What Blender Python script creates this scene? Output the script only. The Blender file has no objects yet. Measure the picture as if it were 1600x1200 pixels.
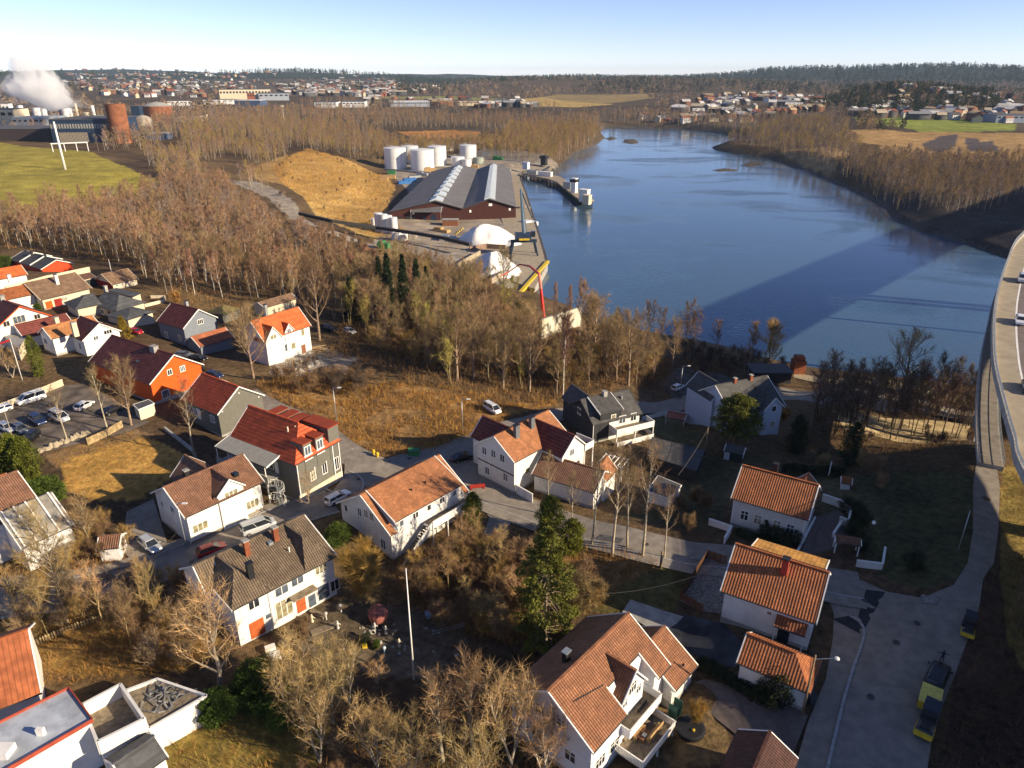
import bpy, bmesh, math, random
import numpy as np
from mathutils import Vector, Matrix, geometry as mgeo, noise as mnoise
R_ = math.radians
sc = bpy.context.scene
# ---------------------------------------------------------------- camera, sky, sun, exposure
CAMH = 80.0; FPX = 1110.0; HY = 113.0
PITCH = math.atan((600-HY)/FPX); CP, SP = math.cos(PITCH), math.sin(PITCH)
cam = bpy.data.cameras.new('camera'); camo = bpy.data.objects.new('camera', cam); sc.collection.objects.link(camo)
cam.sensor_fit = 'HORIZONTAL'; cam.sensor_width = 36; cam.lens = FPX/1600*36; cam.clip_end = 40000; cam.clip_start = 1
camo.location = (0, 0, CAMH); camo.rotation_euler = (math.pi/2-PITCH, 0, 0); sc.camera = camo
SUN_AZ = -20.0; SUN_EL = 22.0           # degrees: direction towards the sun, counter-clockwise from +X
wd = bpy.data.worlds.new('World'); sc.world = wd; wd.use_nodes = True
nt = wd.node_tree; bg = nt.nodes['Background']
sky = nt.nodes.new('ShaderNodeTexSky'); sky.sky_type = 'NISHITA'; sky.sun_disc = False
sky.sun_elevation = R_(SUN_EL); sky.sun_rotation = R_(90-SUN_AZ)
sky.altitude = 80; sky.air_density = 0.6; sky.dust_density = 0.0; sky.ozone_density = 2.0
HAZE_D = 0.000034
tin = nt.nodes.new('ShaderNodeVectorMath'); tin.operation = 'MULTIPLY'; tin.inputs[1].default_value = (.86, .77, .86)
nt.links.new(sky.outputs[0], tin.inputs[0]); nt.links.new(tin.outputs[0], bg.inputs[0]); bg.inputs[1].default_value = 0.108
sl = bpy.data.lights.new('sun', 'SUN'); sl.energy = 4.6; sl.angle = R_(0.53); sl.color = (1.0, 0.83, 0.59)
so = bpy.data.objects.new('sun', sl); sc.collection.objects.link(so)
sd = Vector((math.cos(R_(SUN_AZ))*math.cos(R_(SUN_EL)), math.sin(R_(SUN_AZ))*math.cos(R_(SUN_EL)), math.sin(R_(SUN_EL))))
so.rotation_euler = sd.to_track_quat('Z', 'Y').to_euler(); so.location = (0, 0, 200)
sc.view_settings.view_transform = 'Standard'; sc.view_settings.look = 'None'; sc.view_settings.exposure = 0.9; sc.view_settings.gamma = 1.0
try:
    sc.cycles.max_bounces = 5; sc.cycles.diffuse_bounces = 4; sc.cycles.glossy_bounces = 2; sc.cycles.transmission_bounces = 2
    sc.cycles.volume_bounces = 5; sc.cycles.caustics_reflective = False; sc.cycles.caustics_refractive = False
except Exception: pass
# ---------------------------------------------------------------- helpers
def ray(px, py):
    x = (px-800)/FPX; y = (600-py)/FPX
    return np.array([x, CP+y*SP, -SP+y*CP])
def U(px, py, h=0.0):                     # where the sight line of a photo pixel meets the level h
    d = ray(px, py); t = (h-CAMH)/d[2]
    return np.array([d[0]*t, d[1]*t, h])
def in_poly(x, y, poly):
    r = np.zeros(x.shape, bool); n = len(poly)
    for i in range(n):
        x0, y0 = poly[i]; x1, y1 = poly[(i+1) % n]
        if y0 == y1: continue
        c = ((y0 > y) != (y1 > y)) & (x < (x1-x0)*(y-y0)/(y1-y0)+x0)
        r ^= c
    return r
def dist_poly(x, y, poly):
    d = np.full(x.shape, 1e18); n = len(poly)
    for i in range(n):
        x0, y0 = poly[i]; x1, y1 = poly[(i+1) % n]
        dx, dy = x1-x0, y1-y0; L = dx*dx+dy*dy+1e-9
        t = np.clip(((x-x0)*dx+(y-y0)*dy)/L, 0, 1)
        d = np.minimum(d, (x-x0-t*dx)**2+(y-y0-t*dy)**2)
    return np.sqrt(d)
_rs = np.random.RandomState(5)
_tab = _rs.rand(256, 256)
def vnoise(x, y):
    xi = np.floor(x).astype(int); yi = np.floor(y).astype(int); fx = x-xi; fy = y-yi
    fx = fx*fx*(3-2*fx); fy = fy*fy*(3-2*fy)
    a = _tab[xi & 255, yi & 255]; b = _tab[(xi+1) & 255, yi & 255]; c = _tab[xi & 255, (yi+1) & 255]; d = _tab[(xi+1) & 255, (yi+1) & 255]
    return (a*(1-fx)+b*fx)*(1-fy)+(c*(1-fx)+d*fx)*fy-0.5
def fbm(x, y, o=4):
    s = 0; a = 1.0
    for i in range(o): s = s+a*vnoise(x*2**i+17*i, y*2**i+31*i); a *= .5
    return s
def wp(pts, h=0.0): return [tuple(U(a, b, h)[:2]) for a, b in pts]
RIVER = wp([(945,198),(1000,199),(1060,201),(1110,206),(1150,213),(1160,217),(1140,222),(1112,231),(1118,234),(1150,240),(1200,247),(1250,262),(1300,282),
 (1350,305),(1385,325),(1388,335),(1400,345),(1440,362),(1480,372),(1530,388),(1570,402),(1700,440),(1900,500),(2600,700),(3600,1000),(2300,800),(1700,655),(1527,607),(1400,592),(1250,572),
 (1200,560),(1130,540),(1050,525),(980,512),(930,506),(908,486),(875,475),(845,462),(835,440),(856,410),(852,395),(838,350),(822,300),(812,282),(818,268),(868,266),
 (880,255),(893,242),(915,232),(935,224),(945,215),(938,207)])
ISLES = [wp(p) for p in ([(972,223),(975,218),(990,217),(999,221),(996,225),(984,225)], [(944,217),(955,213),(966,216),(955,220)],
 [(1110,266),(1130,263),(1156,265),(1150,268),(1120,268)], [(1158,258),(1172,252),(1190,253),(1190,258),(1172,262)])]
CPTS = [(100,1150,16),(500,1150,15),(800,1150,15.5),(1025,1160,15.6),(1100,1150,16.8),(1400,1150,18),(1590,1150,17),(1560,900,19.5),(1590,780,19.5),(1700,900,17),(1750,700,14),
 (300,900,16),(650,960,14),(500,800,16),(750,700,15),(870,700,15),(950,700,14),(1200,850,17),(1400,800,18),(1535,760,20),(1150,690,13),(1300,640,10),(1420,640,8),(1050,600,8),
 (950,620,11),(640,650,15.5),(450,650,16),(200,700,17),(100,630,17.5),(100,540,18),(30,450,19),(200,440,17),(400,500,14),(600,500,12),(800,500,8),(700,440,6),
 (850,560,9),(550,560,14),(1150,570,3.5),(1250,590,4),(1000,530,4),(1480,620,6),(300,400,13),(100,400,15),(450,360,10),(250,330,14),(480,420,10),(50,300,20),(150,270,20),(230,280,18),(20,245,21),
 (520,290,10),(570,340,6),(480,240,12),(430,300,12),(600,300,4),(650,270,3.2),(750,240,4),(800,270,3),(700,370,3),(780,400,3),(620,370,4),(700,310,3),(760,330,3),(820,240,5),(850,225,7),
 (300,210,17),(100,215,18),(400,180,15),(600,190,12),(750,210,9),(900,200,7),(500,165,18),(200,150,25),(50,140,30),(400,150,20),(600,160,18),(800,165,16),(1000,165,14),(1000,185,7),
 (1200,230,8),(1300,240,12),(1400,280,10),(1500,340,8),(1590,300,12),(1590,240,18),(1450,220,14),(1400,200,16),(1550,190,18),(1300,180,16),(1150,190,8),(1500,170,20),(1150,160,20),
 (-600,300,20),(-600,900,16),(2200,300,15),(2400,900,12),(1300,900,17.5),(1200,1000,17.5),(900,1000,16),(1000,900,16),(1100,600,7)]
_c = np.array([U(a, b, h) for a, b, h in CPTS]+[(0., -150., 16.), (-200, -100, 16), (200, -100, 14)])
_cr = np.stack([np.arctan2(_c[:,0], _c[:,1])*1.6, np.log(np.hypot(_c[:,0], _c[:,1])+40)], 1)
RIDGES = [(7600, 900, [(-900,113),(0,112),(150,110),(200,109),(280,112),(350,115),(420,115),(600,116),(700,116),(830,119),(900,121),(1040,121),(1120,122),(1200,122),(1700,122)]),
 (5200, 650, [(-900,117),(300,117),(400,113.5),(450,112),(520,113.5),(600,119),(650,124),(720,126),(800,124),(900,122),(1000,122.5),(1060,123),(1150,118),(1200,112),(1300,109.5),(1400,108),(1500,108),(1600,111),(1800,108),(2500,112)]),
 (3000, 350, [(-900,135),(200,134),(700,133),(740,128),(800,124),(880,123),(960,124.5),(1000,123),(1080,125),(1150,127),(1230,131),(1320,134),(2500,134)]),
 (1750, 170, [(-900,160),(1260,160),(1310,150),(1345,139),(1400,135),(1460,135),(1500,139),(1560,142),(1620,144),(2500,150)])]
def base_h(x, y):
    x = np.asarray(x, float); y = np.asarray(y, float); sh = x.shape; x = x.ravel(); y = y.ravel()
    r = np.hypot(x, y); th = np.arctan2(x, y)
    q0 = th*1.6; q1 = np.log(r+40)
    num = np.zeros_like(x); den = np.zeros_like(x)
    for (a, b), z in zip(_cr, _c[:,2]):
        d2 = (q0-a)**2+(q1-b)**2+0.0012
        w = 1/d2**2
        num += w*z; den += w
    z = num/den
    th = np.clip(th, -1.45, 1.45); pxh = 800+np.tan(th)*1.092*FPX
    for (Rr, W, prof) in RIDGES:
        pp = np.array(prof, float)
        top = CAMH+(HY-np.interp(pxh, pp[:,0], pp[:,1]))/FPX*Rr
        top = top+fbm(x/420., y/420., 4)*10*(Rr/6000.)
        g = np.where(r < Rr, np.exp(-((r-Rr)/W)**2), np.exp(-((r-Rr)/(2.5*W))**2))
        z = np.maximum(z, z+(top-z)*g)
    z = z+fbm(x/14., y/14., 3)*0.35*np.clip((r-60)/100, 0.2, 1)
    return z.reshape(sh)
QUAY = wp([(856,412),(852,395),(838,350),(822,300),(812,276),(790,268),(770,300),(800,395),(800,440),(835,452)], 3.0)
def H(x, y):
    x = np.asarray(x, float); y = np.asarray(y, float)
    z = base_h(x, y)
    r = np.hypot(x, y)
    near = r < 3500
    d = np.full(x.shape, 1e4); ins = np.zeros(x.shape, bool); isl = np.zeros(x.shape, bool)
    if near.any():
        xn, yn = x[near], y[near]; s = in_poly(xn, yn, RIVER); dd = dist_poly(xn, yn, RIVER)
        for I in ISLES:
            si = in_poly(xn, yn, I); s &= ~si; isl_n = si if I is ISLES[0] else isl_n | si; di = dist_poly(xn, yn, I); dd = np.minimum(dd, di)
        d[near] = dd; ins[near] = s; isl[near] = isl_n
    k = np.clip(d/22.0, 0, 1); k = k*k*(3-2*k)*.75+.25*np.clip(d/3, 0, 1)
    z = np.where(isl, 1.3, z)
    return np.where(ins, -0.3-np.minimum(d, 8)*.3, 0.15+(z-0.15)*k)
def Hs(x, y): return float(H(np.array([x]), np.array([y]))[0])
def G(px, py):                            # where a photo pixel meets the ground
    h = 12.0
    for i in range(14):
        p = U(px, py, h); h2 = max(Hs(p[0], p[1]), 0.0); h = h+(h2-h)*.7
        if abs(h2-h) < .02: break
    p = U(px, py, h); return Vector((p[0], p[1], h2))
C = sc.collection
def mesh(name, V, F, mats, mi=None, smooth=False):
    me = bpy.data.meshes.new(name); me.from_pydata([tuple(v) for v in V], [], F)
    for m in (mats if isinstance(mats, (list, tuple)) else [mats]): me.materials.append(m)
    if mi is not None and len(mi): me.polygons.foreach_set('material_index', np.array(mi, 'i'))
    if smooth: me.polygons.foreach_set('use_smooth', np.ones(len(me.polygons), bool))
    me.update(); return me
def fast_mesh(name, V, F, mat, smooth=False):   # V Nx3 array, F Mx3 or Mx4 array
    me = bpy.data.meshes.new(name); V = np.asarray(V, 'f'); F = np.asarray(F, 'i'); k = F.shape[1]
    me.vertices.add(len(V)); me.vertices.foreach_set('co', V.ravel())
    me.loops.add(F.size); me.loops.foreach_set('vertex_index', F.ravel())
    me.polygons.add(len(F)); me.polygons.foreach_set('loop_start', np.arange(0, F.size, k, dtype='i'))
    try: me.polygons.foreach_set('loop_total', np.full(len(F), k, 'i'))
    except Exception: pass
    if smooth: me.polygons.foreach_set('use_smooth', np.ones(len(F), bool))
    for m in (mat if isinstance(mat, (list, tuple)) else [mat]): me.materials.append(m)
    me.update(calc_edges=True); me.validate(); return me
def ob(name, me, parent=None, loc=None, rz=0, label=None, cat=None, group=None, kind=None):
    o = bpy.data.objects.new(name, me); C.objects.link(o)
    if parent is not None: o.parent = parent
    if loc is not None: o.location = loc
    if rz: o.rotation_euler = (0, 0, rz)
    if label: o['label'] = label
    if cat: o['category'] = cat
    if group: o['group'] = group
    if kind: o['kind'] = kind
    return o
def thing(name, label, cat, loc=(0,0,0), rz=0, group=None): return ob(name, None, None, loc, rz, label, cat, group)
def copy_tree(o, parent=None):
    c = o.copy(); C.objects.link(c); c.parent = parent
    for ch in o.children: copy_tree(ch, c)
    return c
class MB:
    def __init__(s): s.V = []; s.F = []; s.M = []; s.UV = {}
    def add(s, vs, fs, m=0):
        n = len(s.V); s.V += [tuple(v) for v in vs]
        for f in fs: s.F.append([n+i for i in f]); s.M.append(m)
        return s
    def box(s, x0, x1, y0, y1, z0, z1, m=0, T=None):
        vs = [Vector((x, y, z)) for z in (z0, z1) for y in (y0, y1) for x in (x0, x1)]
        if T is not None: vs = [T @ v for v in vs]
        return s.add(vs, [(0,2,3,1),(4,5,7,6),(0,1,5,4),(1,3,7,5),(3,2,6,7),(2,0,4,6)], m)
    def prism(s, poly, z0, z1, m=0, mtop=None):
        n = len(poly); vs = [(p[0], p[1], z0) for p in poly]+[(p[0], p[1], z1) for p in poly]
        s.add(vs, [tuple(range(n))[::-1]]+[(i, (i+1) % n, n+(i+1) % n, n+i) for i in range(n)], m)
        n0 = len(s.V)-2*n; s.F.append([n0+n+i for i in range(n)]); s.M.append(m if mtop is None else mtop); return s
    def tube(s, p0, p1, r0, r1=None, n=8, m=0, cap=True):
        r1 = r0 if r1 is None else r1
        p0 = Vector(p0); p1 = Vector(p1); d = (p1-p0).normalized(); a = d.orthogonal().normalized(); b = d.cross(a)
        vs = []
        for p, r in ((p0, r0), (p1, r1)):
            for i in range(n):
                t = 2*math.pi*i/n; vs.append(p+(a*math.cos(t)+b*math.sin(t))*r)
        fs = [(i, (i+1) % n, n+(i+1) % n, n+i) for i in range(n)]
        if cap: fs += [tuple(range(n))[::-1], tuple(range(n, 2*n))]
        return s.add(vs, fs, m)
    def lathe(s, prof, n=24, m=0, c=(0,0,0), cap=True):
        vs = []; k = len(prof)
        for r, z in prof:
            for i in range(n):
                t = 2*math.pi*i/n; vs.append((c[0]+r*math.cos(t), c[1]+r*math.sin(t), c[2]+z))
        fs = [(j*n+i, j*n+(i+1) % n, (j+1)*n+(i+1) % n, (j+1)*n+i) for j in range(k-1) for i in range(n)]
        if cap: fs += [tuple(range(n))[::-1], tuple(range((k-1)*n, k*n))]
        return s.add(vs, fs, m)
    def build(s, name, mats, parent=None, smooth=False, **kw):
        me = mesh(name, s.V, s.F, mats, s.M if isinstance(mats, (list, tuple)) else None, smooth)
        return ob(name, me, parent, **kw)
# ---------------------------------------------------------------- materials
MATS = {}
def mat(name, col, rough=.8, spec=.3, metal=0., var=.12, scale=1.5, bump=0., bscale=20., detail=3, rnd=0., streak=0., kind=None, k1=.3, k2=.35, trans=0.):
    if name in MATS: return MATS[name]
    m = bpy.data.materials.new(name); m.use_nodes = True; n = m.node_tree.nodes; l = m.node_tree.links
    b = n['Principled BSDF']; b.inputs['Roughness'].default_value = rough; b.inputs['Metallic'].default_value = metal
    try: b.inputs['Specular IOR Level'].default_value = spec
    except Exception: pass
    tc = n.new('ShaderNodeTexCoord')
    nz = n.new('ShaderNodeTexNoise'); nz.inputs['Scale'].default_value = scale; nz.inputs['Detail'].default_value = detail
    l.new(tc.outputs['Object'], nz.inputs['Vector'])
    def mixc(a, bb, fac):
        x = n.new('ShaderNodeMix'); x.data_type = 'RGBA'
        for s_, v in ((6, a), (7, bb)):
            if isinstance(v, tuple): x.inputs[s_].default_value = (*v, 1)
            else: l.new(v, x.inputs[s_])
        if isinstance(fac, float): x.inputs[0].default_value = fac
        else: l.new(fac, x.inputs[0])
        return x.outputs[2]
    def math_(op, a, bb=None):
        x = n.new('ShaderNodeMath'); x.operation = op
        for s_, v in ((0, a), (1, bb)):
            if v is None: continue
            if isinstance(v, (int, float)): x.inputs[s_].default_value = v
            else: l.new(v, x.inputs[s_])
        return x.outputs[0]
    dk = tuple(c*(1-var*1.6) for c in col); lt = tuple(min(1, c*(1+var)) for c in col)
    mr = n.new('ShaderNodeMapRange'); mr.inputs[1].default_value = .32; mr.inputs[2].default_value = .68
    l.new(nz.outputs['Fac'], mr.inputs[0]); cur = mixc(dk, lt, mr.outputs[0])
    height = None
    if kind in ('tile', 'band', 'seam', 'shingle', 'vboard', 'hboard', 'brick'):
        if kind in ('tile', 'band', 'seam', 'shingle'):
            uv = n.new('ShaderNodeUVMap'); sp_ = n.new('ShaderNodeSeparateXYZ'); l.new(uv.outputs[0], sp_.inputs[0]); uu, vv = sp_.outputs[0], sp_.outputs[1]
        else:
            sp_ = n.new('ShaderNodeSeparateXYZ'); l.new(tc.outputs['Object'], sp_.inputs[0])
            uu = math_('ADD', sp_.outputs[0], sp_.outputs[1]); vv = sp_.outputs[2]
        fu = math_('FRACT', math_('DIVIDE', uu, k1)); fv = math_('FRACT', math_('DIVIDE', vv, k2))
        hump = math_('SINE', math_('MULTIPLY', fu, math.pi))
        if kind == 'tile':
            height = math_('ADD', math_('POWER', hump, .8), math_('MULTIPLY', fv, .55)); amp = .12
            groove = math_('MULTIPLY', math_('LESS_THAN', fv, .14), .45)
            cell = n.new('ShaderNodeTexWhiteNoise'); cell.noise_dimensions = '2D'; cb = n.new('ShaderNodeCombineXYZ')
            l.new(math_('FLOOR', math_('DIVIDE', uu, k1)), cb.inputs[0]); l.new(math_('FLOOR', math_('DIVIDE', vv, k2)), cb.inputs[1]); l.new(cb.outputs[0], cell.inputs['Vector'])
            cur = mixc(cur, tuple(c*.55 for c in col), math_('MULTIPLY', cell.outputs['Value'], .55))
            cur = mixc(cur, tuple(c*.25 for c in col), groove)
            cur = mixc(cur, tuple(c*.35 for c in col), math_('MULTIPLY', math_('LESS_THAN', hump, .4), .5))
        elif kind == 'band':
            height = math_('POWER', fv, 1.5); amp = .14; g = math_('LESS_THAN', fv, .24); cur = mixc(cur, tuple(c*.30 for c in col), math_('MULTIPLY', g, .75))
        elif kind == 'seam':
            g = math_('LESS_THAN', fu, .16); height = math_('MULTIPLY', g, 1.0); amp = .05; cur = mixc(cur, tuple(c*.45 for c in col), math_('MULTIPLY', g, .6))
        elif kind == 'shingle':
            g = math_('LESS_THAN', fv, .2); height = fv; amp = .04; cur = mixc(cur, tuple(c*.5 for c in col), math_('MULTIPLY', g, .6))
            cell = n.new('ShaderNodeTexWhiteNoise'); cell.noise_dimensions = '2D'; cb = n.new('ShaderNodeCombineXYZ')
            l.new(math_('FLOOR', math_('DIVIDE', uu, k1)), cb.inputs[0]); l.new(math_('FLOOR', math_('DIVIDE', vv, k2)), cb.inputs[1]); l.new(cb.outputs[0], cell.inputs['Vector'])
            cur = mixc(cur, tuple(c*.5 for c in col), math_('MULTIPLY', cell.outputs['Value'], .6))
        elif kind == 'vboard':
            g = math_('LESS_THAN', fu, .18); height = g; amp = .02; cur = mixc(cur, tuple(c*.7 for c in col), math_('MULTIPLY', g, .5))
        else:
            g = math_('LESS_THAN', fv, .15); height = fv; amp = .02; cur = mixc(cur, tuple(c*.65 for c in col), math_('MULTIPLY', g, .5))
    if streak:
        nz2 = n.new('ShaderNodeTexNoise'); nz2.inputs['Scale'].default_value = .35; nz2.inputs['Detail'].default_value = 6; nz2.inputs['Roughness'].default_value = .7
        mp = n.new('ShaderNodeMapping'); mp.inputs['Location'].default_value = (3.7, 9.1, 2.2); l.new(tc.outputs['Object'], mp.inputs[0]); l.new(mp.outputs[0], nz2.inputs['Vector'])
        mr2 = n.new('ShaderNodeMapRange'); mr2.inputs[1].default_value = .45; mr2.inputs[2].default_value = .75; l.new(nz2.outputs['Fac'], mr2.inputs[0])
        cur = mixc(cur, tuple(c*.5 for c in col), math_('MULTIPLY', mr2.outputs[0], streak))
    if rnd:
        oi = n.new('ShaderNodeObjectInfo'); hs = n.new('ShaderNodeHueSaturation')
        mrr = n.new('ShaderNodeMapRange'); mrr.inputs[3].default_value = 1-rnd; mrr.inputs[4].default_value = 1+rnd; l.new(oi.outputs['Random'], mrr.inputs[0])
        l.new(mrr.outputs[0], hs.inputs['Value'])
        mrh = n.new('ShaderNodeMapRange'); mrh.inputs[3].default_value = .5-rnd*.06; mrh.inputs[4].default_value = .5+rnd*.06
        l.new(math_('FRACT', math_('MULTIPLY', oi.outputs['Random'], 7.31)), mrh.inputs[0]); l.new(mrh.outputs[0], hs.inputs['Hue'])
        l.new(cur, hs.inputs['Color']); cur = hs.outputs[0]
    l.new(cur, b.inputs['Base Color'])
    if bump or height is not None:
        bp = n.new('ShaderNodeBump'); bp.inputs['Strength'].default_value = 1.0
        if height is not None:
            bp.inputs['Distance'].default_value = amp; l.new(height, bp.inputs['Height'])
        else:
            nb = n.new('ShaderNodeTexNoise'); nb.inputs['Scale'].default_value = bscale; nb.inputs['Detail'].default_value = 4
            l.new(tc.outputs['Object'], nb.inputs['Vector']); bp.inputs['Distance'].default_value = bump; l.new(nb.outputs['Fac'], bp.inputs['Height'])
        l.new(bp.outputs[0], b.inputs['Normal'])
    if trans:
        tr = n.new('ShaderNodeBsdfTranslucent'); ms = n.new('ShaderNodeMixShader'); ms.inputs[0].default_value = trans
        l.new(cur, tr.inputs[0]); l.new(b.outputs[0], ms.inputs[1]); l.new(tr.outputs[0], ms.inputs[2]); l.new(ms.outputs[0], n['Material Output'].inputs[0])
    MATS[name] = m; return m
# ---------------------------------------------------------------- ground
def ground_mat():
    m = bpy.data.materials.new('ground'); m.use_nodes = True; n = m.node_tree.nodes; l = m.node_tree.links; b = n['Principled BSDF']
    b.inputs['Roughness'].default_value = .95; b.inputs['Specular IOR Level'].default_value = .1
    at = n.new('ShaderNodeAttribute'); at.attribute_name = 'tint'
    tc = n.new('ShaderNodeTexCoord'); prev = at.outputs['Color']
    for (s, lo, hi, d) in ((.9, .45, 1.45, 6), (.06, .75, 1.3, 5), (.006, .8, 1.25, 5)):
        nz = n.new('ShaderNodeTexNoise'); nz.inputs['Scale'].default_value = s; nz.inputs['Detail'].default_value = d; nz.inputs['Roughness'].default_value = .65
        l.new(tc.outputs['Object'], nz.inputs['Vector'])
        mr = n.new('ShaderNodeMapRange'); mr.inputs[1].default_value = .3; mr.inputs[2].default_value = .7; mr.inputs[3].default_value = lo; mr.inputs[4].default_value = hi
        l.new(nz.outputs['Fac'], mr.inputs[0])
        mx = n.new('ShaderNodeVectorMath'); mx.operation = 'SCALE'; l.new(prev, mx.inputs[0]); l.new(mr.outputs[0], mx.inputs['Scale']); prev = mx.outputs[0]
    l.new(prev, b.inputs['Base Color'])
    nb = n.new('ShaderNodeTexNoise'); nb.inputs['Scale'].default_value = 1.6; nb.inputs['Detail'].default_value = 8; nb.inputs['Roughness'].default_value = .7
    l.new(tc.outputs['Object'], nb.inputs['Vector']); bp = n.new('ShaderNodeBump'); bp.inputs['Distance'].default_value = .45; bp.inputs['Strength'].default_value = .9
    l.new(nb.outputs['Fac'], bp.inputs['Height']); l.new(bp.outputs[0], b.inputs['Normal'])
    return m
BROWN = (.115, .075, .042)
AREAS = [  # colour, pixels of the outline
 ((.10,.075,.05), [(-900,128),(0,128),(350,128),(700,135),(1100,135),(1700,150),(2600,150),(2600,113.6),(-900,113.6)]),
 ((.33,.27,.05), [(-900,240),(-300,225),(0,222),(60,231),(140,237),(200,262),(255,285),(262,292),(240,312),(170,325),(60,336),(0,346),(-900,420)]),
 ((.52,.34,.12), [(455,243),(480,232),(520,243),(560,258),(600,275),(618,290),(605,318),(612,345),(640,362),(622,385),(560,365),(500,340),(470,305),(440,288),(425,262)]),
 ((.36,.22,.08), [(395,262),(450,240),(440,288),(400,280)]),
 ((.42,.20,.06), [(620,206),(700,203),(752,206),(745,217),(650,216)]),
 ((.26,.19,.08), [(840,152),(870,148),(1010,147),(1022,153),(950,162),(862,160),(835,156)]),
 ((.42,.29,.10), [(700,160),(850,152),(880,158),(960,163),(900,168),(800,166)]),
 ((.22,.22,.07), [(560,152),(700,150),(800,155),(700,158)]),
 ((.24,.27,.05), [(1335,183),(1400,179),(1480,183),(1530,190),(1590,194),(1586,204),(1520,206),(1440,206),(1415,200),(1340,190)]),
 ((.37,.23,.09), [(1312,205),(1370,201),(1420,207),(1480,206),(1600,208),(1900,215),(1900,262),(1600,252),(1530,252),(1480,256),(1430,248),(1380,245),(1340,240),(1380,228),(1330,220)]),
 ((.10,.08,.075), [(1440,225),(1470,212),(1498,210),(1490,232),(1470,238),(1445,234)]), ((.10,.08,.075), [(1508,215),(1530,217),(1540,235),(1512,237)]), ((.10,.08,.075), [(1533,222),(1552,220),(1562,236),(1535,238)]),
 ((.30,.19,.09), [(1215,235),(1290,228),(1330,240),(1300,262),(1240,250)]),
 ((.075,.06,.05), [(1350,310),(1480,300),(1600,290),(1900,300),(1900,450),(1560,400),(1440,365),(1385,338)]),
 ((.30,.27,.23), [(575,385),(610,350),(620,320),(640,300),(600,262),(760,232),(850,240),(880,262),(812,272),(845,400),(830,445),(790,450),(640,395)]),
 ((.36,.31,.24), [(640,262),(760,240),(830,240),(815,265),(800,300),(640,290)]),
 ((.34,.29,.23), [(345,280),(400,283),(440,300),(470,330),(455,345),(420,310),(380,292)]),
 ((.50,.29,.08), [(98,735),(75,712),(140,690),(200,672),(245,690),(292,716),(270,745),(235,772),(205,782),(140,780),(100,765)]),
 ((.22,.14,.07), [(60,700),(120,680),(190,665),(240,680),(200,690),(120,712),(90,730)]),
 ((.29,.17,.065), [(400,600),(470,585),(530,590),(640,600),(740,620),(765,655),(735,690),(640,712),(600,712),(540,690),(500,650),(430,625)]),
 ((.30,.17,.06), [(720,640),(820,630),(880,632),(800,650),(760,665)]),
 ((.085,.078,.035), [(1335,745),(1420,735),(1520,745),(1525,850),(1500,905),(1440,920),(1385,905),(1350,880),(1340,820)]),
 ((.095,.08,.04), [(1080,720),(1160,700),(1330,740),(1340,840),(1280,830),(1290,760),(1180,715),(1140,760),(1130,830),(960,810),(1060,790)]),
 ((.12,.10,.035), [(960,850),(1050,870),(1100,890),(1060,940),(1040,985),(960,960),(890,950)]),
 ((.13,.11,.05), [(1005,655),(1040,640),(1090,670),(1110,690),(1090,700),(1010,670)]),
 ((.24,.175,.055), [(1566,730),(1640,730),(1700,900),(1640,1100),(1575,1000),(1562,900)]),
 ((.17,.115,.055), [(1020,1100),(1130,1120),(1150,1200),(1000,1200)]),
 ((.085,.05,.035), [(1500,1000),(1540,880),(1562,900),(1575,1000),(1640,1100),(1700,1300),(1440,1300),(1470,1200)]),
 ((.26,.16,.05), [(0,960),(120,950),(300,930),(350,1000),(300,1050),(120,1060),(0,1040)]),
 ((.26,.19,.05), [(240,1110),(400,1080),(520,1120),(480,1250),(240,1250)]),
 ((.15,.115,.075), [(480,950),(580,940),(720,960),(740,1040),(640,1060),(520,1040),(440,1000)]),
 ((.27,.17,.07), [(880,870),(1000,860),(1040,880),(960,920),(880,930)]),
 ((.36,.32,.27), [(440,545),(500,540),(560,560),(540,580),(480,590),(420,585)]),
]
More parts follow.
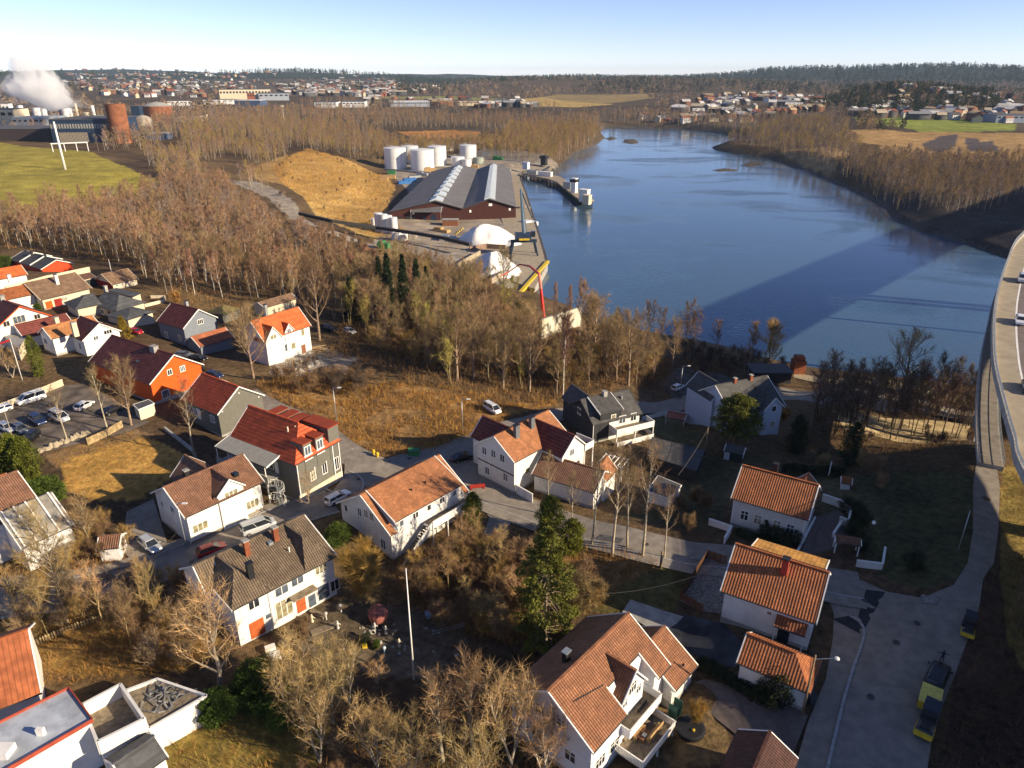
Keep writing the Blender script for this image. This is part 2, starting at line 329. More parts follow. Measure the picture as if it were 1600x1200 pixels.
def build_ground():
    th = np.concatenate([np.radians(np.linspace(-180, -62, 40)[:-1]), np.radians(np.linspace(-62, -42, 60)[:-1]), np.radians(np.arange(-42, 42, .16)), np.radians(np.linspace(42, 62, 60)), np.radians(np.linspace(62, 180, 40))[1:]])
    rr = np.concatenate([[0.5, 12, 24], 34*1.0105**np.arange(0, 560)]); rr = rr[rr < 14000]
    T, Rr = np.meshgrid(th, rr); X = Rr*np.sin(T); Y = Rr*np.cos(T); Z = H(X, Y)
    nr, nc = X.shape; V = np.stack([X.ravel(), Y.ravel(), Z.ravel()], 1)
    i = np.arange(nr-1)[:,None]*nc+np.arange(nc-1)[None,:]; i = i.ravel()
    F = np.stack([i, i+1, i+nc+1, i+nc], 1)
    F = F[:, ::-1]
    me = fast_mesh('ground', V, F, ground_mat(), True)
    x, y = V[:,0], V[:,1]; r = np.hypot(x, y)
    col = np.tile(np.array(BROWN), (len(V), 1))
    n1 = fbm(x/30., y/30., 4)[:,None]
    col = col*(1+n1*.5)+np.array([.05,.035,.0])*np.clip(n1, 0, 1)
    far = r > 900
    col[far] = np.array([.095,.07,.045])*(1+fbm(x/160., y/160., 4)[far][:,None]*.5)
    jx = fbm(x/9., y/9., 3)*.035*np.clip(r/1., 0, 400)*.12; jy = fbm(x/9.+50, y/9., 3)*.035*np.clip(r, 0, 400)*.12
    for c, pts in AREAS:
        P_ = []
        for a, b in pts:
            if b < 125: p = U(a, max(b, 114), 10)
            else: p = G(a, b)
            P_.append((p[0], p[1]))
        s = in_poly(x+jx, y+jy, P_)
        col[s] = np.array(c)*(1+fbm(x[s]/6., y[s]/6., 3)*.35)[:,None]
    low = (Z.ravel() < .9)
    col[low] = np.array([.10,.085,.07])
    hi = (r > 4300) & (Z.ravel() > 45)
    col[hi] = np.array([.035,.045,.03])
    a = me.color_attributes.new('tint', 'FLOAT_COLOR', 'POINT')
    cc = np.ones((len(V), 4), 'f'); cc[:,:3] = np.clip(col, 0, 1); a.data.foreach_set('color', cc.ravel())
    ob('ground', me, kind='structure')
build_ground()
# water
def water_mat():
    m = bpy.data.materials.new('water'); m.use_nodes = True; n = m.node_tree.nodes; l = m.node_tree.links; b = n['Principled BSDF']
    b.inputs['Roughness'].default_value = .06; b.inputs['IOR'].default_value = 1.6; b.inputs['Specular Tint'].default_value = (.20,.62,1.0,1)
    tc = n.new('ShaderNodeTexCoord')
    mp = n.new('ShaderNodeMapping'); mp.inputs['Scale'].default_value = (1, 1.6, 1); l.new(tc.outputs['Object'], mp.inputs[0])
    nz = n.new('ShaderNodeTexNoise'); nz.inputs['Scale'].default_value = .012; nz.inputs['Detail'].default_value = 6; nz.inputs['Distortion'].default_value = 1.2; l.new(mp.outputs[0], nz.inputs[0])
    cr = n.new('ShaderNodeMapRange'); cr.inputs[1].default_value = .50; cr.inputs[2].default_value = .66; l.new(nz.outputs['Fac'], cr.inputs[0])
    rg = n.new('ShaderNodeMapRange'); rg.inputs[3].default_value = .03; rg.inputs[4].default_value = .16; l.new(cr.outputs[0], rg.inputs[0]); l.new(rg.outputs[0], b.inputs['Roughness'])
    mx = n.new('ShaderNodeMix'); mx.data_type = 'RGBA'; mx.inputs[6].default_value = (.055,.10,.14,1); mx.inputs[7].default_value = (.035,.08,.13,1); l.new(cr.outputs[0], mx.inputs[0]); l.new(mx.outputs[2], b.inputs['Base Color'])
    w1 = n.new('ShaderNodeTexNoise'); w1.inputs['Scale'].default_value = .55; w1.inputs['Detail'].default_value = 5; l.new(mp.outputs[0], w1.inputs[0])
    st = n.new('ShaderNodeMapRange'); st.inputs[3].default_value = .05; st.inputs[4].default_value = .26; l.new(cr.outputs[0], st.inputs[0])
    bp = n.new('ShaderNodeBump'); bp.inputs['Strength'].default_value = 1; l.new(st.outputs[0], bp.inputs['Distance']); l.new(w1.outputs['Fac'], bp.inputs['Height']); l.new(bp.outputs[0], b.inputs['Normal'])
    return m
xs = [p[0] for p in RIVER]; ys = [p[1] for p in RIVER]
x0, x1, y0, y1 = min(xs)-60, max(xs)+60, min(ys)-60, max(ys)+60
ob('river_water', mesh('river_water', [(x0,y0,0),(x1,y0,0),(x1,y1,0),(x0,y1,0)], [(0,1,2,3)], water_mat()), kind='structure')
def sheet(name, poly, m, dz=.05, step=4.0, **kw):     # an even sheet laid over the ground inside an outline
    P_ = [];n = len(poly)
    for i in range(n):
        a = Vector(poly[i][:2]); b = Vector(poly[(i+1) % n][:2]); k = max(1, int((b-a).length/step))
        for j in range(k): P_.append(a+(b-a)*j/k)
    nb = len(P_)
    xs = [p.x for p in P_]; ys = [p.y for p in P_]
    gx, gy = np.meshgrid(np.arange(min(xs)+step/2, max(xs), step), np.arange(min(ys)+step/2, max(ys), step)); gx = gx.ravel(); gy = gy.ravel()
    pl = [(p.x, p.y) for p in P_]
    k = in_poly(gx, gy, pl) & (dist_poly(gx, gy, pl) > step*.4)
    pts = P_+[Vector((a, b)) for a, b in zip(gx[k], gy[k])]
    vs, es, fs, _, _, _ = mgeo.delaunay_2d_cdt(pts, [(i, (i+1) % nb) for i in range(nb)], [list(range(nb))], 1, 1e-5)
    X = np.array([v.x for v in vs]); Y = np.array([v.y for v in vs]); Z = H(X, Y)+dz
    return ob(name, mesh(name, np.stack([X, Y, Z], 1), [tuple(f) for f in fs], m, smooth=True), kind='structure', **kw)
def pxpoly(pts): return [G(a, b) for a, b in pts]
def smooth_line(P, k=6):
    out = []
    n = len(P)
    for i in range(n-1):
        p0 = P[max(i-1, 0)]; p1 = P[i]; p2 = P[i+1]; p3 = P[min(i+2, n-1)]
        for j in range(k):
            t = j/k
            out.append(.5*((2*p1)+(p2-p0)*t+(2*p0-5*p1+4*p2-p3)*t*t+(3*p1-p0-3*p2+p3)*t**3))
    out.append(P[-1]); return out
def ribbon(name, pts, w, m, dz=.06, k=8, world=False, off=0.0, nx=4, kind='structure'):
    P = [np.array(p[:2]) if world else np.array(G(*p[:2])[:2]) for p in pts]
    W = [p[2] if len(p) > 2 else w for p in pts]
    Q = smooth_line([np.array([*p, ww]) for p, ww in zip(P, W)], k)
    V = []
    for i, q in enumerate(Q):
        t = Q[min(i+1, len(Q)-1)][:2]-Q[max(i-1, 0)][:2]; t = t/(np.linalg.norm(t)+1e-9); nn = np.array([-t[1], t[0]])
        for j in range(nx+1): V.append(q[:2]+nn*(off+q[2]*(j/nx-.5)))
    V = np.array(V); Z = H(V[:,0], V[:,1])
    Z = Z.reshape(len(Q), nx+1); Z = np.repeat(Z.max(1, keepdims=True)*.5, nx+1, 1)+Z*.5; Z = Z.ravel()+dz
    F = [(i*(nx+1)+j, (i+1)*(nx+1)+j, (i+1)*(nx+1)+j+1, i*(nx+1)+j+1)[::-1] for i in range(len(Q)-1) for j in range(nx)]
    return ob(name, mesh(name, np.column_stack([V, Z]), F, m, smooth=True), kind=kind), Q
# ---------------------------------------------------------------- common materials
ASPH = mat('asphalt', (.265,.23,.19), .9, .2, var=.13, scale=.8, detail=10, bump=.015, bscale=9, streak=.3)
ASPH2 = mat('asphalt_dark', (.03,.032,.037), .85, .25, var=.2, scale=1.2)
PAVE = mat('pavement', (.28,.245,.20), .9, .2, var=.15, scale=.7, streak=.3)
KERB = mat('kerb_stone', (.36,.35,.33), .85, var=.2, scale=3)
CONC = mat('concrete', (.36,.345,.31), .85, .2, var=.15, scale=.8, streak=.35)
CONC2 = mat('pale_concrete', (.37,.31,.22), .85, .2, var=.10, scale=.5, streak=.15)
LANE = mat('bridge_asphalt', (.19,.155,.14), .85, .2, var=.10, scale=.5, streak=.2)
PAINT = mat('road_paint', (.78,.76,.70), .7, var=.08)
GRAV = mat('gravel', (.24,.215,.185), .95, .1, var=.3, scale=2.5, bump=.03, bscale=5)
BRICK_P = mat('brick_paving', (.15,.12,.105), .9, .2, kind='brick', k1=.3, k2=.3)
STEEL = mat('galvanised_steel', (.42,.45,.46), .45, .5, .6, var=.1)
WHITE = mat('white_paint', (.80,.78,.73), .55, .3, var=.05, scale=1.0, streak=.10)
BLACK = mat('black_metal', (.018,.018,.02), .5, .4, var=.2)
DARKG = mat('dark_grey_paint', (.05,.052,.056), .6, .3, var=.15)
WOOD = mat('weathered_wood', (.28,.225,.155), .85, .15, var=.25, scale=2, kind='vboard', k1=.14)
WOOD_O = mat('fresh_timber', (.48,.31,.14), .75, .2, var=.2, scale=3)
GLASS = mat('window_glass', (.025,.03,.04), .06, .6, var=.3, scale=.8)
CURT = mat('window_glass_curtain', (.30,.27,.17), .25, .5, var=.35, scale=1.6)  # pane in a pale curtain colour
# ---------------------------------------------------------------- quay and industrial ground
q = MB(); q.prism(QUAY, -6, 3.25, 0, 1)
q.build('quay', [CONC, CONC2], kind='structure')
sheet('yard_gravel', [tuple(p[:2]) for p in pxpoly([(600,262),(640,268),(760,244),(850,244),(872,262),(815,268),(800,300),(800,345),(800,440),(762,425),(700,395),(600,388),(612,345),(640,300)])],
      mat('yard_surface', (.34,.28,.215), .95, .1, var=.22, scale=.12, streak=.3), .05, 8)
# ---------------------------------------------------------------- roads
ROADS = {}
def road(name, pts, w, m=None, dz=.07, kerbs=(1, 1), pave=(0, 0), **kw):
    o, Q = ribbon(name, pts, w, m or ASPH, dz, **kw)
    for side, on in zip((1, -1), kerbs):
        if not on: continue
        kb = MB(); V = []
        for i, q_ in enumerate(Q):
            t = Q[min(i+1, len(Q)-1)][:2]-Q[max(i-1, 0)][:2]; t /= np.linalg.norm(t)+1e-9; n_ = np.array([-t[1], t[0]])*side
            a = q_[:2]+n_*(q_[2]/2); b = a+n_*.22; z = Hs(*(a+n_*.1))+.02
            V += [(a[0], a[1], z), (a[0], a[1], z+.2), (b[0], b[1], z+.2), (b[0], b[1], z)]
        kb.add(V, [(4*i+j, 4*i+4+j, 4*i+5+j, 4*i+1+j) for i in range(len(Q)-1) for j in range(3)])
        kb.build('kerb', KERB, kind='structure')
    for side, pw in zip((1, -1), pave):
        if pw:
            P2 = [np.array([*q_[:2], pw]) for q_ in Q[::4]]
            ribbon('pavement', P2, pw, PAVE, .17, world=True, off=side*0, k=3) if False else None
            V = []
            for i, q_ in enumerate(Q):
                t = Q[min(i+1, len(Q)-1)][:2]-Q[max(i-1, 0)][:2]; t /= np.linalg.norm(t)+1e-9; n_ = np.array([-t[1], t[0]])*side
                a = q_[:2]+n_*(q_[2]/2+.22); b = a+n_*pw
                V += [(*a, Hs(*a)+.2), (*b, Hs(*b)+.2)]
            F = [(2*i, 2*i+2, 2*i+3, 2*i+1) for i in range(len(Q)-1)]
            if side > 0: F = [f[::-1] for f in F]
            ob('pavement', mesh('pavement', V, F, PAVE, smooth=True), kind='structure')
    return Q
def area(name, pts, m, dz=.09, step=3.0): return sheet(name, [tuple(p[:2]) for p in pxpoly(pts)], m, dz, step)
area('street_end', [(1225,1260),(1262,1130),(1290,1062),(1301,1000),(1303,960),(1290,925),(1300,897),(1345,907),(1385,925),(1440,935),(1490,915),(1512,880),(1520,830),(1520,760),(1526,715),(1553,715),(1562,760),(1560,830),(1553,880),(1536,905),(1528,960),(1508,1010),(1490,1060),(1470,1110),(1455,1160),(1440,1260)], ASPH, .08, 2.5)
road('street', [(1345,915),(1290,905),(1200,884),(1120,868),(1050,858),(1000,846),(940,832),(880,815),(820,793),(765,770),(715,738),(690,722)], 5.6, dz=.075, kerbs=(1,0), pave=(2.0,0))
road('street', [(1110,622),(1060,632),(1000,638),(950,640),(900,645),(850,655),(800,668),(750,686),(700,708),(640,722),(590,730),(540,706),(500,676),(460,655),(420,638),(380,615)], 6.2, dz=.10, kerbs=(0,0))
area('street_end', [(540,690),(600,722),(680,708),(735,690),(760,705),(745,748),(790,780),(780,800),(700,760),(650,735),(590,755),(548,772),(520,790),(470,800),(430,812),(400,800),(460,785),(520,768),(538,745)], ASPH, .13, 2.5)
road('street', [(520,785),(470,800),(420,818),(380,836),(330,856),(280,876),(220,900),(150,920),(60,935),(-60,945)], 6.4, dz=.07, kerbs=(1,1), pave=(0,1.6))
area('drive', [(198,800),(240,780),(262,850),(290,866),(240,890),(215,885),(190,860)], ASPH, .09)
area('drive', [(745,782),(800,790),(812,800),(790,830),(785,860),(755,880),(735,870),(755,835),(765,810)], PAVE, .12)
area('parking_yard', [(-60,655),(0,640),(70,605),(130,600),(205,640),(235,660),(190,680),(130,692),(80,705),(30,720),(-60,740)], mat('old_asphalt', (.16,.13,.105), .9, .2, var=.35, scale=.35, streak=.5), .09)
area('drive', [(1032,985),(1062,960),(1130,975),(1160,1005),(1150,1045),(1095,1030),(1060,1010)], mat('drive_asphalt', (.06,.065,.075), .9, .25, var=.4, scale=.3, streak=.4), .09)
area('concrete_pad', [(985,938),(1068,965),(1048,985),(1030,992),(972,958)], CONC, .15)
area('gravel_court', [(1062,940),(1108,868),(1145,878),(1130,960),(1100,957)], GRAV, .12)
area('brick_court', [(1068,1075),(1100,1062),(1250,1105),(1262,1120),(1235,1190),(1190,1180),(1120,1125)], BRICK_P, .10)
area('brick_court', [(1270,812),(1312,795),(1335,840),(1300,860),(1250,870)], BRICK_P, .12)
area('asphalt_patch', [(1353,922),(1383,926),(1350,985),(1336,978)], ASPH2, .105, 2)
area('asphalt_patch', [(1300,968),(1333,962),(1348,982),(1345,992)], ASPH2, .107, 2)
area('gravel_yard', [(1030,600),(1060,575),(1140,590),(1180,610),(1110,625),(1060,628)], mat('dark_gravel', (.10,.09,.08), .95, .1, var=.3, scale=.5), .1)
area('track', [(1190,600),(1260,612),(1520,640),(1530,655),(1280,632),(1200,622)], PAVE, .1)
area('track', [(1240,582),(1300,592),(1420,602),(1525,622),(1525,628),(1400,610),(1290,600),(1240,590)], mat('sand_path', (.42,.34,.22), .95, .1, var=.15), .1)
area('sand_bank', [(1300,642),(1520,662),(1520,690),(1400,690),(1320,672)], mat('sand', (.52,.40,.22), .95, .1, var=.3, scale=.4), .06)
road('dirt_track', [(350,283),(385,287),(415,300),(440,318),(462,340),(490,355),(530,368),(580,385),(620,388)], 7, mat('dirt_track', (.33,.28,.22), .95, .1, var=.2, scale=.3), kerbs=(0,0))
def kerb_line(pts, name='kerb', w=.3, h=.22, m=None):
    Q = smooth_line([np.array(G(*p)[:2]) for p in pts], 8); V = []
    for i, q_ in enumerate(Q):
        t = Q[min(i+1, len(Q)-1)]-Q[max(i-1, 0)]; t /= np.linalg.norm(t)+1e-9; n_ = np.array([-t[1], t[0]])
        a = q_-n_*w/2; b = q_+n_*w/2; z = Hs(*q_)+.03
        V += [(*a, z-.2), (*a, z+h), (*b, z+h), (*b, z-.2)]
    mesh_ = mesh(name, V, [(4*i+j, 4*i+4+j, 4*i+5+j, 4*i+1+j)[::-1] for i in range(len(Q)-1) for j in range(3)], m or KERB)
    return ob(name, mesh_, kind='structure')
kerb_line([(1286,1230),(1300,1170),(1318,1095),(1333,1045),(1345,1010),(1350,988),(1342,973),(1328,964)])
kerb_line([(500,762),(530,772),(560,770),(568,757),(560,744),(545,738)])
# ---------------------------------------------------------------- the high bridge
EDGE = [(74,-60,26),(69,-20,27),(62,20,28.5),(56,46,30)]+[tuple(U(a,b,h)) for a,b,h in [(1600,750,32),(1580,690,32.8),(1566,640,33.7),(1552,580,34.8),(1549,540,35.6),(1550,500,36.3),(1556,460,37),(1572,410,37.6),(1590,375,38)]]+[(170,227,38.5),(220,276,39),(300,356,39),(430,486,38),(700,756,30)]
EQ = smooth_line([np.array(p, float) for p in EDGE], 6)
BW = 34.5
def sweep(Q, prof, closed=True):                       # prof: list of (offset to the right, height offset)
    V = []; k = len(prof)
    for i, q_ in enumerate(Q):
        t = (Q[min(i+1, len(Q)-1)]-Q[max(i-1, 0)])[:2]; t /= np.linalg.norm(t)+1e-9; n_ = np.array([t[1], -t[0]])
        for o_, dz in prof: V.append((q_[0]+n_[0]*o_, q_[1]+n_[1]*o_, q_[2]+dz))
    kk = k if closed else k-1
    F = [(i*k+j, i*k+(j+1) % k, (i+1)*k+(j+1) % k, (i+1)*k+j) for i in range(len(Q)-1) for j in range(kk)]
    if closed: F += [tuple(range(k)), tuple(range((len(Q)-1)*k, len(Q)*k))[::-1]]
    return V, F
br = thing('bridge', 'high curved concrete road bridge crossing the river at the edge of the village', 'bridge')
def part_sweep(name, Q, prof, m, parent, closed=True, smooth=False):
    V, F = sweep(Q, prof, closed); me = mesh(name, V, F, m, smooth=smooth); b = bmesh.new(); b.from_mesh(me); bmesh.ops.recalc_face_normals(b, faces=b.faces); b.to_mesh(me); b.free()
    return ob(name, me, parent)
part_sweep('deck', EQ, [(0,0),(BW,0),(BW,-.5),(BW-5,-1.0),(5,-1.0),(0,-.5)], CONC, br)
part_sweep('girder', EQ, [(5,-1.003),(13,-1.003),(12,-3.4),(6.5,-3.4)], CONC, br)
part_sweep('girder', EQ, [(18,-1.003),(26,-1.003),(24.5,-3.4),(19,-3.4)], CONC, br)
part_sweep('parapet', EQ, [(.003,-.3),(.5,-.3),(.5,.85),(.003,.85)], CONC, br)
part_sweep('parapet', EQ, [(BW-.5,.004),(BW-.003,.004),(BW-.003,.85),(BW-.5,.85)], CONC, br)
part_sweep('shoulder', EQ, [(.52,.006),(3.7,.006)], CONC2, br, False)
part_sweep('roadway', EQ, [(3.7,.008),(14.2,.008)], LANE, br, False)
part_sweep('roadway', EQ, [(16.8,.008),(BW-.52,.008)], LANE, br, False)
part_sweep('median_barrier', EQ, [(15.2,.004),(15.8,.004),(15.6,.9),(15.4,.9)], CONC, br)
for o_ in (3.75, 26.6): part_sweep('edge_line', EQ, [(o_,.014),(o_+.32,.014)], PAINT, br, False)
V = []; F = []
for i in range(0, len(EQ)-1, 2):
    a = EQ[i]; b = EQ[i+1]; t = (b-a)[:2]/np.linalg.norm((b-a)[:2]); n_ = np.array([t[1], -t[0]]); b2 = a+(b-a)/np.linalg.norm(b-a)*3.5
    for oo in (7.4, 11.0, 20, 23.5):
        k = len(V)
        for p, o_ in ((a, oo), (b2, oo), (b2, oo+.15), (a, oo+.15)): V.append((p[0]+n_[0]*o_, p[1]+n_[1]*o_, p[2]+.014))
        F.append((k, k+1, k+2, k+3))
ob('lane_line', mesh('lane_line', V, F, PAINT), br)
part_sweep('handrail', EQ, [(.1,1.35),(.2,1.35),(.2,1.45),(.1,1.45)], STEEL, br)
part_sweep('handrail', EQ, [(.1,1.08),(.2,1.08),(.2,1.14),(.1,1.14)], STEEL, br)
def posts(P, r, h_, parent):
    P = sorted(P, key=lambda p: p[0]**2+p[1]**2); me = None
    for p in P[:100]:
        if me is None: m_ = MB().tube((0,0,0), (0,0,h_), r, n=4); me = mesh('railing_post', m_.V, m_.F, STEEL)
        ob('railing_post', me, parent, p)
    if len(P) > 100:
        m_ = MB(); [m_.tube(p, (p[0], p[1], p[2]+h_), r, n=4) for p in P[100:]]; o = m_.build('railing_post', STEEL, parent); o['kind'] = 'stuff'
V = []
for i in range(len(EQ)-1):
    a, b = EQ[i], EQ[i+1]; L = np.linalg.norm(b-a); n = max(1, int(L/3))
    if a[1] > 400: continue
    for j in range(n):
        p = a+(b-a)*j/n; t = (b-a)[:2]/L; n_ = np.array([t[1], -t[0]]); p = (p[0]+n_[0]*.15, p[1]+n_[1]*.15, p[2])
        V.append((p[0], p[1], p[2]+.8))
posts(V, .05, .6, br)
def edge_at(y):
    for i in range(len(EQ)-1):
        if EQ[i][1] <= y <= EQ[i+1][1]:
            k = (y-EQ[i][1])/(EQ[i+1][1]-EQ[i][1]+1e-9); p = EQ[i]+(EQ[i+1]-EQ[i])*k; t = (EQ[i+1]-EQ[i])[:2]; t /= np.linalg.norm(t); return p, t, np.array([t[1], -t[0]])
for y in (-15, 33, 88, 150, 252, 350, 440):
    p, t, n_ = edge_at(y)
    for o_ in (9.3, 21.7):
        c = p[:2]+n_*o_; z0 = min(Hs(*c), 30)-3; ang = math.atan2(n_[1], n_[0])
        T = Matrix.Translation((c[0], c[1], 0)) @ Matrix.Rotation(ang, 4, 'Z')
        b = MB(); b.box(-2.6, 2.6, -.9, .9, z0, p[2]-3.402, T=T)
        b.build('pier', CONC, br)
# the low footbridge under its edge
LE = [tuple(G(1535,760))[:2]+(20.2,)]+[tuple(U(a,b,h)) for a,b,h in [(1529,722,20.6),(1526,690,21),(1525,640,21.8),(1528,590,22.6),(1534,545,23.4),(1543,505,24.2),(1553,465,25)]]+[(150,210,26),(200,262,26),(300,362,26),(420,490,24)]
LQ = smooth_line([np.array(p, float) for p in LE[1:]], 6)
fb = thing('footbridge', 'narrow shaded foot and cycle bridge running low beside the high road bridge', 'footbridge')
part_sweep('deck', LQ, [(0,0),(3.6,0),(3.6,-.9),(0,-.9)], CONC, fb)
part_sweep('walkway', LQ, [(.2,.01),(3.4,.01)], ASPH, fb, False)
for o_ in (0.02, 3.48):
    part_sweep('handrail', LQ, [(o_,1.15),(o_+.1,1.15),(o_+.1,1.25),(o_,1.25)], STEEL, fb)
    part_sweep('handrail', LQ, [(o_,.6),(o_+.08,.6),(o_+.08,.66),(o_,.66)], STEEL, fb)
    V = []
    for i in range(len(LQ)-1):
        a, b = LQ[i], LQ[i+1]; L = np.linalg.norm(b-a); n = max(1, int(L/2))
        if a[1] > 300: continue
        for j in range(n):
            p = a+(b-a)*j/n; t = (b-a)[:2]/L; n_ = np.array([t[1], -t[0]]); o2 = o_+.05
            V.append((p[0]+n_[0]*o2, p[1]+n_[1]*o2, p[2]))
    posts(V, .035, 1.2, fb)
for k in (8, 17, 26, 36, 44, 52, 58):
    if k < len(LQ)-1:
        q_ = LQ[k]; t = (LQ[k+1]-LQ[k])[:2]; t /= np.linalg.norm(t); n_ = np.array([t[1], -t[0]]); c = q_[:2]+n_*1.8
        MB().tube((c[0], c[1], -4), (c[0], c[1], q_[2]-.9), .8, n=12).build('pier', CONC, fb)

for i, pts in enumerate([[(1440,930),(1468,934),(1462,946),(1434,942)],[(940,836),(975,843),(968,850),(932,843)],[(600,722),(640,712),(650,716),(612,727)],[(330,858),(352,850),(358,856),(338,864)],[(1082,868),(1120,878),(1112,884),(1078,874)]]):
    area('asphalt_patch', pts, mat('worn_patch', (.12,.115,.11), .9, .2, var=.3, scale=2) if i % 2 else mat('pale_patch', (.25,.235,.21), .9, .2, var=.3, scale=2), .16, 2)
for i, (px, py) in enumerate(((1432,975),(1400,1005),(1360,1090),(1010,852),(880,812),(640,718),(300,880),(1350,940),(560,750))):
    g = G(px, py); o = MB().tube((0,0,.0), (0,0,.05), .36, n=16).build('manhole_cover', mat('iron_cover', (.06,.055,.05), .6)); o.location = g+Vector((0,0,.16)); o['label'] = 'round iron manhole cover in the asphalt'; o['category'] = 'manhole cover'; o['group'] = 'manhole covers in the streets'
for i in range(4):
    a = G(548+i*13, 703+i*3.3); o = MB().add([(-.35,-.5,0),(.35,-.5,0),(0,.6,0)], [(0,1,2)]).build('road_marking', PAINT); o.location = a+Vector((0,0,.19)); o.rotation_euler.z = -1.2; o['kind'] = 'structure'
# ---------------------------------------------------------------- houses
CAPS = {}
def rf(n, c, kind='tile', k1=.3, k2=.36, **k): CAPS[n] = mat(n+'_cap', tuple(x*.85 for x in c), .8, .2, var=.2); return mat(n, c, .75, .3, kind=kind, k1=k1, k2=k2, var=.22, scale=.9, streak=.35, **k)
T_BROWN = rf('brown_clay_tile', (.34,.15,.075)); T_ORANGE = rf('orange_clay_tile', (.42,.14,.05), k1=.34, k2=.42); T_RUST = rf('rust_felt_roof', (.40,.165,.07), 'shingle', .4, .3)
T_MOTTLE = rf('mottled_brown_tile', (.28,.14,.085)); T_GREYB = rf('grey_brown_tile', (.205,.15,.10)); T_DARK = rf('dark_slate_roof', (.10,.095,.092), 'shingle', .5, .3)
T_SEAM = rf('dark_red_ribbed_roof', (.17,.045,.035), 'band', 5, .62); T_RED = rf('red_ribbed_roof', (.56,.095,.03), 'band', 5, .62); T_FLAME = rf('orange_ribbed_roof', (.62,.15,.04), 'shingle', 5, .42)
T_YELLOW = rf('yellow_ribbed_roof', (.55,.27,.06), 'seam', .55, 3); T_GREY = rf('grey_felt_roof', (.11,.112,.115), 'shingle', 1.1, 1.4); T_BROWNF = rf('brown_felt_roof', (.25,.155,.095), 'shingle', .8, .6)
W_WHITE = mat('white_board_wall', (.74,.72,.68), .65, .25, var=.05, kind='hboard', k2=.18, streak=.12)
W_WHITEV = mat('white_upright_board_wall', (.80,.79,.77), .65, .25, var=.05, kind='vboard', k1=.2, streak=.1)
W_PLAST = mat('white_rendered_wall', (.74,.72,.67), .8, .15, var=.07, scale=.7, streak=.18)
W_CREAM = mat('cream_wall', (.66,.56,.40), .8, .15, var=.06, scale=.6, streak=.12); W_ORANGE = mat('orange_wall', (.75,.11,.015), .7, .2, var=.06, kind='vboard', k1=.2)
W_SLATE = mat('slate_blue_wall', (.20,.225,.26), .7, .2, var=.06, kind='hboard', k2=.2); W_GREY = mat('olive_grey_wall', (.155,.15,.125), .75, .2, var=.06, kind='hboard', k2=.2)
W_DARK = mat('charcoal_wall', (.04,.042,.045), .7, .25, var=.1, kind='hboard', k2=.2); W_BLUE = mat('pale_blue_wall', (.50,.57,.66), .7, .2, var=.05, kind='hboard', k2=.2)
W_RED = mat('red_barn_wall', (.30,.025,.02), .75, .2, var=.1, kind='vboard', k1=.2); W_REDB = mat('bright_red_wall', (.75,.07,.02), .7, .2, var=.06, kind='vboard', k1=.2)
W_LTCREAM = mat('pale_cream_board_wall', (.66,.64,.58), .7, .2, var=.05, kind='hboard', k2=.2); BRICK = mat('red_brick', (.30,.10,.05), .85, .15, kind='brick', k1=.25, k2=.09, var=.2)
DOORW = mat('white_door', (.74,.73,.70), .5, .3, var=.04); DOORO = mat('orange_door', (.42,.10,.03), .6, .3, var=.15)
HP = {
'a27':(8.17,56.20,0.8520,15.93,14.41,5.58,5.60,9.50,5.58,5.58),'a27g':(15.87,61.52,0.8383,16.26,4.97,4.50,2.80,5.70,4.50,4.50),
'a25':(32.81,70.79,-0.5410,17.49,11.08,5.10,4.55,8.39,5.10,5.10),'a26':(29.53,59.49,-0.5970,17.49,7.78,2.79,2.96,5.02,2.79,2.49),
'a24':(39.81,91.28,-0.5509,17.01,11.05,4.73,4.89,8.26,4.73,4.73),'a14':(-57.12,127.50,-0.6037,16.10,11.90,5.36,5.10,8.93,5.36,5.36),
'a9':(-79.85,143.64,-0.5662,17.10,22.76,6.34,4.87,9.23,6.34,6.34),'a10':(-85.64,178.32,-0.5330,14.83,11.04,5.30,5.52,9.23,5.30,5.30),
'a13':(-58.77,168.16,0.9503,14.12,14.42,4.34,6.91,11.10,4.34,4.34),'a15':(-38.29,105.75,-0.5680,16.01,16.41,5.03,7.43,11.71,5.03,4.15),
'a16':(-46.95,94.11,0.8760,16.04,12.99,5.22,5.29,8.34,5.22,5.22),'a17':(-33.42,76.39,0.8026,15.80,14.52,7.65,5.99,8.93,7.65,7.65),
'a18':(-17.03,94.89,0.8484,14.68,16.02,6.47,4.42,8.56,6.47,6.47),'a19':(1.79,110.17,0.8070,14.82,14.02,4.77,6.39,9.52,4.77,4.77),
'a19b':(10.13,103.56,-0.5266,14.75,11.69,3.67,3.36,5.61,3.67,3.67),'a20':(18.48,128.05,0.4541,13.88,11.47,4.91,4.46,7.70,4.91,4.91),
'a21':(47.10,133.81,0.3946,12.81,13.24,6.48,5.11,9.34,6.48,6.48),'v1':(-167.43,248.94,-0.6216,15.51,24.62,5.42,3.00,5.23,5.42,5.42),
'v2':(-155.26,211.83,0.8996,19.09,10.81,3.67,4.00,6.38,3.67,3.67),'v4':(-134.29,201.54,0.9906,18.59,14.45,7.73,3.15,6.75,7.73,7.73),
'v5':(-127.60,223.35,0.9730,16.89,8.60,5.38,2.03,4.70,5.38,5.38),'v6':(-120.33,191.38,0.8294,17.91,6.69,4.74,2.89,5.03,4.33,4.74),
'v6b':(-110.95,192.85,-0.4869,17.20,10.87,4.70,3.00,5.67,4.70,4.57),'v8':(-107.99,164.30,0.9314,17.96,11.62,3.63,4.50,6.62,3.63,3.63),
'v7':(-127.37,171.85,-0.5999,17.99,15.70,6.91,5.00,9.44,6.91,6.91),'a28':(23.41,47.63,0.9658,17.11,5.32,2.68,3.00,4.54,2.68,2.68)}
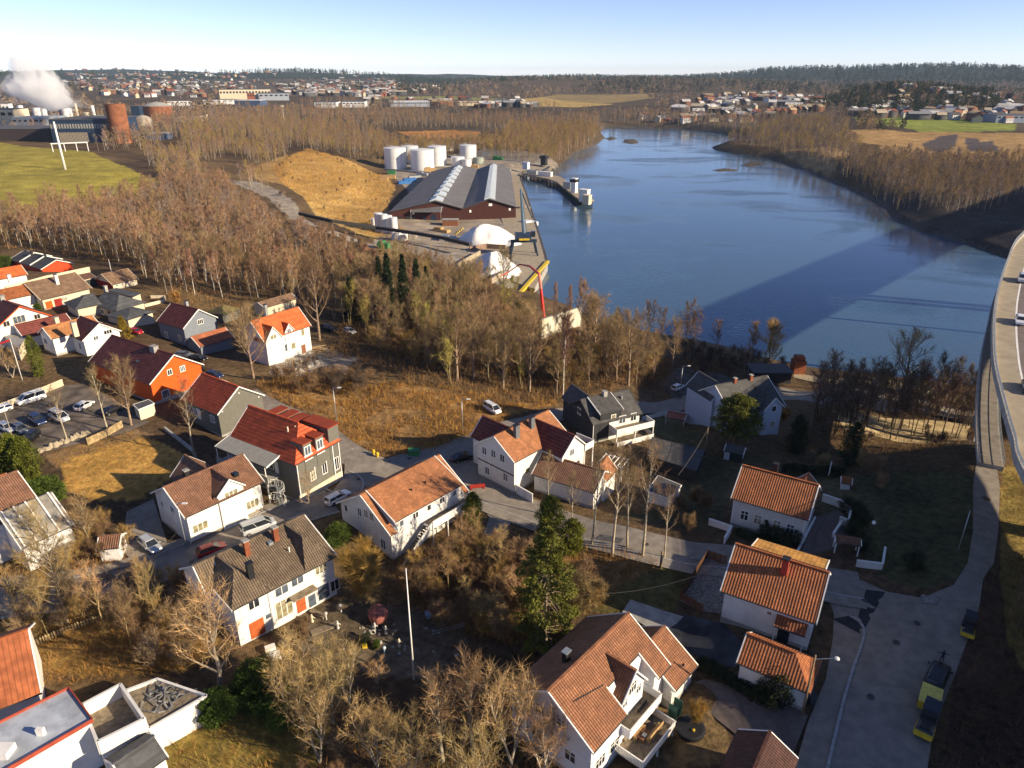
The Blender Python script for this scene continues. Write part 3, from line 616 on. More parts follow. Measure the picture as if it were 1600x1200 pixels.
def set_uv(me):
    uv = me.uv_layers.new(name='UVMap'); co = np.array([v.co[:] for v in me.vertices])
    for p in me.polygons:
        n = np.array(p.normal); u = np.cross([0,0,1], n); l_ = np.linalg.norm(u)
        u = np.array([1.,0,0]) if l_ < 1e-3 else u/l_
        v = np.cross(n, u)
        for li in p.loop_indices:
            c = co[me.loops[li].vertex_index]; uv.data[li].uv = (float(c@u)+50, float(c@v)+50)
def key(p): return (round(p[0], 2), round(p[1], 2), round(p[2], 2))
def roof_solid(polys, th):
    mb = MB(); cnt = {}; seen = set(); polys = [[Vector(p) for p in P] for P in polys]
    for P in polys:
        for i in range(len(P)): cnt[frozenset((key(P[i]), key(P[(i+1) % len(P)])))] = cnt.get(frozenset((key(P[i]), key(P[(i+1) % len(P)]))), 0)+1
    edges = []; zmax = max(p.z for P in polys for p in P)
    for P in polys:
        P = [Vector(p) for p in P]
        n = (P[1]-P[0]).cross(P[2]-P[0])
        if n.z < 0: P = P[::-1]
        k = len(P); mb.add(P, [tuple(range(k))]); mb.add([p-Vector((0,0,th)) for p in P], [tuple(range(k))[::-1]])
        for i in range(k):
            a, b = P[i], P[(i+1) % k]
            if cnt[frozenset((key(a), key(b)))] == 1:
                mb.add([a, b, b-Vector((0,0,th)), a-Vector((0,0,th))], [(3,2,1,0)]); edges.append((a, b))
            elif abs(a.z-b.z) < .02 and a.z > zmax-.05 and frozenset((key(a), key(b))) not in seen: seen.add(frozenset((key(a), key(b)))); edges.append((a, b, 'ridge'))
    return mb, edges
def strip(a, b, w, h, m, name, parent, dz=0., off=None):
    a = Vector(a); b = Vector(b); d = (b-a).normalized(); s = d.cross(Vector((0,0,1)))
    if s.length < 1e-3: s = Vector((1,0,0))
    s.normalize(); u = s.cross(d).normalized(); mb = MB(); vs = []
    for p in (a-d*.02, b+d*.02):
        for x, z in ((-w/2,0),(w/2,0),(w/2,h),(-w/2,h)): vs.append(p+s*x+Vector((0,0,z+dz)))
    mb.add(vs, [(0,1,2,3),(7,6,5,4),(0,4,5,1),(1,5,6,2),(2,6,7,3),(3,7,4,0)])
    return mb.build(name, m, parent)
def make_roof(root, polys, m, trim=WHITE, th=.18, gutter=DARKG, ridge=True, capm=None):
    mb, edges = roof_solid(polys, th); o = mb.build('roof', m, root); set_uv(o.data)
    for e in edges:
        if len(e) == 3:
            if ridge: strip(e[0], e[1], .30, .11, capm or CAPS.get(m.name, m), 'ridge_cap', o, dz=-.04)
        elif abs(e[0].z-e[1].z) < .05:
            if gutter: strip(e[0], e[1], .14, .12, gutter, 'gutter', o, dz=-.15)
        elif trim: strip(e[0], e[1], .13, .26, trim, 'bargeboard', o, dz=-.215)
    return o
WCACHE = {}; WR_ = random.Random(4); GLASS2 = mat('window_glass_painted_sky', (.10,.125,.16), .12, .6, var=.35, scale=1.2)  # GLASS2: bluish sky reflection painted into the pane colour
def rgl(): return WR_.choice([GLASS, GLASS, GLASS2, GLASS2, CURT])
def window_meshes(w, h, style, gm, fm):
    k = (round(w,2), round(h,2), style, gm.name, fm.name)
    if k in WCACHE: return WCACHE[k]
    f = MB(); t = .12
    f.box(-w/2-t, w/2+t, -.02, .06, -t, .003, 0).box(-w/2-t, w/2+t, -.02, .06, h-.003, h+t, 0)
    f.box(-w/2-t, -w/2, -.02, .058, .003, h-.003, 0).box(w/2, w/2+t, -.02, .058, .003, h-.003, 0)
    nv = {'1':0,'2':1,'t':1,'4':1,'3':2,'6':2,'d':0}[style]
    for i in range(nv):
        x = -w/2+w*(i+1)/(nv+1); f.box(x-.045, x+.045, -.02, .055, .003, h-.003)
    if style in 't46': f.box(-w/2, w/2, -.02, .05, h*.66-.04, h*.66+.04)
    g = MB().box(-w/2, w/2, -.02, .018, .003, h-.003)
    def fin(mb, nm, m_):
        me = mesh(nm, mb.V, mb.F, m_); me.transform(Matrix.Scale(-1, 4, (0,1,0))); me.flip_normals(); return me
    WCACHE[k] = (fin(f, 'window', fm), fin(g, 'pane', gm)); return WCACHE[k]
class House:
    def __init__(s, k, name, label, cat, wm, rm, ov=.5, roof='g', trim=WHITE, found=CONC, build=True, group=None, polys=None, wallpoly=None, skirt=2.5, params=None):
        cx, cy, rz, z0, L, w, he, hr, ia, ib = params or HP[k]
        s.p = (cx, cy, rz, z0, L, w, he, hr); s.ov = ov; s.wm = wm; s.rm = rm; s.trim = trim
        s.root = thing(name, label, cat, (cx, cy, z0), rz, group); s.M = Matrix.Translation((cx, cy, z0)) @ Matrix.Rotation(rz, 4, 'Z'); s.Mi = s.M.inverted()
        hx = L/2; s.hx = hx; s.w = w; s.he = he; s.hr = hr; s.sl = (hr-he)/w
        if not build: return
        s.body(-hx, hx, -w, w, he, hr, roof, ia, ib, wm, rm, ov, skirt=skirt)
        if found: MB().box(-hx+ov-.04, hx-ov+.04, -w+ov-.04, w-ov+.04, -skirt-.3, .45).build('foundation', found, s.root)
    def body(s, x0, x1, y0, y1, he, hr, roof, ia, ib, wm, rm, ov, skirt=2.5, z0=None):
        yc = (y0+y1)/2; w = (y1-y0)/2; sl = (hr-he)/w
        ra = ia if roof in ('hA','hh') else 0; rb = ib if roof in ('hB','hh') else 0
        A = [(x0,y0,he),(x1,y0,he),(x1-rb,yc,hr),(x0+ra,yc,hr)]; B = [(x1,y1,he),(x0,y1,he),(x0+ra,yc,hr),(x1-rb,yc,hr)]
        P = [A, B]
        if ra: P.append([(x0,y1,he),(x0,y0,he),(x0+ra,yc,hr)])
        if rb: P.append([(x1,y0,he),(x1,y1,he),(x1-rb,yc,hr)])
        r = make_roof(s.root, P, rm, s.trim)
        te = he+ov*sl-.2; ta = hr-.2; b = -skirt if z0 is None else z0; mb = MB(); a0, a1, c0, c1 = x0+ov, x1-ov, y0+ov, y1-ov
        if ra: tz0 = te
        V = [(a0,c0,b),(a1,c0,b),(a1,c1,b),(a0,c1,b),(a0,c0,te),(a1,c0,te),(a1,c1,te),(a0,c1,te),(a0,yc,te if ra else ta),(a1,yc,te if rb else ta)]
        mb.add(V, [(0,1,5,4),(1,2,6,9,5),(2,3,7,6),(3,0,4,8,7),(4,5,9,8),(6,7,8,9),(3,2,1,0)])
        mb.build('wall', wm, s.root); return r
    def loc(s, px, py, z):
        q = U(px, py, s.p[3]+z); v = s.Mi @ Vector(q); return v.x, v.y
    def onwall(s, side, px, py, c=None):
        o = s.Mi @ Vector((0,0,CAMH)); d = s.Mi.to_3x3() @ Vector(ray(px, py))
        if c is None: c = {'n':-s.w+s.ov,'f':s.w-s.ov,'A':-s.hx+s.ov,'B':s.hx-s.ov}[side]
        ax = 1 if side in 'nf' else 0; t = (c-o[ax])/d[ax]; p = o+d*t
        return p
    def T(s, side, p):
        rz = {'n':0,'B':math.pi/2,'f':math.pi,'A':-math.pi/2}[side]
        return p, rz
    def win(s, side, px, py, w, h, style='2', gm=None, fm=None, c=None, zc=None, label=None):
        p = s.onwall(side, px, py, c); z = (p.z if zc is None else zc)-h/2
        rz = {'n':0,'B':math.pi/2,'f':math.pi,'A':-math.pi/2}[side]
        mf, mg = window_meshes(w, h, style, gm or rgl(), fm or WHITE)
        o = ob('window', mf, s.root, (p.x, p.y, z), rz)
        if label: o['label'] = label
        ob('pane', mg, o); return o
    def winl(s, side, a, z, w, h, style='2', gm=None, fm=None, c=None):
        if c is None: c = {'n':-s.w+s.ov,'f':s.w-s.ov,'A':-s.hx+s.ov,'B':s.hx-s.ov}[side]
        p = (a, c) if side in 'nf' else (c, a); rz = {'n':0,'B':math.pi/2,'f':math.pi,'A':-math.pi/2}[side]
        mf, mg = window_meshes(w, h, style, gm or rgl(), fm or WHITE)
        o = ob('window', mf, s.root, (p[0], p[1], z), rz); ob('pane', mg, o); return o
    def door(s, side, px, py, w=1.0, h=2.1, m=None, c=None, z0=None, name='door'):
        p = s.onwall(side, px, py, c); z = p.z-h/2 if z0 is None else z0; rz = {'n':0,'B':math.pi/2,'f':math.pi,'A':-math.pi/2}[side]
        d = ob(name, MB().box(-w/2, w/2, -.06, .05, 0, h).box(-w/2-.1, w/2+.1, -.04, .04, 0, h+.1).V and None, s.root, (p.x, p.y, z), rz) if False else None
        mb = MB().box(-w/2, w/2, -.06, .05, 0, h).box(-w/2-.1, -w/2-.002, -.05, .05, 0, h).box(w/2+.002, w/2+.1, -.05, .05, 0, h).box(-w/2-.1, w/2+.1, -.05, .05, h+.002, h+.1)
        o = mb.build(name, m or DOORW, s.root, loc=(p.x, p.y, z), rz=rz)
        MB().box(w*.32, w*.40, -.12, -.063, h*.47, h*.5).build('handle', BLACK, o); return o
    def cross(s, xc, cw, yf, yb, ez, hz, ov=.35, zb=None, wm=None, rm=None, sgn=1, ytop=None):   # gable facing -y (sgn 1) or +y (sgn -1)
        P1 = [(xc-cw, yf, ez), (xc, yf, hz), (xc, yb, hz), (xc-cw, yb, ez)]; P2 = [(xc+cw, yf, ez), (xc, yf, hz), (xc, yb, hz), (xc+cw, yb, ez)]
        make_roof(s.root, [P1, P2], rm or s.rm, s.trim)
        sl = (hz-ez)/cw; a = cw-ov; te = ez+ov*sl-.19; ta = hz-.19; b = -2.5 if zb is None else zb; y0 = yf+ov*sgn*.8; y1 = yb
        V = [(xc-a,y0,b),(xc+a,y0,b),(xc+a,y0,te),(xc,y0,ta),(xc-a,y0,te),(xc-a,y1,b),(xc+a,y1,b),(xc+a,y1,te),(xc,y1,ta),(xc-a,y1,te)]
        F = [(0,1,2,3,4),(9,8,7,6,5),(1,6,7,2),(2,7,8,3),(3,8,9,4),(4,9,5,0),(0,5,6,1)]
        if sgn < 0: F = [f[::-1] for f in F]
        MB().add(V, F).build('cross_gable', wm or s.wm, s.root); return y0
    def shed(s, x0, x1, yf, yb, zf, zb, wm=None, rm=None, ov=.3, z0=0., trim=WHITE, name='dormer'):
        make_roof(s.root, [[(x0,yf,zf),(x1,yf,zf),(x1,yb,zb),(x0,yb,zb)]], rm or s.rm, trim, th=.15)
        sg = 1 if yb > yf else -1; k = (zb-zf)/(yb-yf); y0 = yf+ov*sg
        a0, a1 = x0+ov, x1-ov; zt = lambda y: zf+(y-yf)*k-.16
        V = [(a0,y0,z0),(a1,y0,z0),(a1,yb,z0),(a0,yb,z0),(a0,y0,zt(y0)),(a1,y0,zt(y0)),(a1,yb,zt(yb)),(a0,yb,zt(yb))]
        F = [(0,1,5,4),(1,2,6,5),(2,3,7,6),(3,0,4,7),(4,5,6,7),(3,2,1,0)]
        if sg < 0: F = [f[::-1] for f in F]
        MB().add(V, F).build(name, wm or s.wm, s.root); return y0
    def chimney(s, px, py, zt, sx=.7, sy=.7, m=None, cap=None, zb=None, name='chimney'):
        x, y = s.loc(px, py, zt); zb = s.hr-2.6 if zb is None else zb
        o = MB().box(x-sx/2, x+sx/2, y-sy/2, y+sy/2, zb, zt).build(name, m or BLACK, s.root)
        MB().box(x-sx/2-.08, x+sx/2+.08, y-sy/2-.08, y+sy/2+.08, zt+.002, zt+.12).build('chimney_cap', cap or BLACK, o); return o
    def box(s, name, x0, x1, y0, y1, z0, z1, m, parent=None): return MB().box(x0, x1, y0, y1, z0, z1).build(name, m, parent or s.root)
    def balcony(s, x0, x1, y0, y1, z, rh=1.0, m=None, floor=None, sides='nAB', posts=True, solid=True, zg=-1):
        f = MB().box(x0, x1, y0, y1, z-.2, z).build('balcony', floor or WOOD, s.root); m = m or WHITE
        E = {'n':((x0,y0),(x1,y0)),'A':((x0,y0),(x0,y1)),'B':((x1,y0),(x1,y1)),'f':((x0,y1),(x1,y1))}
        for q in sides:
            a, b = E[q]; mb = MB(); L = math.hypot(b[0]-a[0], b[1]-a[1]); n = max(2, int(L/.16)); hor = q in 'nf'
            o = .05
            def bx(u0, u1, t, z0, z1):
                if hor: mb.box(a[0]+u0, a[0]+u1, a[1]-t, a[1]+t, z0, z1)
                else: mb.box(a[0]-t, a[0]+t, a[1]+u0, a[1]+u1, z0, z1)
            if solid: bx(0, L, .03, z-.22, z+rh-.05)
            else:
                for i in range(n): bx(L*i/n, L*i/n+.09, .02, z-.1, z+rh-.05)
            bx(-.04, L+.04, .07, z+rh-.05, z+rh+.03)
            mb.build('railing', m, f)
        if posts:
            n = max(2, int((x1-x0)/3)+1)
            for i in range(n):
                x = x0+.1+(x1-x0-.2)*i/(n-1); MB().box(x-.08, x+.08, y0+.03, y0+.19, zg, z-.202).build('post', m, f)
        return f
# --- bottom: white boarded house with brown tiles and a deck
h = House('a27', 'house', 'large white boarded house with brown tiled roof, cross gable and timber deck', 'house', W_WHITEV, T_BROWN, .55, build=False)
X_, w_, e_, r_, sl_ = h.hx, h.w, h.he, h.hr, h.sl; ga, gb, yr = -1.35, 4.7, -3.0; zr = e_+(w_+yr)*sl_
make_roof(h.root, [[(-X_,-w_,e_),(ga,-w_,e_),(ga,yr,zr),(-X_,yr,zr)], [(-X_,yr,zr),(ga,yr,zr),(gb,yr,zr),(X_,yr,zr),(X_,0,r_),(-X_,0,r_)], [(gb,-w_,e_),(X_,-w_,e_),(X_,yr,zr),(gb,yr,zr)], [(-X_,w_,e_),(X_,w_,e_),(X_,0,r_),(-X_,0,r_)]], T_BROWN, WHITE, capm=CAPS['brown_clay_tile'])
a_, c_ = X_-.55, w_-.55; te = e_+.55*sl_-.2
def pent(mb, x0, x1, y0, zb_):
    t0 = e_+(w_+y0)*sl_-.2
    mb.add([(x0,y0,zb_),(x1,y0,zb_),(x1,c_,zb_),(x0,c_,zb_),(x0,y0,t0),(x1,y0,t0),(x1,c_,te),(x0,c_,te),(x0,0,r_-.2),(x1,0,r_-.2)], [(0,1,5,4),(1,2,6,9,5),(2,3,7,6),(3,0,4,8,7),(4,5,9,8),(6,7,8,9),(3,2,1,0)])
mb = MB(); pent(mb, -a_, ga-.1, -c_, 2.6); pent(mb, gb+.1, a_, -c_, 2.6); pent(mb, ga-.098, gb+.098, -3.4, 2.6); mb.box(-a_, a_, -c_, c_, -2.5, 2.598); mb.build('wall', W_WHITEV, h.root)
MB().box(-a_-.04, a_+.04, -c_-.04, c_+.04, -2.8, .1).build('foundation', CONC, h.root)
yf = h.cross(1.3, 2.65, -4.7, .0, 5.5, 8.75, .35, zb=2.6)
h.winl('n', 1.3, 5.6, 1.3, 1.3, '6', c=yf); h.winl('n', 0, 4.6, .8, 1.0, '4', c=yf); h.winl('n', 2.6, 4.6, .8, 1.0, '4', c=yf)
h.balcony(ga-.05, gb+.05, -h.w-.5, -3.9, 2.75, 1.0, W_WHITEV, sides='nAB', posts=False)
h.balcony(-2.3, 4.1, -h.w-2.7, -h.w+.5, 1.0, .95, WHITE, sides='nAB', solid=False, posts=True)
h.winl('A', 1.3, 5.1, 1.0, 1.2, '4'); h.winl('A', -1.4, 5.1, 1.0, 1.2, '4'); h.winl('A', -2.6, 1.6, 1.2, 1.3, '4'); h.winl('A', 1.6, 1.6, 1.2, 1.3, '4')
for x, st in ((-5, '6'), (-2.5, '4'), (5.3, '4')): h.winl('n', x, 1.3, 1.5, 1.3, st)
h.door('n', 1001, 1128, 1.6, 2.1, GLASS, z0=1.0)
h.box('belt_board', -h.hx+.5, -h.hx+.546, -h.w+.5, h.w-.5, 3.2, 3.4, WHITE)
h.chimney(885, 1018, 9.6, .75, .55, BLACK, STEEL, zb=6)
gx = 2.3
mb = MB()                                     # snow guards on the near slope
for i in range(13): x = -5.6+i*.32; mb.box(x, x+.22, -2.0-i*.06, -1.94-i*.06, h.hr-(2.0+i*.06)*h.sl, h.hr-(2.0+i*.06)*h.sl+.14)
mb.build('snow_guard', DARKG, h.root)
h = House('a27g', 'garage', 'garage wing with brown tiled gable roof behind the large white boarded house', 'garage', W_WHITE, T_BROWN, .4)
h.box('garage_door', h.hx-.41, h.hx-.36, -1.6, 1.6, 0, 2.2, DOORW); h.box('post', -h.hx-.3, -h.hx-.1, -h.w+.2, -h.w+.4, -1, 2.7, WHITE)
# --- white house with orange tiles and yellow ribbed far slope
h = House('a25', 'house', 'white rendered house with orange tiled roof, red chimney and yellow ribbed far slope', 'house', W_PLAST, T_ORANGE, .45)
h.chimney(1229, 873, h.hr+1.0, .75, .75, mat('red_chimney', (.42,.05,.03), .8), zb=h.hr-1.2)
mb = MB(); w_ = 4.3; x = -h.hx+1.9
make_roof(h.root, [[(x, .25, h.hr+.12), (h.hx-.5, .25, h.hr+.12), (h.hx-.5, 4.4, h.hr+.12-4.1*.35), (x, 4.4, h.hr+.12-4.1*.35)]], T_YELLOW, WHITE, .12)
h.box('gable_end', -h.hx+2.3, h.hx-.9, .9, 4.2, h.he, h.hr-1.6, W_PLAST)
h.winl('n', .35, 3.2, .5, .45, '1'); 
make_roof(h.root, [[(1.2, -h.w-.9, 3.0), (4.7, -h.w-.9, 3.0), (4.7, -h.w+.46, 3.75), (1.2, -h.w+.46, 3.75)]], T_ORANGE, None, .14)
for x in (1.35, 4.55): h.box('post', x-.06, x+.06, -h.w-.8, -h.w-.68, -1.2, 2.85, WHITE)
h.door('n', 1222, 1000, 1.1, 2.1, GLASS, z0=-.1); h.winl('B', -1.5, 2.2, 1.0, 1.1, '2'); h.winl('B', 1.5, 2.2, 1.0, 1.1, '2')
h = House('a26', 'garage', 'white garage with orange tiled half hipped roof beside the street kerb', 'garage', W_PLAST, T_ORANGE, .35, 'hB')
h.box('drainpipe', h.hx-.4, h.hx-.3, -h.w+.2, -h.w+.3, 0, 2.8, WOOD_O)
h = House('a24', 'house', 'pale cream house with orange tiled roof and four white windows beside the lawn', 'house', W_LTCREAM, T_ORANGE, .4)
for px, py in ((1163, 806.5), (1184, 811.8), (1213.6, 820.5), (1234.5, 827)): h.win('n', px, py, 1.0, 1.45, 't', c=None, zc=2.35)
o_ = h.onwall('n', 1197, 819); MB().tube((o_.x, o_.y-.06, 2.5), (o_.x, o_.y-.02, 2.5), .28, n=12).build('wall_wreath', BLACK, h.root)
h.chimney(1213, 725, h.hr+.9, .7, .7, BLACK, BLACK); h.box('corner_board', -h.hx+.36, -h.hx+.52, -h.w+.36, -h.w+.52, .46, h.he, WHITE); h.box('corner_board', h.hx-.52, h.hx-.36, -h.w+.36, -h.w+.52, .46, h.he, WHITE)
h.door('B', 1283, 800, 1.0, 2.1, DOORW, z0=.6); h.winl('B', -1.8, 1.9, 1.0, 1.3, 't')
h.cross(3.2, 2.2, h.w+2.0, .3, 4.0, 6.2, .35, rm=T_ORANGE, sgn=-1)
# porch wall of that house
def wall_thing(name, label, cat, pts, hgt, th, m, cap=None, group=None, world=False, levels=None, kind=None, parts=True):
    P = [Vector((p[0], p[1], Hs(p[0], p[1]))) if world else G(*p) for p in pts]; c = P[0].copy()
    root = thing(name, label, cat, c, 0, group)
    for a, b in zip(P[:-1], P[1:]):
        a2 = a-c; b2 = b-c; d = (b2-a2); d.z = 0; L = d.length; d.normalize(); s_ = Vector((-d.y, d.x, 0))*th/2
        n = max(1, int(L/4)); mb = MB()
        za = a2.z; zb_ = b2.z
        V = [a2-s_, b2-s_, b2+s_, a2+s_]
        mb.add([Vector((v.x, v.y, v.z-1)) for v in V]+[Vector((v.x, v.y, v.z+hgt)) for v in V], [(3,2,1,0),(4,5,6,7),(0,1,5,4),(1,2,6,5),(2,3,7,6),(3,0,4,7)])
        mb.build('wall_panel' if 'fence' not in name else 'fence_panel', m, root)
        if cap: strip(a2+Vector((0,0,hgt)), b2+Vector((0,0,hgt)), th+.1, .08, cap, 'coping', root)
    return root
wall_thing('garden_wall', 'low white wall stepping down beside the left corner of the pale cream house', 'wall', [(1107,820),(1142,832),(1131,850)], 1.1, .2, W_PLAST, WHITE)
wall_thing('terrace_wall', 'white walled terrace with angled corner behind the pale cream house', 'wall', [(1284,783),(1312,793),(1328,806),(1323,824),(1310,819)], 1.3, .18, W_PLAST, WHITE)
wall_thing('garden_wall', 'short white wall by the tiled gateway under the lamp', 'wall', [(1337,885),(1377,890),(1381,864)], 1.0, .2, W_PLAST, WHITE)
wall_thing('driveway_wall', 'narrow white kerb wall along the paved drive of the cream house', 'wall', [(1273,812),(1244,868)], .5, .2, W_PLAST, WHITE)
wall_thing('driveway_wall', 'white wall end between the tiled gateway and the terrace', 'wall', [(1316,818),(1300,842)], .9, .2, W_PLAST, WHITE)
def mini(name, label, cat, px, py, rz, L, w, he, hr, wm, rm, ov=.25, roof='g', open_=False, found=None, trim=WHITE, ia=None):
    g = G(px, py); h = House(None, name, label, cat, wm, rm, ov, roof, trim, found, build=not open_, params=(g.x, g.y, rz, g.z, L, w, he, hr, ia or w, ia or w), skirt=1)
    if open_:
        make_roof(h.root, [[(-L/2,-w,he),(L/2,-w,he),(L/2,0,hr),(-L/2,0,hr)],[(-L/2,w,he),(L/2,w,he),(L/2,0,hr),(-L/2,0,hr)]], rm, trim)
        for x in (-L/2+.2, L/2-.2):
            for y in (-w+.2, w-.2): h.box('post', x-.08, x+.08, y-.08, y+.08, -1, he+.05, wm)
    return h
h = mini('gateway', 'open gateway with low brown tiled roof beside the garden lamp', 'gateway', 1320, 862, -.28, 3.4, .9, 2.0, 2.5, WHITE, T_MOTTLE, open_=True)
h = mini('well_house', 'tiny white well house with red tiled roof on the shaded lawn', 'well house', 1320, 762, -.4, 1.7, .9, 1.3, 2.0, W_PLAST, T_ORANGE, .2)
h = mini('playhouse', 'small dark playhouse with white trim on the shaded lawn behind the wire post', 'playhouse', 1147, 716, -.5, 3.6, 1.5, 1.9, 2.8, W_DARK, T_DARK); h.door('n', 1136, 708, .8, 1.6, DOORW, z0=0); h.winl('B', 0, .6, .8, .9, '2')
h = mini('pergola', 'open white timber pergola with red slatted roof by the lawn fence', 'pergola', 1056, 663, -.45, 4.2, 1.7, 2.2, 2.8, WHITE, mat('red_slat_roof', (.42,.15,.10), .8, kind='seam', k1=.5), open_=True)
# --- dark flat buildings in the shade
def slab_house(name, label, cat, corners, hgt, wm, rm, edge=WHITE, drop=0.0, group=None, parapet=0.0):
    g = G(sum(c[0] for c in corners)/4, sum(c[1] for c in corners)/4+8); zt = g.z+hgt; P = [Vector(U(a, b, zt)) for a, b in corners]; c = sum(P, Vector())/len(P)
    root = thing(name, label, cat, (c.x, c.y, g.z), 0, group); Q = [p-Vector((c.x, c.y, g.z)) for p in P]
    if sum(Q[i].x*Q[(i+1) % len(Q)].y-Q[(i+1) % len(Q)].x*Q[i].y for i in range(len(Q))) < 0: Q = Q[::-1]
    ins = [q*.95 for q in Q]
    MB().prism([(q.x, q.y) for q in ins], -3, hgt-.2).build('wall', wm, root)
    r = MB().prism([(q.x, q.y) for q in Q], hgt-.197, hgt).build('roof', rm, root); set_uv(r.data)
    if edge:
        for i in range(len(Q)):
            a, b = Q[i], Q[(i+1) % len(Q)]; strip((a.x, a.y, hgt), (b.x, b.y, hgt), .12, .2+parapet, edge, 'roof_edge', r, dz=-.17)
    return root, Q, c, g
slab_house('outbuilding', 'long black roofed outbuilding in deep shade behind the bare trees', 'outbuilding', [(1019,683),(1102,703),(1088,735),(1012,712)], 3.2, W_DARK, T_DARK, DARKG)
r_, Q_, c_, g_ = slab_house('flat_garage', 'small white garage with flat grey roof below the black outbuilding', 'garage', [(1028,743),(1065,758),(1045,779),(1011,767)], 2.7, W_PLAST, T_GREY)
# --- grey red-roofed pair
h = House('a14', 'house', 'olive grey house with red ribbed roof between the orange house and the flats', 'house', W_GREY, T_RED, .4)
h.win('n', 306, 644, .9, 1.3, '2'); h.door('n', 311, 647, 1.0, 2.1, DOORW); h.win('n', 332, 654.5, 1.2, 1.3, '3'); h.win('n', 299, 639.5, 1.0, 1.3, '2')
for px, py in ((373, 614), (404, 620), (347, 643)):
    p = h.onwall('B', px, py); MB().box(p.x-.02, p.x+.1, p.y-.12, p.y+.12, p.z-.12, p.z+.12).build('wall_lamp', WHITE, h.root)
h = House('a15', 'apartment_house', 'grey apartment house with red hipped roof, box dormers, gallery and spiral stair', 'apartment house', W_GREY, T_RED, .4, 'hB')
nb_ = -h.w
make_roof(h.root, [[(-h.hx-.3, nb_-2.4, 7.0), (h.hx-4.0, nb_-2.4, 7.0), (h.hx-4.0, nb_+1.2, 8.0), (-h.hx-.3, nb_+1.2, 8.0)]], mat('grey_canopy_roof', (.30,.29,.25), .8, var=.08), WHITE, .2)
for i in range(9):
    x = -h.hx+1+i*1.28
    if i % 3 == 2: h.box('door', x-.45, x+.45, nb_+.34, nb_+.39, 4.2, 6.4, DOORW)
    else: h.winl('n', x, 4.6, .8, 1.7, '1')
h.box('gallery', -h.hx-.6, h.hx-4.2, nb_-2.3, nb_+.38, 3.9, 4.1, CONC); 
for i in range(5): x = -h.hx-.3+i*3.0; h.box('gallery_post', x-.08, x+.08, nb_-2.26, nb_-2.1, -1, 3.9, WHITE); h.box('gallery_post', x-.06, x+.06, nb_-2.25, nb_-2.13, 4.1, 7.05, WHITE)
h.box('gallery_parapet', -h.hx-.6, h.hx-4.2, nb_-2.36, nb_-2.303, 3.6, 5.0, CONC)
for i in range(4): h.winl('n', -h.hx+2.2+i*3, 1.2, 1.6, 1.3, '3')
for yy, xx in ((-2.0, 0), (.6, 0)):
    y = yy; z0_ = 7.0; h.box('box_dormer', h.hx-3.2, h.hx-.32, y-.85, y+.85, 4.6, 9.9, W_GREY); h.box('dormer_roof', h.hx-3.3, h.hx-.15, y-1.0, y+1.0, 9.902, 10.08, T_RED)
    h.winl('B', y, 7.2, 1.1, 2.1, '2', c=h.hx-.32); h.box('dormer_rail', h.hx-.25, h.hx-.2, y-.85, y+.85, 6.9, 7.9, WHITE)
h.box('box_dormer', h.hx-6.0, h.hx-.33, 2.6, 4.9, 4.6, 10.4, W_GREY); h.box('dormer_roof', h.hx-6.1, h.hx-.2, 2.45, 5.1, 10.402, 10.6, T_RED)
for x in (-5.0, -2.2, .4): h.box('box_dormer', x-.9, x+.9, 1.5, h.w-.3, 7.4, 10.2, W_GREY); h.box('dormer_roof', x-1.0, x+1.0, 1.4, h.w-.1, 10.202, 10.35, T_RED)
h.win('B', 489, 741, .9, 2.0, '2'); h.win('B', 507, 731, .9, 2.0, '2'); h.win('B', 526, 724, .8, 2.2, '2')
h.box('plinth', h.hx-.44, h.hx-.3, -h.w+.3, h.w-.3, -1.5, 1.5, W_CREAM)
for y in (-h.w+.5, 3.1, 4.5): h.box('drainpipe', h.hx-.34, h.hx-.22, y-.07, y+.07, 0, 7.6, WHITE)
for px in (0, 1): h.box('roof_vent', 3.0+px*.8, 3.2+px*.8, -1.6+px*.9, -1.4+px*.9, 10.3, 11.3, W_CREAM)
ss = MB(); cx_, cy_ = h.hx-2.7, nb_-2.0
sp = ob('spiral_stair', MB().tube((cx_, cy_, -.3), (cx_, cy_, 5.2), .08).V and mesh('spiral_stair', *(lambda m_: (m_.V, m_.F))(MB().tube((cx_, cy_, -.3), (cx_, cy_, 5.2), .08)), STEEL), h.root)
for i in range(22):
    a = i*.5; T_ = Matrix.Translation((cx_, cy_, i*.19)) @ Matrix.Rotation(a, 4, 'Z'); MB().box(.08, 1.15, -.16, .16, 0, .04, T=T_).build('tread', STEEL, sp)
ss = MB()
for i in range(44):
    a = i*.25; b = a+.25; z = i*.095+1.0; ss.tube((cx_+1.15*math.cos(a), cy_+1.15*math.sin(a), z), (cx_+1.15*math.cos(b), cy_+1.15*math.sin(b), z+.095), .035, n=4)
    if i % 2 == 0: ss.tube((cx_+1.15*math.cos(a), cy_+1.15*math.sin(a), z-1), (cx_+1.15*math.cos(a), cy_+1.15*math.sin(a), z), .02, n=3)
ss.build('stair_rail', WHITE, sp)
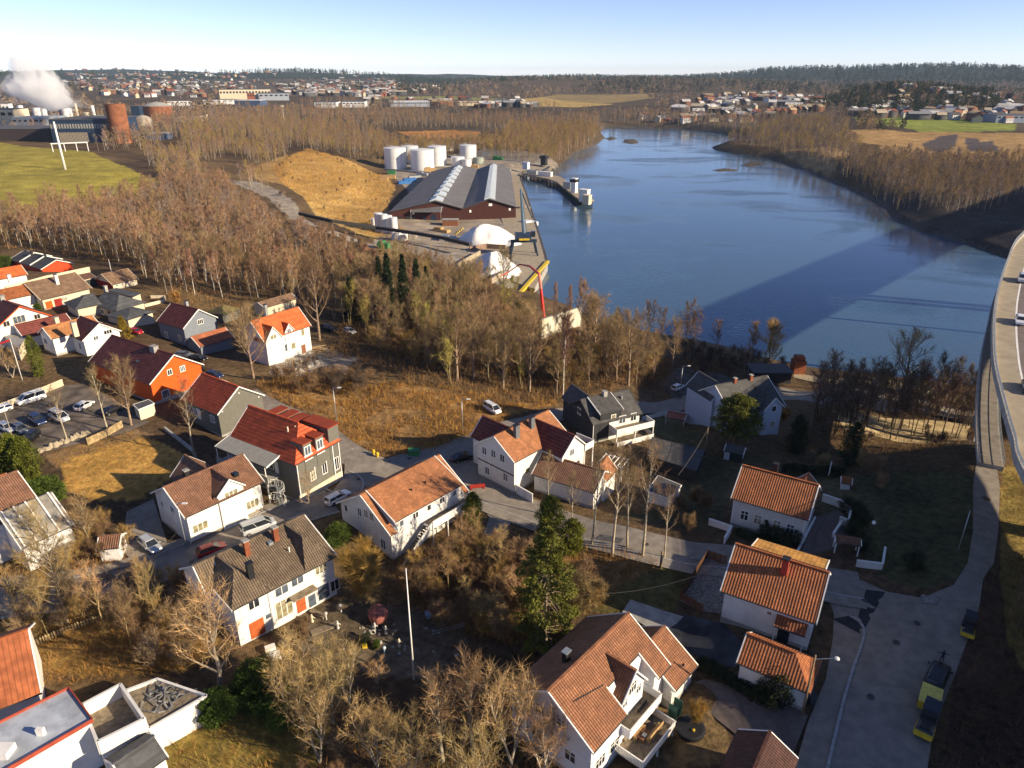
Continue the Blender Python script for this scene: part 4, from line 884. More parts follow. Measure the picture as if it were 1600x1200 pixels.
# --- orange house and neighbours
h = House('a9', 'house', 'long house with dark ribbed roof and bright orange gable', 'house', W_ORANGE, T_SEAM, .5)
h.win('B', 265, 581.5, .9, 1.1, '2'); h.win('B', 285, 576, 1.0, 1.1, '3'); h.win('B', 259, 615.5, 1.5, 1.6, '1'); h.chimney(240, 541, h.hr+.7, 1.5, 1.1, CONC, CONC)
h.box('roof_window', 2.9, 3.5, -3.6, -3.0, h.hr-3.35*h.sl, h.hr-3.0*h.sl+.1, GLASS)
slab_house('shed', 'small cream shed with flat roof below the orange house', 'shed', [(208,632),(232,624),(241,630),(216,640)], 2.4, W_CREAM, T_GREY)
h = House('a10', 'house', 'slate grey house with dark ribbed roof and white framed windows', 'house', W_SLATE, T_SEAM, .4)
h.win('B', 313, 502.5, 1.5, 1.1, '3'); h.win('n', 260, 523, 1.0, 1.5, '2', CURT); h.win('n', 281, 528, 1.0, 1.3, '2', CURT); h.chimney(290.5, 470.5, h.hr+.8, .7, .7, STEEL, BLACK)
h = House('a13', 'house', 'white half finished house with bright orange roof and gabled dormers beside the rubble yard', 'house', W_PLAST, T_FLAME, .4, trim=WHITE)
yf = h.cross(-h.hx+2.6, 2.6, -h.w-.6, 0, 6.6, 10.0, .3, wm=W_PLAST); h.winl('n', -h.hx+2.6, 6.9, 1.6, 1.0, '2', c=yf)
yf = h.cross(.4, 1.5, -h.w-.1, 0, 7.3, 9.3, .3, zb=5.0); h.winl('n', .4, 6.9, 1.0, 1.0, '2', c=yf)
for x, z, w1, h1, gm in ((-4.4, 2.2, 1.7, 1.5, None), (-.9, 2.4, .7, 1.8, None), (1.3, 2.4, 1.2, 1.5, CURT), (4.6, 4.9, .9, 1.8, None)): h.winl('n', x, z, w1, h1, '1', gm)
h.box('door', 3.6, 4.9, -h.w+.33, -h.w+.39, .2, 2.5, mat('brown_door', (.22,.09,.05)))
h.chimney(414, 476, 11.6, .7, .7, STEEL, BLACK)
# --- centre: white house with brown roof and cross gable
h = House('a16', 'house', 'white house with brown tiled roof and central cross gable beside the parked silver van', 'house', W_PLAST, T_MOTTLE, .5)
ax, ay = h.loc(348.5, 749, 7.9); lx, _ = h.loc(330.5, 771, 6.3); rx, _ = h.loc(375.5, 751.6, 6.3)
yf = h.cross((lx+rx)/2, max(2.2, (rx-lx)/2), -h.w-.02, .2, 6.2, 8.25, .3)
h.winl('n', (lx+rx)/2, 5.0, 2.0, 1.1, '3', CURT, c=yf)
h.win('n', 313, 823, 2.2, 1.25, '3', CURT); h.win('n', 357, 803, 2.0, 1.3, '3', CURT); h.win('n', 394.5, 787, 2.0, 1.3, '3', CURT)
h.cross((lx+rx)/2-.4, 3.0, h.w+2.2, 0, 5.3, 8.1, .3, sgn=-1, rm=T_MOTTLE); h.chimney(290, 735, 8.9, .7, .7, BLACK, CONC, zb=5.5)
h.box('garage_door', -h.hx+.44, -h.hx+.49, -3.2, -.2, 0, 2.4, DOORW); h.winl('A', -.3, 3.9, .9, 1.0, '2'); h.winl('A', 3.0, 3.6, .6, .8, '1'); h.box('skylight', 3.0, 3.8, -2.9, -2.0, h.hr-2.9*h.sl+.02, h.hr-2.0*h.sl+.06, GLASS)
h.box('plinth_band', -h.hx+.42, h.hx-.42, -h.w+.42, -h.w+.46, .3, .62, WOOD)
# --- grey-brown hipped house
h = House('a17', 'house', 'white rendered house with grey brown tiled roof, two hipped wings and an orange front door', 'house', W_PLAST, T_GREYB, .5, build=False)
Z1, Z0 = 8.93, 6.0; yF = -7.45; L_ = -8.1; R_x = 7.3; A1 = (-5.1,0,Z1); A2 = (-4.8,-4,Z1); B1 = (4.3,0,Z1); B2 = (4.5,-4.1,Z1)
make_roof(h.root, [[(L_,0,Z1),A1,(-7.2,-2.3,Z0+.4),(L_,-2.3,Z0+.4)], [A1,A2,(-7.2,yF,Z0),(-7.2,-2.3,Z0+.4)], [A2,(-7.2,yF,Z0),(-1.5,yF,Z0)], [A1,A2,(-1.5,yF,Z0)],
  [A1,B1,(2.6,yF,Z0),(-1.5,yF,Z0)], [B1,B2,(2.6,yF,Z0)], [B2,(2.6,yF,Z0),(R_x,yF,Z0)], [B1,B2,(R_x,yF,Z0)], [B1,(R_x,0,Z1),(R_x,yF,Z0)], [(L_,0,Z1),A1,B1,(R_x,0,Z1),(R_x,5.4,5.6),(L_,5.4,5.6)]], T_GREYB, WHITE)
mb = MB(); yw = yF+.5; X1, X2 = -6.8, 6.9
V = [(X1,yw,-2.5),(X2,yw,-2.5),(X2,4.9,-2.5),(X1,4.9,-2.5),(X1,yw,6.02),(X2,yw,6.02),(X2,4.9,5.7),(X1,4.9,5.7),(X1,0,8.6),(X2,0,8.6),(X1,-3.9,7.9),(X2,-3.9,6.9)]
mb.add([(X1,yw,-2.5),(X2,yw,-2.5),(X2,4.9,-2.5),(X1,4.9,-2.5),(X1,yw,5.95),(X2,yw,5.95),(X2,0,8.6),(X2,4.9,5.7),(X1,4.9,5.7),(X1,0,8.55),(X1,-2.3,6.1)], [(0,1,5,4),(1,2,7,6,5),(2,3,8,7),(3,0,4,10,9,8),(4,5,6,9,10),(6,7,8,9),(3,2,1,0)])
mb.box(-7.7, -6.7, -1.9, 4.9, -2.5, 5.9); mb.add([(-7.7,-1.9,5.9),(-7.7,4.9,5.8),(-7.7,0,8.6),(-6.7,-1.9,5.9),(-6.7,4.9,5.8),(-6.7,0,8.6)], [(0,2,1),(3,4,5),(0,3,5,2),(1,2,5,4)])
mb.build('wall', W_PLAST, h.root); h.w = -yF; h.ov = .5; h.hx = 7.4
for px, py, w1, h1, st, gm in ((396.5,943,1.3,1.3,'2',None),(440,922.5,1.7,1.2,'2',None),(464.5,907,1.6,1.2,'2',None),(501.5,888,1.6,1.3,'3',None),(419,962.5,.7,.7,'1',None),(444,950,2.2,2.6,'3',CURT),(487.5,938,1.1,1.9,'1',None),(505.5,924,1.7,2.3,'1',None),(523,914,1.2,1.6,'2',None)):
    h.win('n', px, py, w1, h1, st, gm, c=yw)
h.door('n', 402, 982, 1.7, 2.3, DOORO, c=yw); h.door('n', 470.5, 944, 1.1, 2.3, DOORO, c=yw)
h.box('entrance_canopy', .1, 3.6, yw-1.3, yw-.002, 3.1, 3.25, WOOD); 
h.winl('A', -.4, 3.9, .9, 1.5, '2', c=-7.7); h.winl('A', 2.5, 3.9, .7, 1.0, '1', c=-7.7)
h.chimney(383, 845, 10.3, .65, .65, BRICK, CONC, zb=7.5); h.chimney(428.5, 824, 10.2, .65, .65, BRICK, CONC, zb=7.5); h.chimney(388.5, 880, 9.7, .75, .6, BLACK, BLACK, zb=6.5)
h.box('roof_vent', .9, 1.5, -2.0, -1.4, 7.9, 8.5, STEEL); h.box('roof_vent', 2.5, 2.62, -4.0, -3.88, 7.2, 8.1, WHITE)
# --- white house with full length dormer, balcony and outside stair
h = House('a18', 'house', 'white boarded house with rust roof, long dormer, balcony and outside stair', 'house', W_WHITE, T_RUST, .5, build=False)
X_, w_, e_, r_ = h.hx, h.w, h.he, h.hr; xa, xb = -X_+1.3, X_-1.1
make_roof(h.root, [[(-X_,-w_,e_),(xa,-w_,e_),(xa,0,r_),(-X_,0,r_)], [(xb,-w_,e_),(X_,-w_,e_),(X_,0,r_),(xb,0,r_)], [(-X_,w_,e_),(-X_,0,r_),(xa,0,r_),(xb,0,r_),(X_,0,r_),(X_,w_,e_)]], T_RUST, WHITE)
a_, c_ = X_-.5, w_-.5; te = e_+.5*h.sl-.2
MB().add([(-a_,-c_,-2.8),(a_,-c_,-2.8),(a_,c_,-2.8),(-a_,c_,-2.8),(-a_,-c_,te),(a_,-c_,te),(a_,c_,te),(-a_,c_,te),(-a_,0,r_-.2),(a_,0,r_-.2)], [(0,1,5,4),(1,2,6,9,5),(2,3,7,6),(3,0,4,8,7),(4,5,9,8),(6,7,8,9),(3,2,1,0)]).build('wall', W_WHITE, h.root)
MB().box(-a_-.04, a_+.04, -c_-.04, c_+.04, -3, -.2).build('foundation', CONC, h.root)
yf = h.shed(xa-.1, xb+.1, -w_+.25, .1, 6.0, r_+.14, ov=.28, z0=3.0)
for i in range(5): h.winl('n', -5.4+i*2.7, 4.35, 1.0 if i % 2 else .7, 1.1, '2' if i % 2 else '1', c=yf)
for px, py in ((562, 800), (572, 802.5), (581, 807.5)): h.win('A', px, py, .8, 1.3, '2')
h.win('A', 599, 850, 1.0, 1.6, '2'); h.win('A', 541, 794, .7, 1.1, '1')
h.balcony(-1.2, h.hx+.1, -h.w-1.5, -h.w+.5, 2.9, 1.05, WHITE, sides='nB', posts=True)
st = h.box('outside_stair', -1.5, -1.2, -h.w-1.35, -h.w+.3, 2.65, 2.9, WHITE)
for i in range(17):
    x = -1.3-i*.36; z = 2.85-i*.26; MB().box(x-.36, x, -h.w-1.3, -h.w-.1, z-.06, z).build('stair_tread', DARKG, st)
mb = MB()
for yy in (-h.w-1.38, ):
    mb.add([(-1.2,yy,2.6),(-1.2,yy+.06,2.6),(-7.6,yy+.06,-2.0),(-7.6,yy,-2.0),(-1.2,yy,3.9),(-1.2,yy+.06,3.9),(-7.6,yy+.06,-.7),(-7.6,yy,-.7)], [(0,1,2,3),(7,6,5,4),(0,4,5,1),(1,5,6,2),(2,6,7,3),(3,7,4,0)])
mb.build('stair_rail', WHITE, st)
for i in range(3): h.winl('n', .5+i*2.6, .6, 1.2, 1.3, '2')
for k in (-1, 1.8): h.box('roof_vent', k, k+.2, -3.3, -3.1, 7.1, 7.6, BLACK)
# --- white complex house in the middle
h = House('a19', 'house', 'tall white house with rust roof, cross wing and rear gable where the streets meet', 'house', W_WHITE, T_RUST, .4)
ax, ay = h.loc(860, 681, 8.9); 
yf = h.cross(3.0, 3.3, -h.w-4.6, 0, 6.3, 9.3, .35, rm=T_SEAM); h.winl('n', 2.6, 5.6, 1.0, 1.1, '2', c=yf); h.winl('n', 3.0, 2.0, 1.2, 1.2, '2', c=yf)
h.balcony(6.1, 8.6, -h.w-4.4, -h.w-.5, 5.2, 1.0, WHITE, sides='nB', posts=True)
h.cross(-1.6, 3.0, h.w+3.6, 0, 5.6, 8.6, .35, rm=T_SEAM, sgn=-1)
for px, py in ((757, 704.5), (771, 709), (785, 716), (761.5, 735.5), (790, 745.5)): h.win('A', px, py, .95, 1.3, '2')
h.win('n', 824, 735, 1.0, 1.0, '1', c=-h.w+.4); h.box('belt_board', -h.hx+.34, -h.hx+.396, -h.w+.4, h.w-.4, 3.4, 3.6, DARKG)
h.chimney(807, 664, h.hr+1.2, .9, .7, mat('lead_chimney', (.13,.14,.15), .6), BLACK); h.chimney(831, 651, h.hr+1.2, .9, .7, mat('lead_chimney', (.13,.14,.15), .6), BLACK)
wall_thing('garden_fence', 'white boarded fence from the white corner house down to its brown roofed annex', 'fence', [(806,771),(832,786)], 1.7, .12, W_WHITEV, WHITE)
h = House('a19b', 'annex', 'long low white annex with mottled brown roof behind the street trees', 'annex', W_WHITE, T_MOTTLE, .4)
yf = h.cross(4.3, 1.9, h.w+1.2, 0, 3.6, 5.7, .3, sgn=-1, rm=T_RUST); h.winl('B', 0, 1.2, 1.6, 1.3, '3')
g = G(950, 760); t_ = thing('pergola', 'white slatted pergola frame behind the brown roofed annex', 'pergola', G(958, 742), -.5)
for i in range(6): MB().box(-2.2+i*.85, -2.1+i*.85, -1.7, 1.7, 2.9, 3.05).build('slat', WHITE, t_)
for y in (-1.6, 1.5): MB().box(-2.3, 2.3, y, y+.1, 2.75, 2.897).build('beam', WHITE, t_)
for x in (-2.1, 2.0):
    for y in (-1.6, 1.5): MB().box(x, x+.1, y, y+.1, -1, 2.747).build('post', WHITE, t_)
# --- charcoal house with balconies
h = House('a20', 'house', 'charcoal house with dark roof, raised dormer and white double balcony', 'house', W_DARK, T_DARK, .4, trim=DARKG)
yf = h.shed(-h.hx+1.6, 1.2, -h.w+.1, .0, 6.3, h.hr+.25, ov=.25, z0=2.5, trim=WHITE); h.winl('n', -.9, 4.2, .9, 1.2, '1', c=yf)
h.cross(-3.2, 2.4, h.w+2.6, 0, 5.0, 7.6, .3, sgn=-1, wm=W_DARK)
h.win('A', 905, 642.5, 1.1, 1.3, '2'); h.box('front_wall', -1.8, h.hx-.5, -h.w+.3, -h.w+.395, -1, 3.9, W_PLAST)
h.balcony(-1.8, h.hx+1.2, -h.w-2.4, -h.w+.29, 2.6, 1.0, WHITE, sides='nAB'); h.balcony(-1.8, h.hx+1.0, -h.w-2.8, -h.w+.29, .2, .8, WHITE, sides='nB', posts=False)
h.chimney(945, 612, h.hr+.9, .8, .8, CONC, CONC); h.winl('n', 1.2, 3.2, 1.4, 1.5, '2', c=-h.w+.3); h.winl('n', 3.8, 3.2, 1.2, 1.5, '2', c=-h.w+.3); h.box('drainpipe', -h.hx+.3, -h.hx+.4, -h.w+.3, -h.w+.4, 0, 4.6, WHITE)
h.box('roof_vent', 2.8, 3.1, -1.6, -1.3, 6.6, 7.4, STEEL)
wall_thing('garden_fence', 'low white picket fence along the street behind the lawn', 'fence', [(1003,657),(1040,648),(1085,650)], .9, .08, WHITE, None)
# --- pale blue house behind the pine
h = House('a21', 'house', 'pale blue house with dark roof and two brick chimneys behind the pine', 'house', W_BLUE, T_DARK, .5)
yf = h.cross(2.4, 2.6, -h.w-1.2, 0, 5.8, 8.2, .35); h.winl('n', 2.6, 5.1, 1.0, 1.1, '1', c=yf)
h.cross(-4.0, 3.0, h.w+2.4, 0, 5.8, 8.6, .3, sgn=-1); h.chimney(1149, 591, h.hr+.8, .6, .6, BRICK, CONC); h.chimney(1174, 586, h.hr+.9, .6, .6, BRICK, CONC)
h.win('A', 1099, 618, .8, 1.0, '1'); h.win('A', 1118, 655, 1.4, 1.2, '2'); h.winl('n', 2.8, 1.6, 1.0, 1.2, '2', c=yf)
h = House('a28', 'house', 'dark brown roof of a house at the bottom edge of the photo beside the street', 'house', W_DARK, rf('dark_brown_tile', (.10,.045,.035)), .4, params=(22.2,45.4,0.9658,17.11,9.5,2.9,3.0,4.7,3,3))
# --- left village
h = House('v1', 'row_house', 'stepped row house with black roofs and a bright red gable by the birch wood', 'row house', W_REDB, T_DARK, .6)
for k in range(1, 3):
    x = -h.hx+h.p[4]*k/3
    for sgn in (-1, 1): strip((x, 0, h.hr+.12), (x, sgn*h.w, h.he+.12), .5, .3, WHITE, 'party_wall_cap', h.root)
h.chimney(49, 393, h.hr+.9, .6, .6); h.chimney(70, 397, h.hr+.9, .6, .6)
h = House('v2', 'house', 'white house with flame orange roof at the left edge behind the bungalows', 'house', W_PLAST, T_FLAME, .4); h.chimney(13, 429, 6.2, .9, .7, W_PLAST, CONC, zb=3.6)
wall_thing('boundary_wall', 'long tall cream wall running behind the brown roofed bungalow', 'wall', [(12,463),(75,445),(142,430)], 2.9, .4, W_CREAM)
h = House('v4', 'bungalow', 'cream bungalow with wide brown roof and white chimney', 'bungalow', W_CREAM, T_BROWNF, .7, trim=W_CREAM)
h.chimney(86, 429, h.hr+1.3, .8, .8, WHITE, BLACK, zb=5); h.win('n', 100, 467, 1.6, 1.0, '3'); h.box('garage_door', -6.0, -4.2, -h.w+.62, -h.w+.69, 0, 2.1, W_ORANGE); h.box('door', -3.6, -1.6, -h.w+.62, -h.w+.69, 0, 2.2, W_RED)
slab_house('carport', 'carport with reddish flat roof and curved white bracket beside the brown bungalow', 'carport', [(122,429),(140,425.5),(151,433),(131,438)], 2.6, W_DARK, T_MOTTLE, W_CREAM)
h = House('v5', 'outbuilding', 'outbuilding with brown roof, red gable and cream side wall under the flagpole', 'outbuilding', W_CREAM, T_BROWNF, .4, trim=W_CREAM)
h.box('red_gable', -h.hx+.34, -h.hx+.396, -h.w+.5, h.w-.5, -1, 2.2, W_RED)
for i in range(4): h.winl('n', -2.6+i*1.7, 1.25, .8, .35, '1')
h = House('v6', 'bungalow', 'grey hip roofed bungalow wing with pale walls, left of its twin wing', 'bungalow', W_CREAM, T_GREY, .6, 'hA', trim=DARKG)
h = House('v6b', 'bungalow', 'grey hip roofed bungalow wing with dark slope facing the yard', 'bungalow', W_CREAM, T_GREY, .6, 'hB', trim=DARKG); h.chimney(164, 447, h.hr+1, .8, .8, CONC, CONC, zb=3); h.winl('n', -2, 1, 1.2, 1.1, '2'); h.box('door', 0.5, 1.5, -h.w+.52, -h.w+.59, 0, 2.1, BRICK)
slab_house('bungalow', 'low grey roofed bungalow annex behind the twin wings', 'bungalow', [(165,453),(182,450),(220,458),(207,464)], 2.8, W_CREAM, T_GREY, DARKG)
g = G(205, 505); mini('garage', 'grey hip roofed garage in front of the grey bungalow', 'garage', 206, 503, -.49, 9.5, 4.2, 2.5, 3.6, W_CREAM, T_GREY, .5, 'hh', trim=DARKG)
wall_thing('boundary_wall', 'low cream wall around the small terrace behind the grey bungalow', 'wall', [(226,480),(258,472),(258,466),(236,466)], .9, .3, W_CREAM)
h = House('v7', 'house', 'big white gabled house with dark ribbed roof and orange edging', 'house', W_PLAST, T_SEAM, .5, trim=W_ORANGE)
h.win('B', 30, 499, 2.6, 1.7, '3', fm=W_CREAM); h.win('B', 10, 506, 1.3, 1.2, '2', fm=W_CREAM); h.win('B', 58, 494.5, 1.3, 1.1, '2', fm=W_CREAM); h.chimney(2, 462, h.hr+1, 1, 1, CONC, CONC)
g = mini('house', 'small white annex with orange roof behind the big white gabled house', 'house', 28, 482, .95, 8.0, 3.8, 4.0, 6.2, W_PLAST, T_ORANGE, .35)
g = mini('house', 'low wing with dark ribbed roof and orange chimney between the two white houses', 'house', 72, 530, .93, 12.0, 4.0, 2.8, 5.4, W_PLAST, T_SEAM, .35); g.chimney(87, 496, 6.6, .9, .9, W_CREAM, CONC, zb=2)
slab_house('canopy', 'flat grey canopy roof in front of the big white gabled house', 'canopy', [(0,520),(8,516),(42,526),(28,545)], 3.0, W_CREAM, mat('grey_panel_roof', (.30,.29,.27), .8, var=.1), None)
h = House('v8', 'house', 'white house with orange roof and large white cross gable beside the cypress', 'house', W_PLAST, rf('orange_felt_roof', (.48,.21,.08), 'shingle'), .4)
yf = h.cross(3.0, 4.6, -h.w-6.0, 0, 4.1, 7.2, .4, rm=T_SEAM); h.winl('n', 1.6, 3.4, 1.0, .9, '2', c=yf); h.winl('n', 4.6, 4.1, 1.8, .9, '3', c=yf); h.chimney(114, 504, 8.4, 1.1, .9, W_CREAM, CONC, zb=5)
h.win('A', 71, 533, 1.6, 1.3, '3'); h.winl('A', -h.w-3, 1.2, 1.0, 1.6, '2', c=-1.2)
mini('garage', 'garage with pale door and reddish tiled roof in front of the slate grey house', 'garage', 330, 545, .9, 9.5, 3.6, 2.7, 4.6, W_SLATE, rf('red_felt_roof', (.45,.15,.07), 'shingle'), .4)
mini('house', 'olive roofed outbuilding behind the slate grey house', 'outbuilding', 352, 498, -.5, 7.0, 3.6, 2.6, 4.2, W_GREY, rf('olive_felt_roof', (.22,.18,.07), 'shingle'), .4, 'hh')
mini('house', 'long low cream building partly hidden behind the orange roofed unfinished house', 'building', 432, 486, .95, 12, 3.0, 3.0, 4.2, W_CREAM, T_BROWNF, .4)
# --- left edge houses lower down
g_ = mini('house', 'white gabled house with brown tiled roof at the left edge below the hedge', 'house', -8, 850, .95, 11, 6.0, 6.0, 9.8, W_WHITEV, T_MOTTLE, .5)
g_ = mini('house', 'white framed glass conservatory roof rising among the garden trees', 'conservatory', 62, 855, .95, 7.0, 5.0, 4.0, 7.6, W_WHITEV, mat('dusty_glass_roof', (.30,.28,.24), .35, .5, var=.3, scale=.6, streak=.4), .35)
for k in range(5):
    x = -3.0+k*1.5; strip((x, 0, 7.7), (x, -5.0, 4.1), .2, .14, WHITE, 'roof_bar', g_.root)
    strip((x, 0, 7.7), (x, 5.0, 4.1), .2, .14, WHITE, 'roof_bar', g_.root)
mini('shed', 'small white shed with red tiled roof by the silver estate car', 'shed', 180, 866, .2, 3.0, 1.8, 2.3, 3.3, W_WHITEV, T_MOTTLE, .25)
h = mini('house', 'white house with bright rust ribbed roof at the lower left edge', 'house', -22, 1118, .60, 12, 6.2, 5.2, 9.0, W_PLAST, rf('rust_ribbed_roof', (.42,.13,.05), 'seam', .5, 3), .5)
mini('house', 'corner of an orange tiled roof beside the tall hedge', 'house', -4, 792, .9, 5, 3, 3.4, 5, W_PLAST, T_ORANGE, .4)
# flat roofed white building at lower left
ROOFW = mat('worn_white_roofing', (.46,.50,.55), .7, .2, var=.15, scale=.5, streak=1.0)
r_, Q_, c_, g_ = slab_house('flat_roof_building', 'white building with worn pale flat roof and red edging at the lower left corner', 'building', [(-60,1160),(108,1076),(145,1126),(-10,1216)], 6.0, W_PLAST, ROOFW, mat('red_flashing', (.35,.07,.04), .6), parapet=.25)
MB().box(-2.0, -.2, -3.2, -1.8, 6.0, 6.7).build('roof_hatch', WHITE, r_); MB().box(.9, 1.6, -.6, -.2, 6.0, 6.8).build('roof_vent', WHITE, r_)
def walled_terrace(label, corners, zt, wh, m, floor, n=''):
    g = G(sum(c[0] for c in corners)/4, sum(c[1] for c in corners)/4+15); zt0 = g.z+zt; P = [Vector(U(a, b, zt0)) for a, b in corners]; c = sum(P, Vector())/4
    root = thing('roof_terrace', label, 'roof terrace', (c.x, c.y, g.z)); Q = [p-Vector((c.x, c.y, g.z)) for p in P]
    if sum(Q[i].x*Q[(i+1) % 4].y-Q[(i+1) % 4].x*Q[i].y for i in range(4)) < 0: Q = Q[::-1]
    MB().prism([(q.x*.97, q.y*.97) for q in Q], -3, zt-wh).build('wall', m, root)
    MB().prism([(q.x*.93, q.y*.93) for q in Q], zt-wh+.002, zt-wh+.06).build('floor', floor, root)
    for i in range(4):
        a, b = Q[i], Q[(i+1) % 4]; strip((a.x, a.y, zt-wh), (b.x, b.y, zt-wh), .28, wh, m, 'parapet', root)
    return root, Q
walled_terrace('white walled roof terrace with timber floor beside the worn flat roof', [(128,1100),(188,1068),(225,1122),(152,1158)], 5.4, 1.7, W_PLAST, WOOD)
rt, Qt = walled_terrace('flat timber deck roof heaped with grey planks at the lower left', [(196,1078),(245,1060),(322,1086),(232,1138)], 3.6, .35, W_PLAST, WOOD)
random.seed(3)
pl = thing('plank_pile', 'heap of grey broken planks lying on the timber deck roof', 'plank pile', rt.location+Vector((0,0,3.35)))
for i in range(46):
    a = random.uniform(0, 3.14); x, y = random.gauss(.4, 1.0), random.gauss(0, .8); z = .1+.5*math.exp(-(x*x+y*y)/1.2)*random.random()
    T_ = Matrix.Translation((x, y, z)) @ Matrix.Rotation(a, 4, 'Z') @ Matrix.Rotation(random.uniform(-.25, .25), 4, 'Y'); L_ = random.uniform(.6, 2.2)
    MB().box(-L_/2, L_/2, -.08, .08, 0, .04, T=T_).build('plank', mat('grey_plank', (.22,.215,.20), .85, var=.3, rnd=.4), pl)
mini('shed', 'dark gabled shed roof at the bottom edge below the white terrace', 'shed', 225, 1225, .9, 4, 2.2, 3.6, 4.8, W_PLAST, T_GREY, .2)
# ---------------------------------------------------------------- trees and plants
def bark(n, c, **k): return mat(n, c, .9, .1, var=.3, scale=2.5, rnd=.25, **k)
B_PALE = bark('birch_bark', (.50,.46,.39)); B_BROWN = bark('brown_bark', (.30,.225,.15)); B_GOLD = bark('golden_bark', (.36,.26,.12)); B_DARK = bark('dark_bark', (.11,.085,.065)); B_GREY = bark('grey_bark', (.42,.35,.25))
def twig(n, c): return mat(n, c, .9, .08, var=.35, scale=.6, rnd=.28, trans=.15)
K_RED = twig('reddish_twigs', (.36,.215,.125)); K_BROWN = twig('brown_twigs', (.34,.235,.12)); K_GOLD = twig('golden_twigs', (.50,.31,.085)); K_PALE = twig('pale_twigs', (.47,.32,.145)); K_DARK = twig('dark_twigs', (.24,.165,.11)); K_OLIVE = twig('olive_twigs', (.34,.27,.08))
def leafm(n, c): return mat(n, c, .75, .2, var=.45, scale=.8, rnd=.2, trans=.25)
L_PINE = leafm('pine_needles', (.155,.165,.028)); L_SPRUCE = leafm('spruce_needles', (.035,.052,.02)); L_THUJA = leafm('thuja_foliage', (.15,.165,.02)); L_LAUREL = leafm('laurel_leaves', (.085,.125,.02)); L_DARKG = leafm('dark_evergreen', (.035,.05,.02)); L_GOLDC = leafm('golden_conifer', (.32,.24,.03))
class Br:
    def __init__(s): s.V = []; s.F = []; s.n = 0
    def tube(s, P, R, n):
        P = np.array(P); k = len(P); d = np.gradient(P, axis=0); d /= np.linalg.norm(d, axis=1)[:,None]+1e-9
        ref = np.array([.3,.9,.1]); a = np.cross(d, ref); a /= np.linalg.norm(a, axis=1)[:,None]+1e-9; b = np.cross(d, a)
        t = np.arange(n)*2*np.pi/n
        V = P[:,None,:]+(a[:,None,:]*np.cos(t)[None,:,None]+b[:,None,:]*np.sin(t)[None,:,None])*np.array(R)[:,None,None]
        s.V.append(V.reshape(-1, 3))
        i = np.arange(k-1)[:,None]*n; j = np.arange(n)[None,:]; j2 = (j+1) % n
        q = np.stack([i+j, i+j2, i+n+j2, i+n+j], -1).reshape(-1, 4)+s.n
        s.F.append(np.concatenate([q[:,[0,1,2]], q[:,[0,2,3]]])); s.n += k*n
    def tris(s, base, tip, w, rng):
        d = tip-base; r = rng.normal(size=d.shape); c = np.cross(d, r); c /= np.linalg.norm(c, axis=1)[:,None]+1e-9; c = c*(w/2)
        V = np.stack([base-c, base+c, tip], 1).reshape(-1, 3); m = len(base)
        s.V.append(V); s.F.append(np.arange(3*m).reshape(-1, 3)+s.n); s.n += 3*m
    def get(s):
        if not s.V: return np.zeros((0, 3)), np.zeros((0, 3), int)
        return np.concatenate(s.V), np.concatenate(s.F)
def bare(seed, Ht, cw, cb, nl=14, ns=8, nt=14, tw=.035, tl=1.2, up=.9, tr=.18, stems=1, trunk_n=6, twist=.12):
    rng = np.random.RandomState(seed); T = Br(); K = Br()
    for st in range(stems):
        lean = rng.normal(size=2)*.03 if stems == 1 else np.array([math.cos(6.28*st/stems+rng.rand()), math.sin(6.28*st/stems+rng.rand())])*rng.uniform(.12, .38)
        hh = Ht*(1 if stems == 1 else rng.uniform(.72, 1)); n = 7; z = np.linspace(-.4, hh, n)
        P = np.stack([lean[0]*z+np.cumsum(rng.normal(size=n))*twist*.5, lean[1]*z+np.cumsum(rng.normal(size=n))*twist*.5, z], 1)
        trr = tr/(stems**.5); T.tube(P, trr*(1-np.linspace(0, .93, n)), trunk_n)
        nls = max(3, int(nl/stems**.6))
        for i in range(nls):
            f = cb+(1-cb)*((i+.5)/nls)**.85*.97; h = f*hh; p0 = np.array([np.interp(h, z, P[:,0]), np.interp(h, z, P[:,1]), h])
            az = i*2.4+rng.rand()*1.2+st; prof = math.sin(min(1, (1-f)/(1-cb)*1.15+.18)*math.pi*.5)
            Ll = cw*(.35+.65*prof)*rng.uniform(.75, 1.15); el = up*rng.uniform(.75, 1.2)+.25*f
            d = np.array([math.cos(az)*math.cos(el), math.sin(az)*math.cos(el), math.sin(el)])
            q = [p0]
            for k in range(4):
                d = d+np.array([0, 0, .12])+rng.normal(size=3)*.16; d /= np.linalg.norm(d); q.append(q[-1]+d*Ll/4)
            r0 = trr*(1-f)*.55+.018; T.tube(q, np.linspace(r0, .012, 5), 4); q = np.array(q)
            for j in range(ns):
                t = .2+.8*(j+rng.rand())/ns; k = min(3, int(t*4)); fr = t*4-k; b0 = q[k]*(1-fr)+q[k+1]*fr
                dd = (q[k+1]-q[k]); dd /= np.linalg.norm(dd)+1e-9; dd = dd*.8+rng.normal(size=3)*.55+np.array([0,0,.25]); dd /= np.linalg.norm(dd)
                sl_ = Ll*.42*rng.uniform(.6, 1.2)*(1.15-t*.6); m = b0+dd*sl_*.5+rng.normal(size=3)*.06; e = b0+dd*sl_+np.array([0,0,.1*sl_])+rng.normal(size=3)*.1
                K.tube([b0, m, e], [.022+.1*tw, .015+.1*tw, .006], 3)
                tt = rng.rand(nt)[:,None]; bb = np.where(tt < .5, b0+(m-b0)*tt*2, m+(e-m)*(tt*2-1))
                dt = dd*.9+rng.normal(size=(nt, 3))*.6+np.array([0,0,.3]); dt /= np.linalg.norm(dt, axis=1)[:,None]
                K.tris(bb, bb+dt*tl*rng.uniform(.45, 1.1, (nt, 1)), tw, rng)
    return T.get(), K.get()
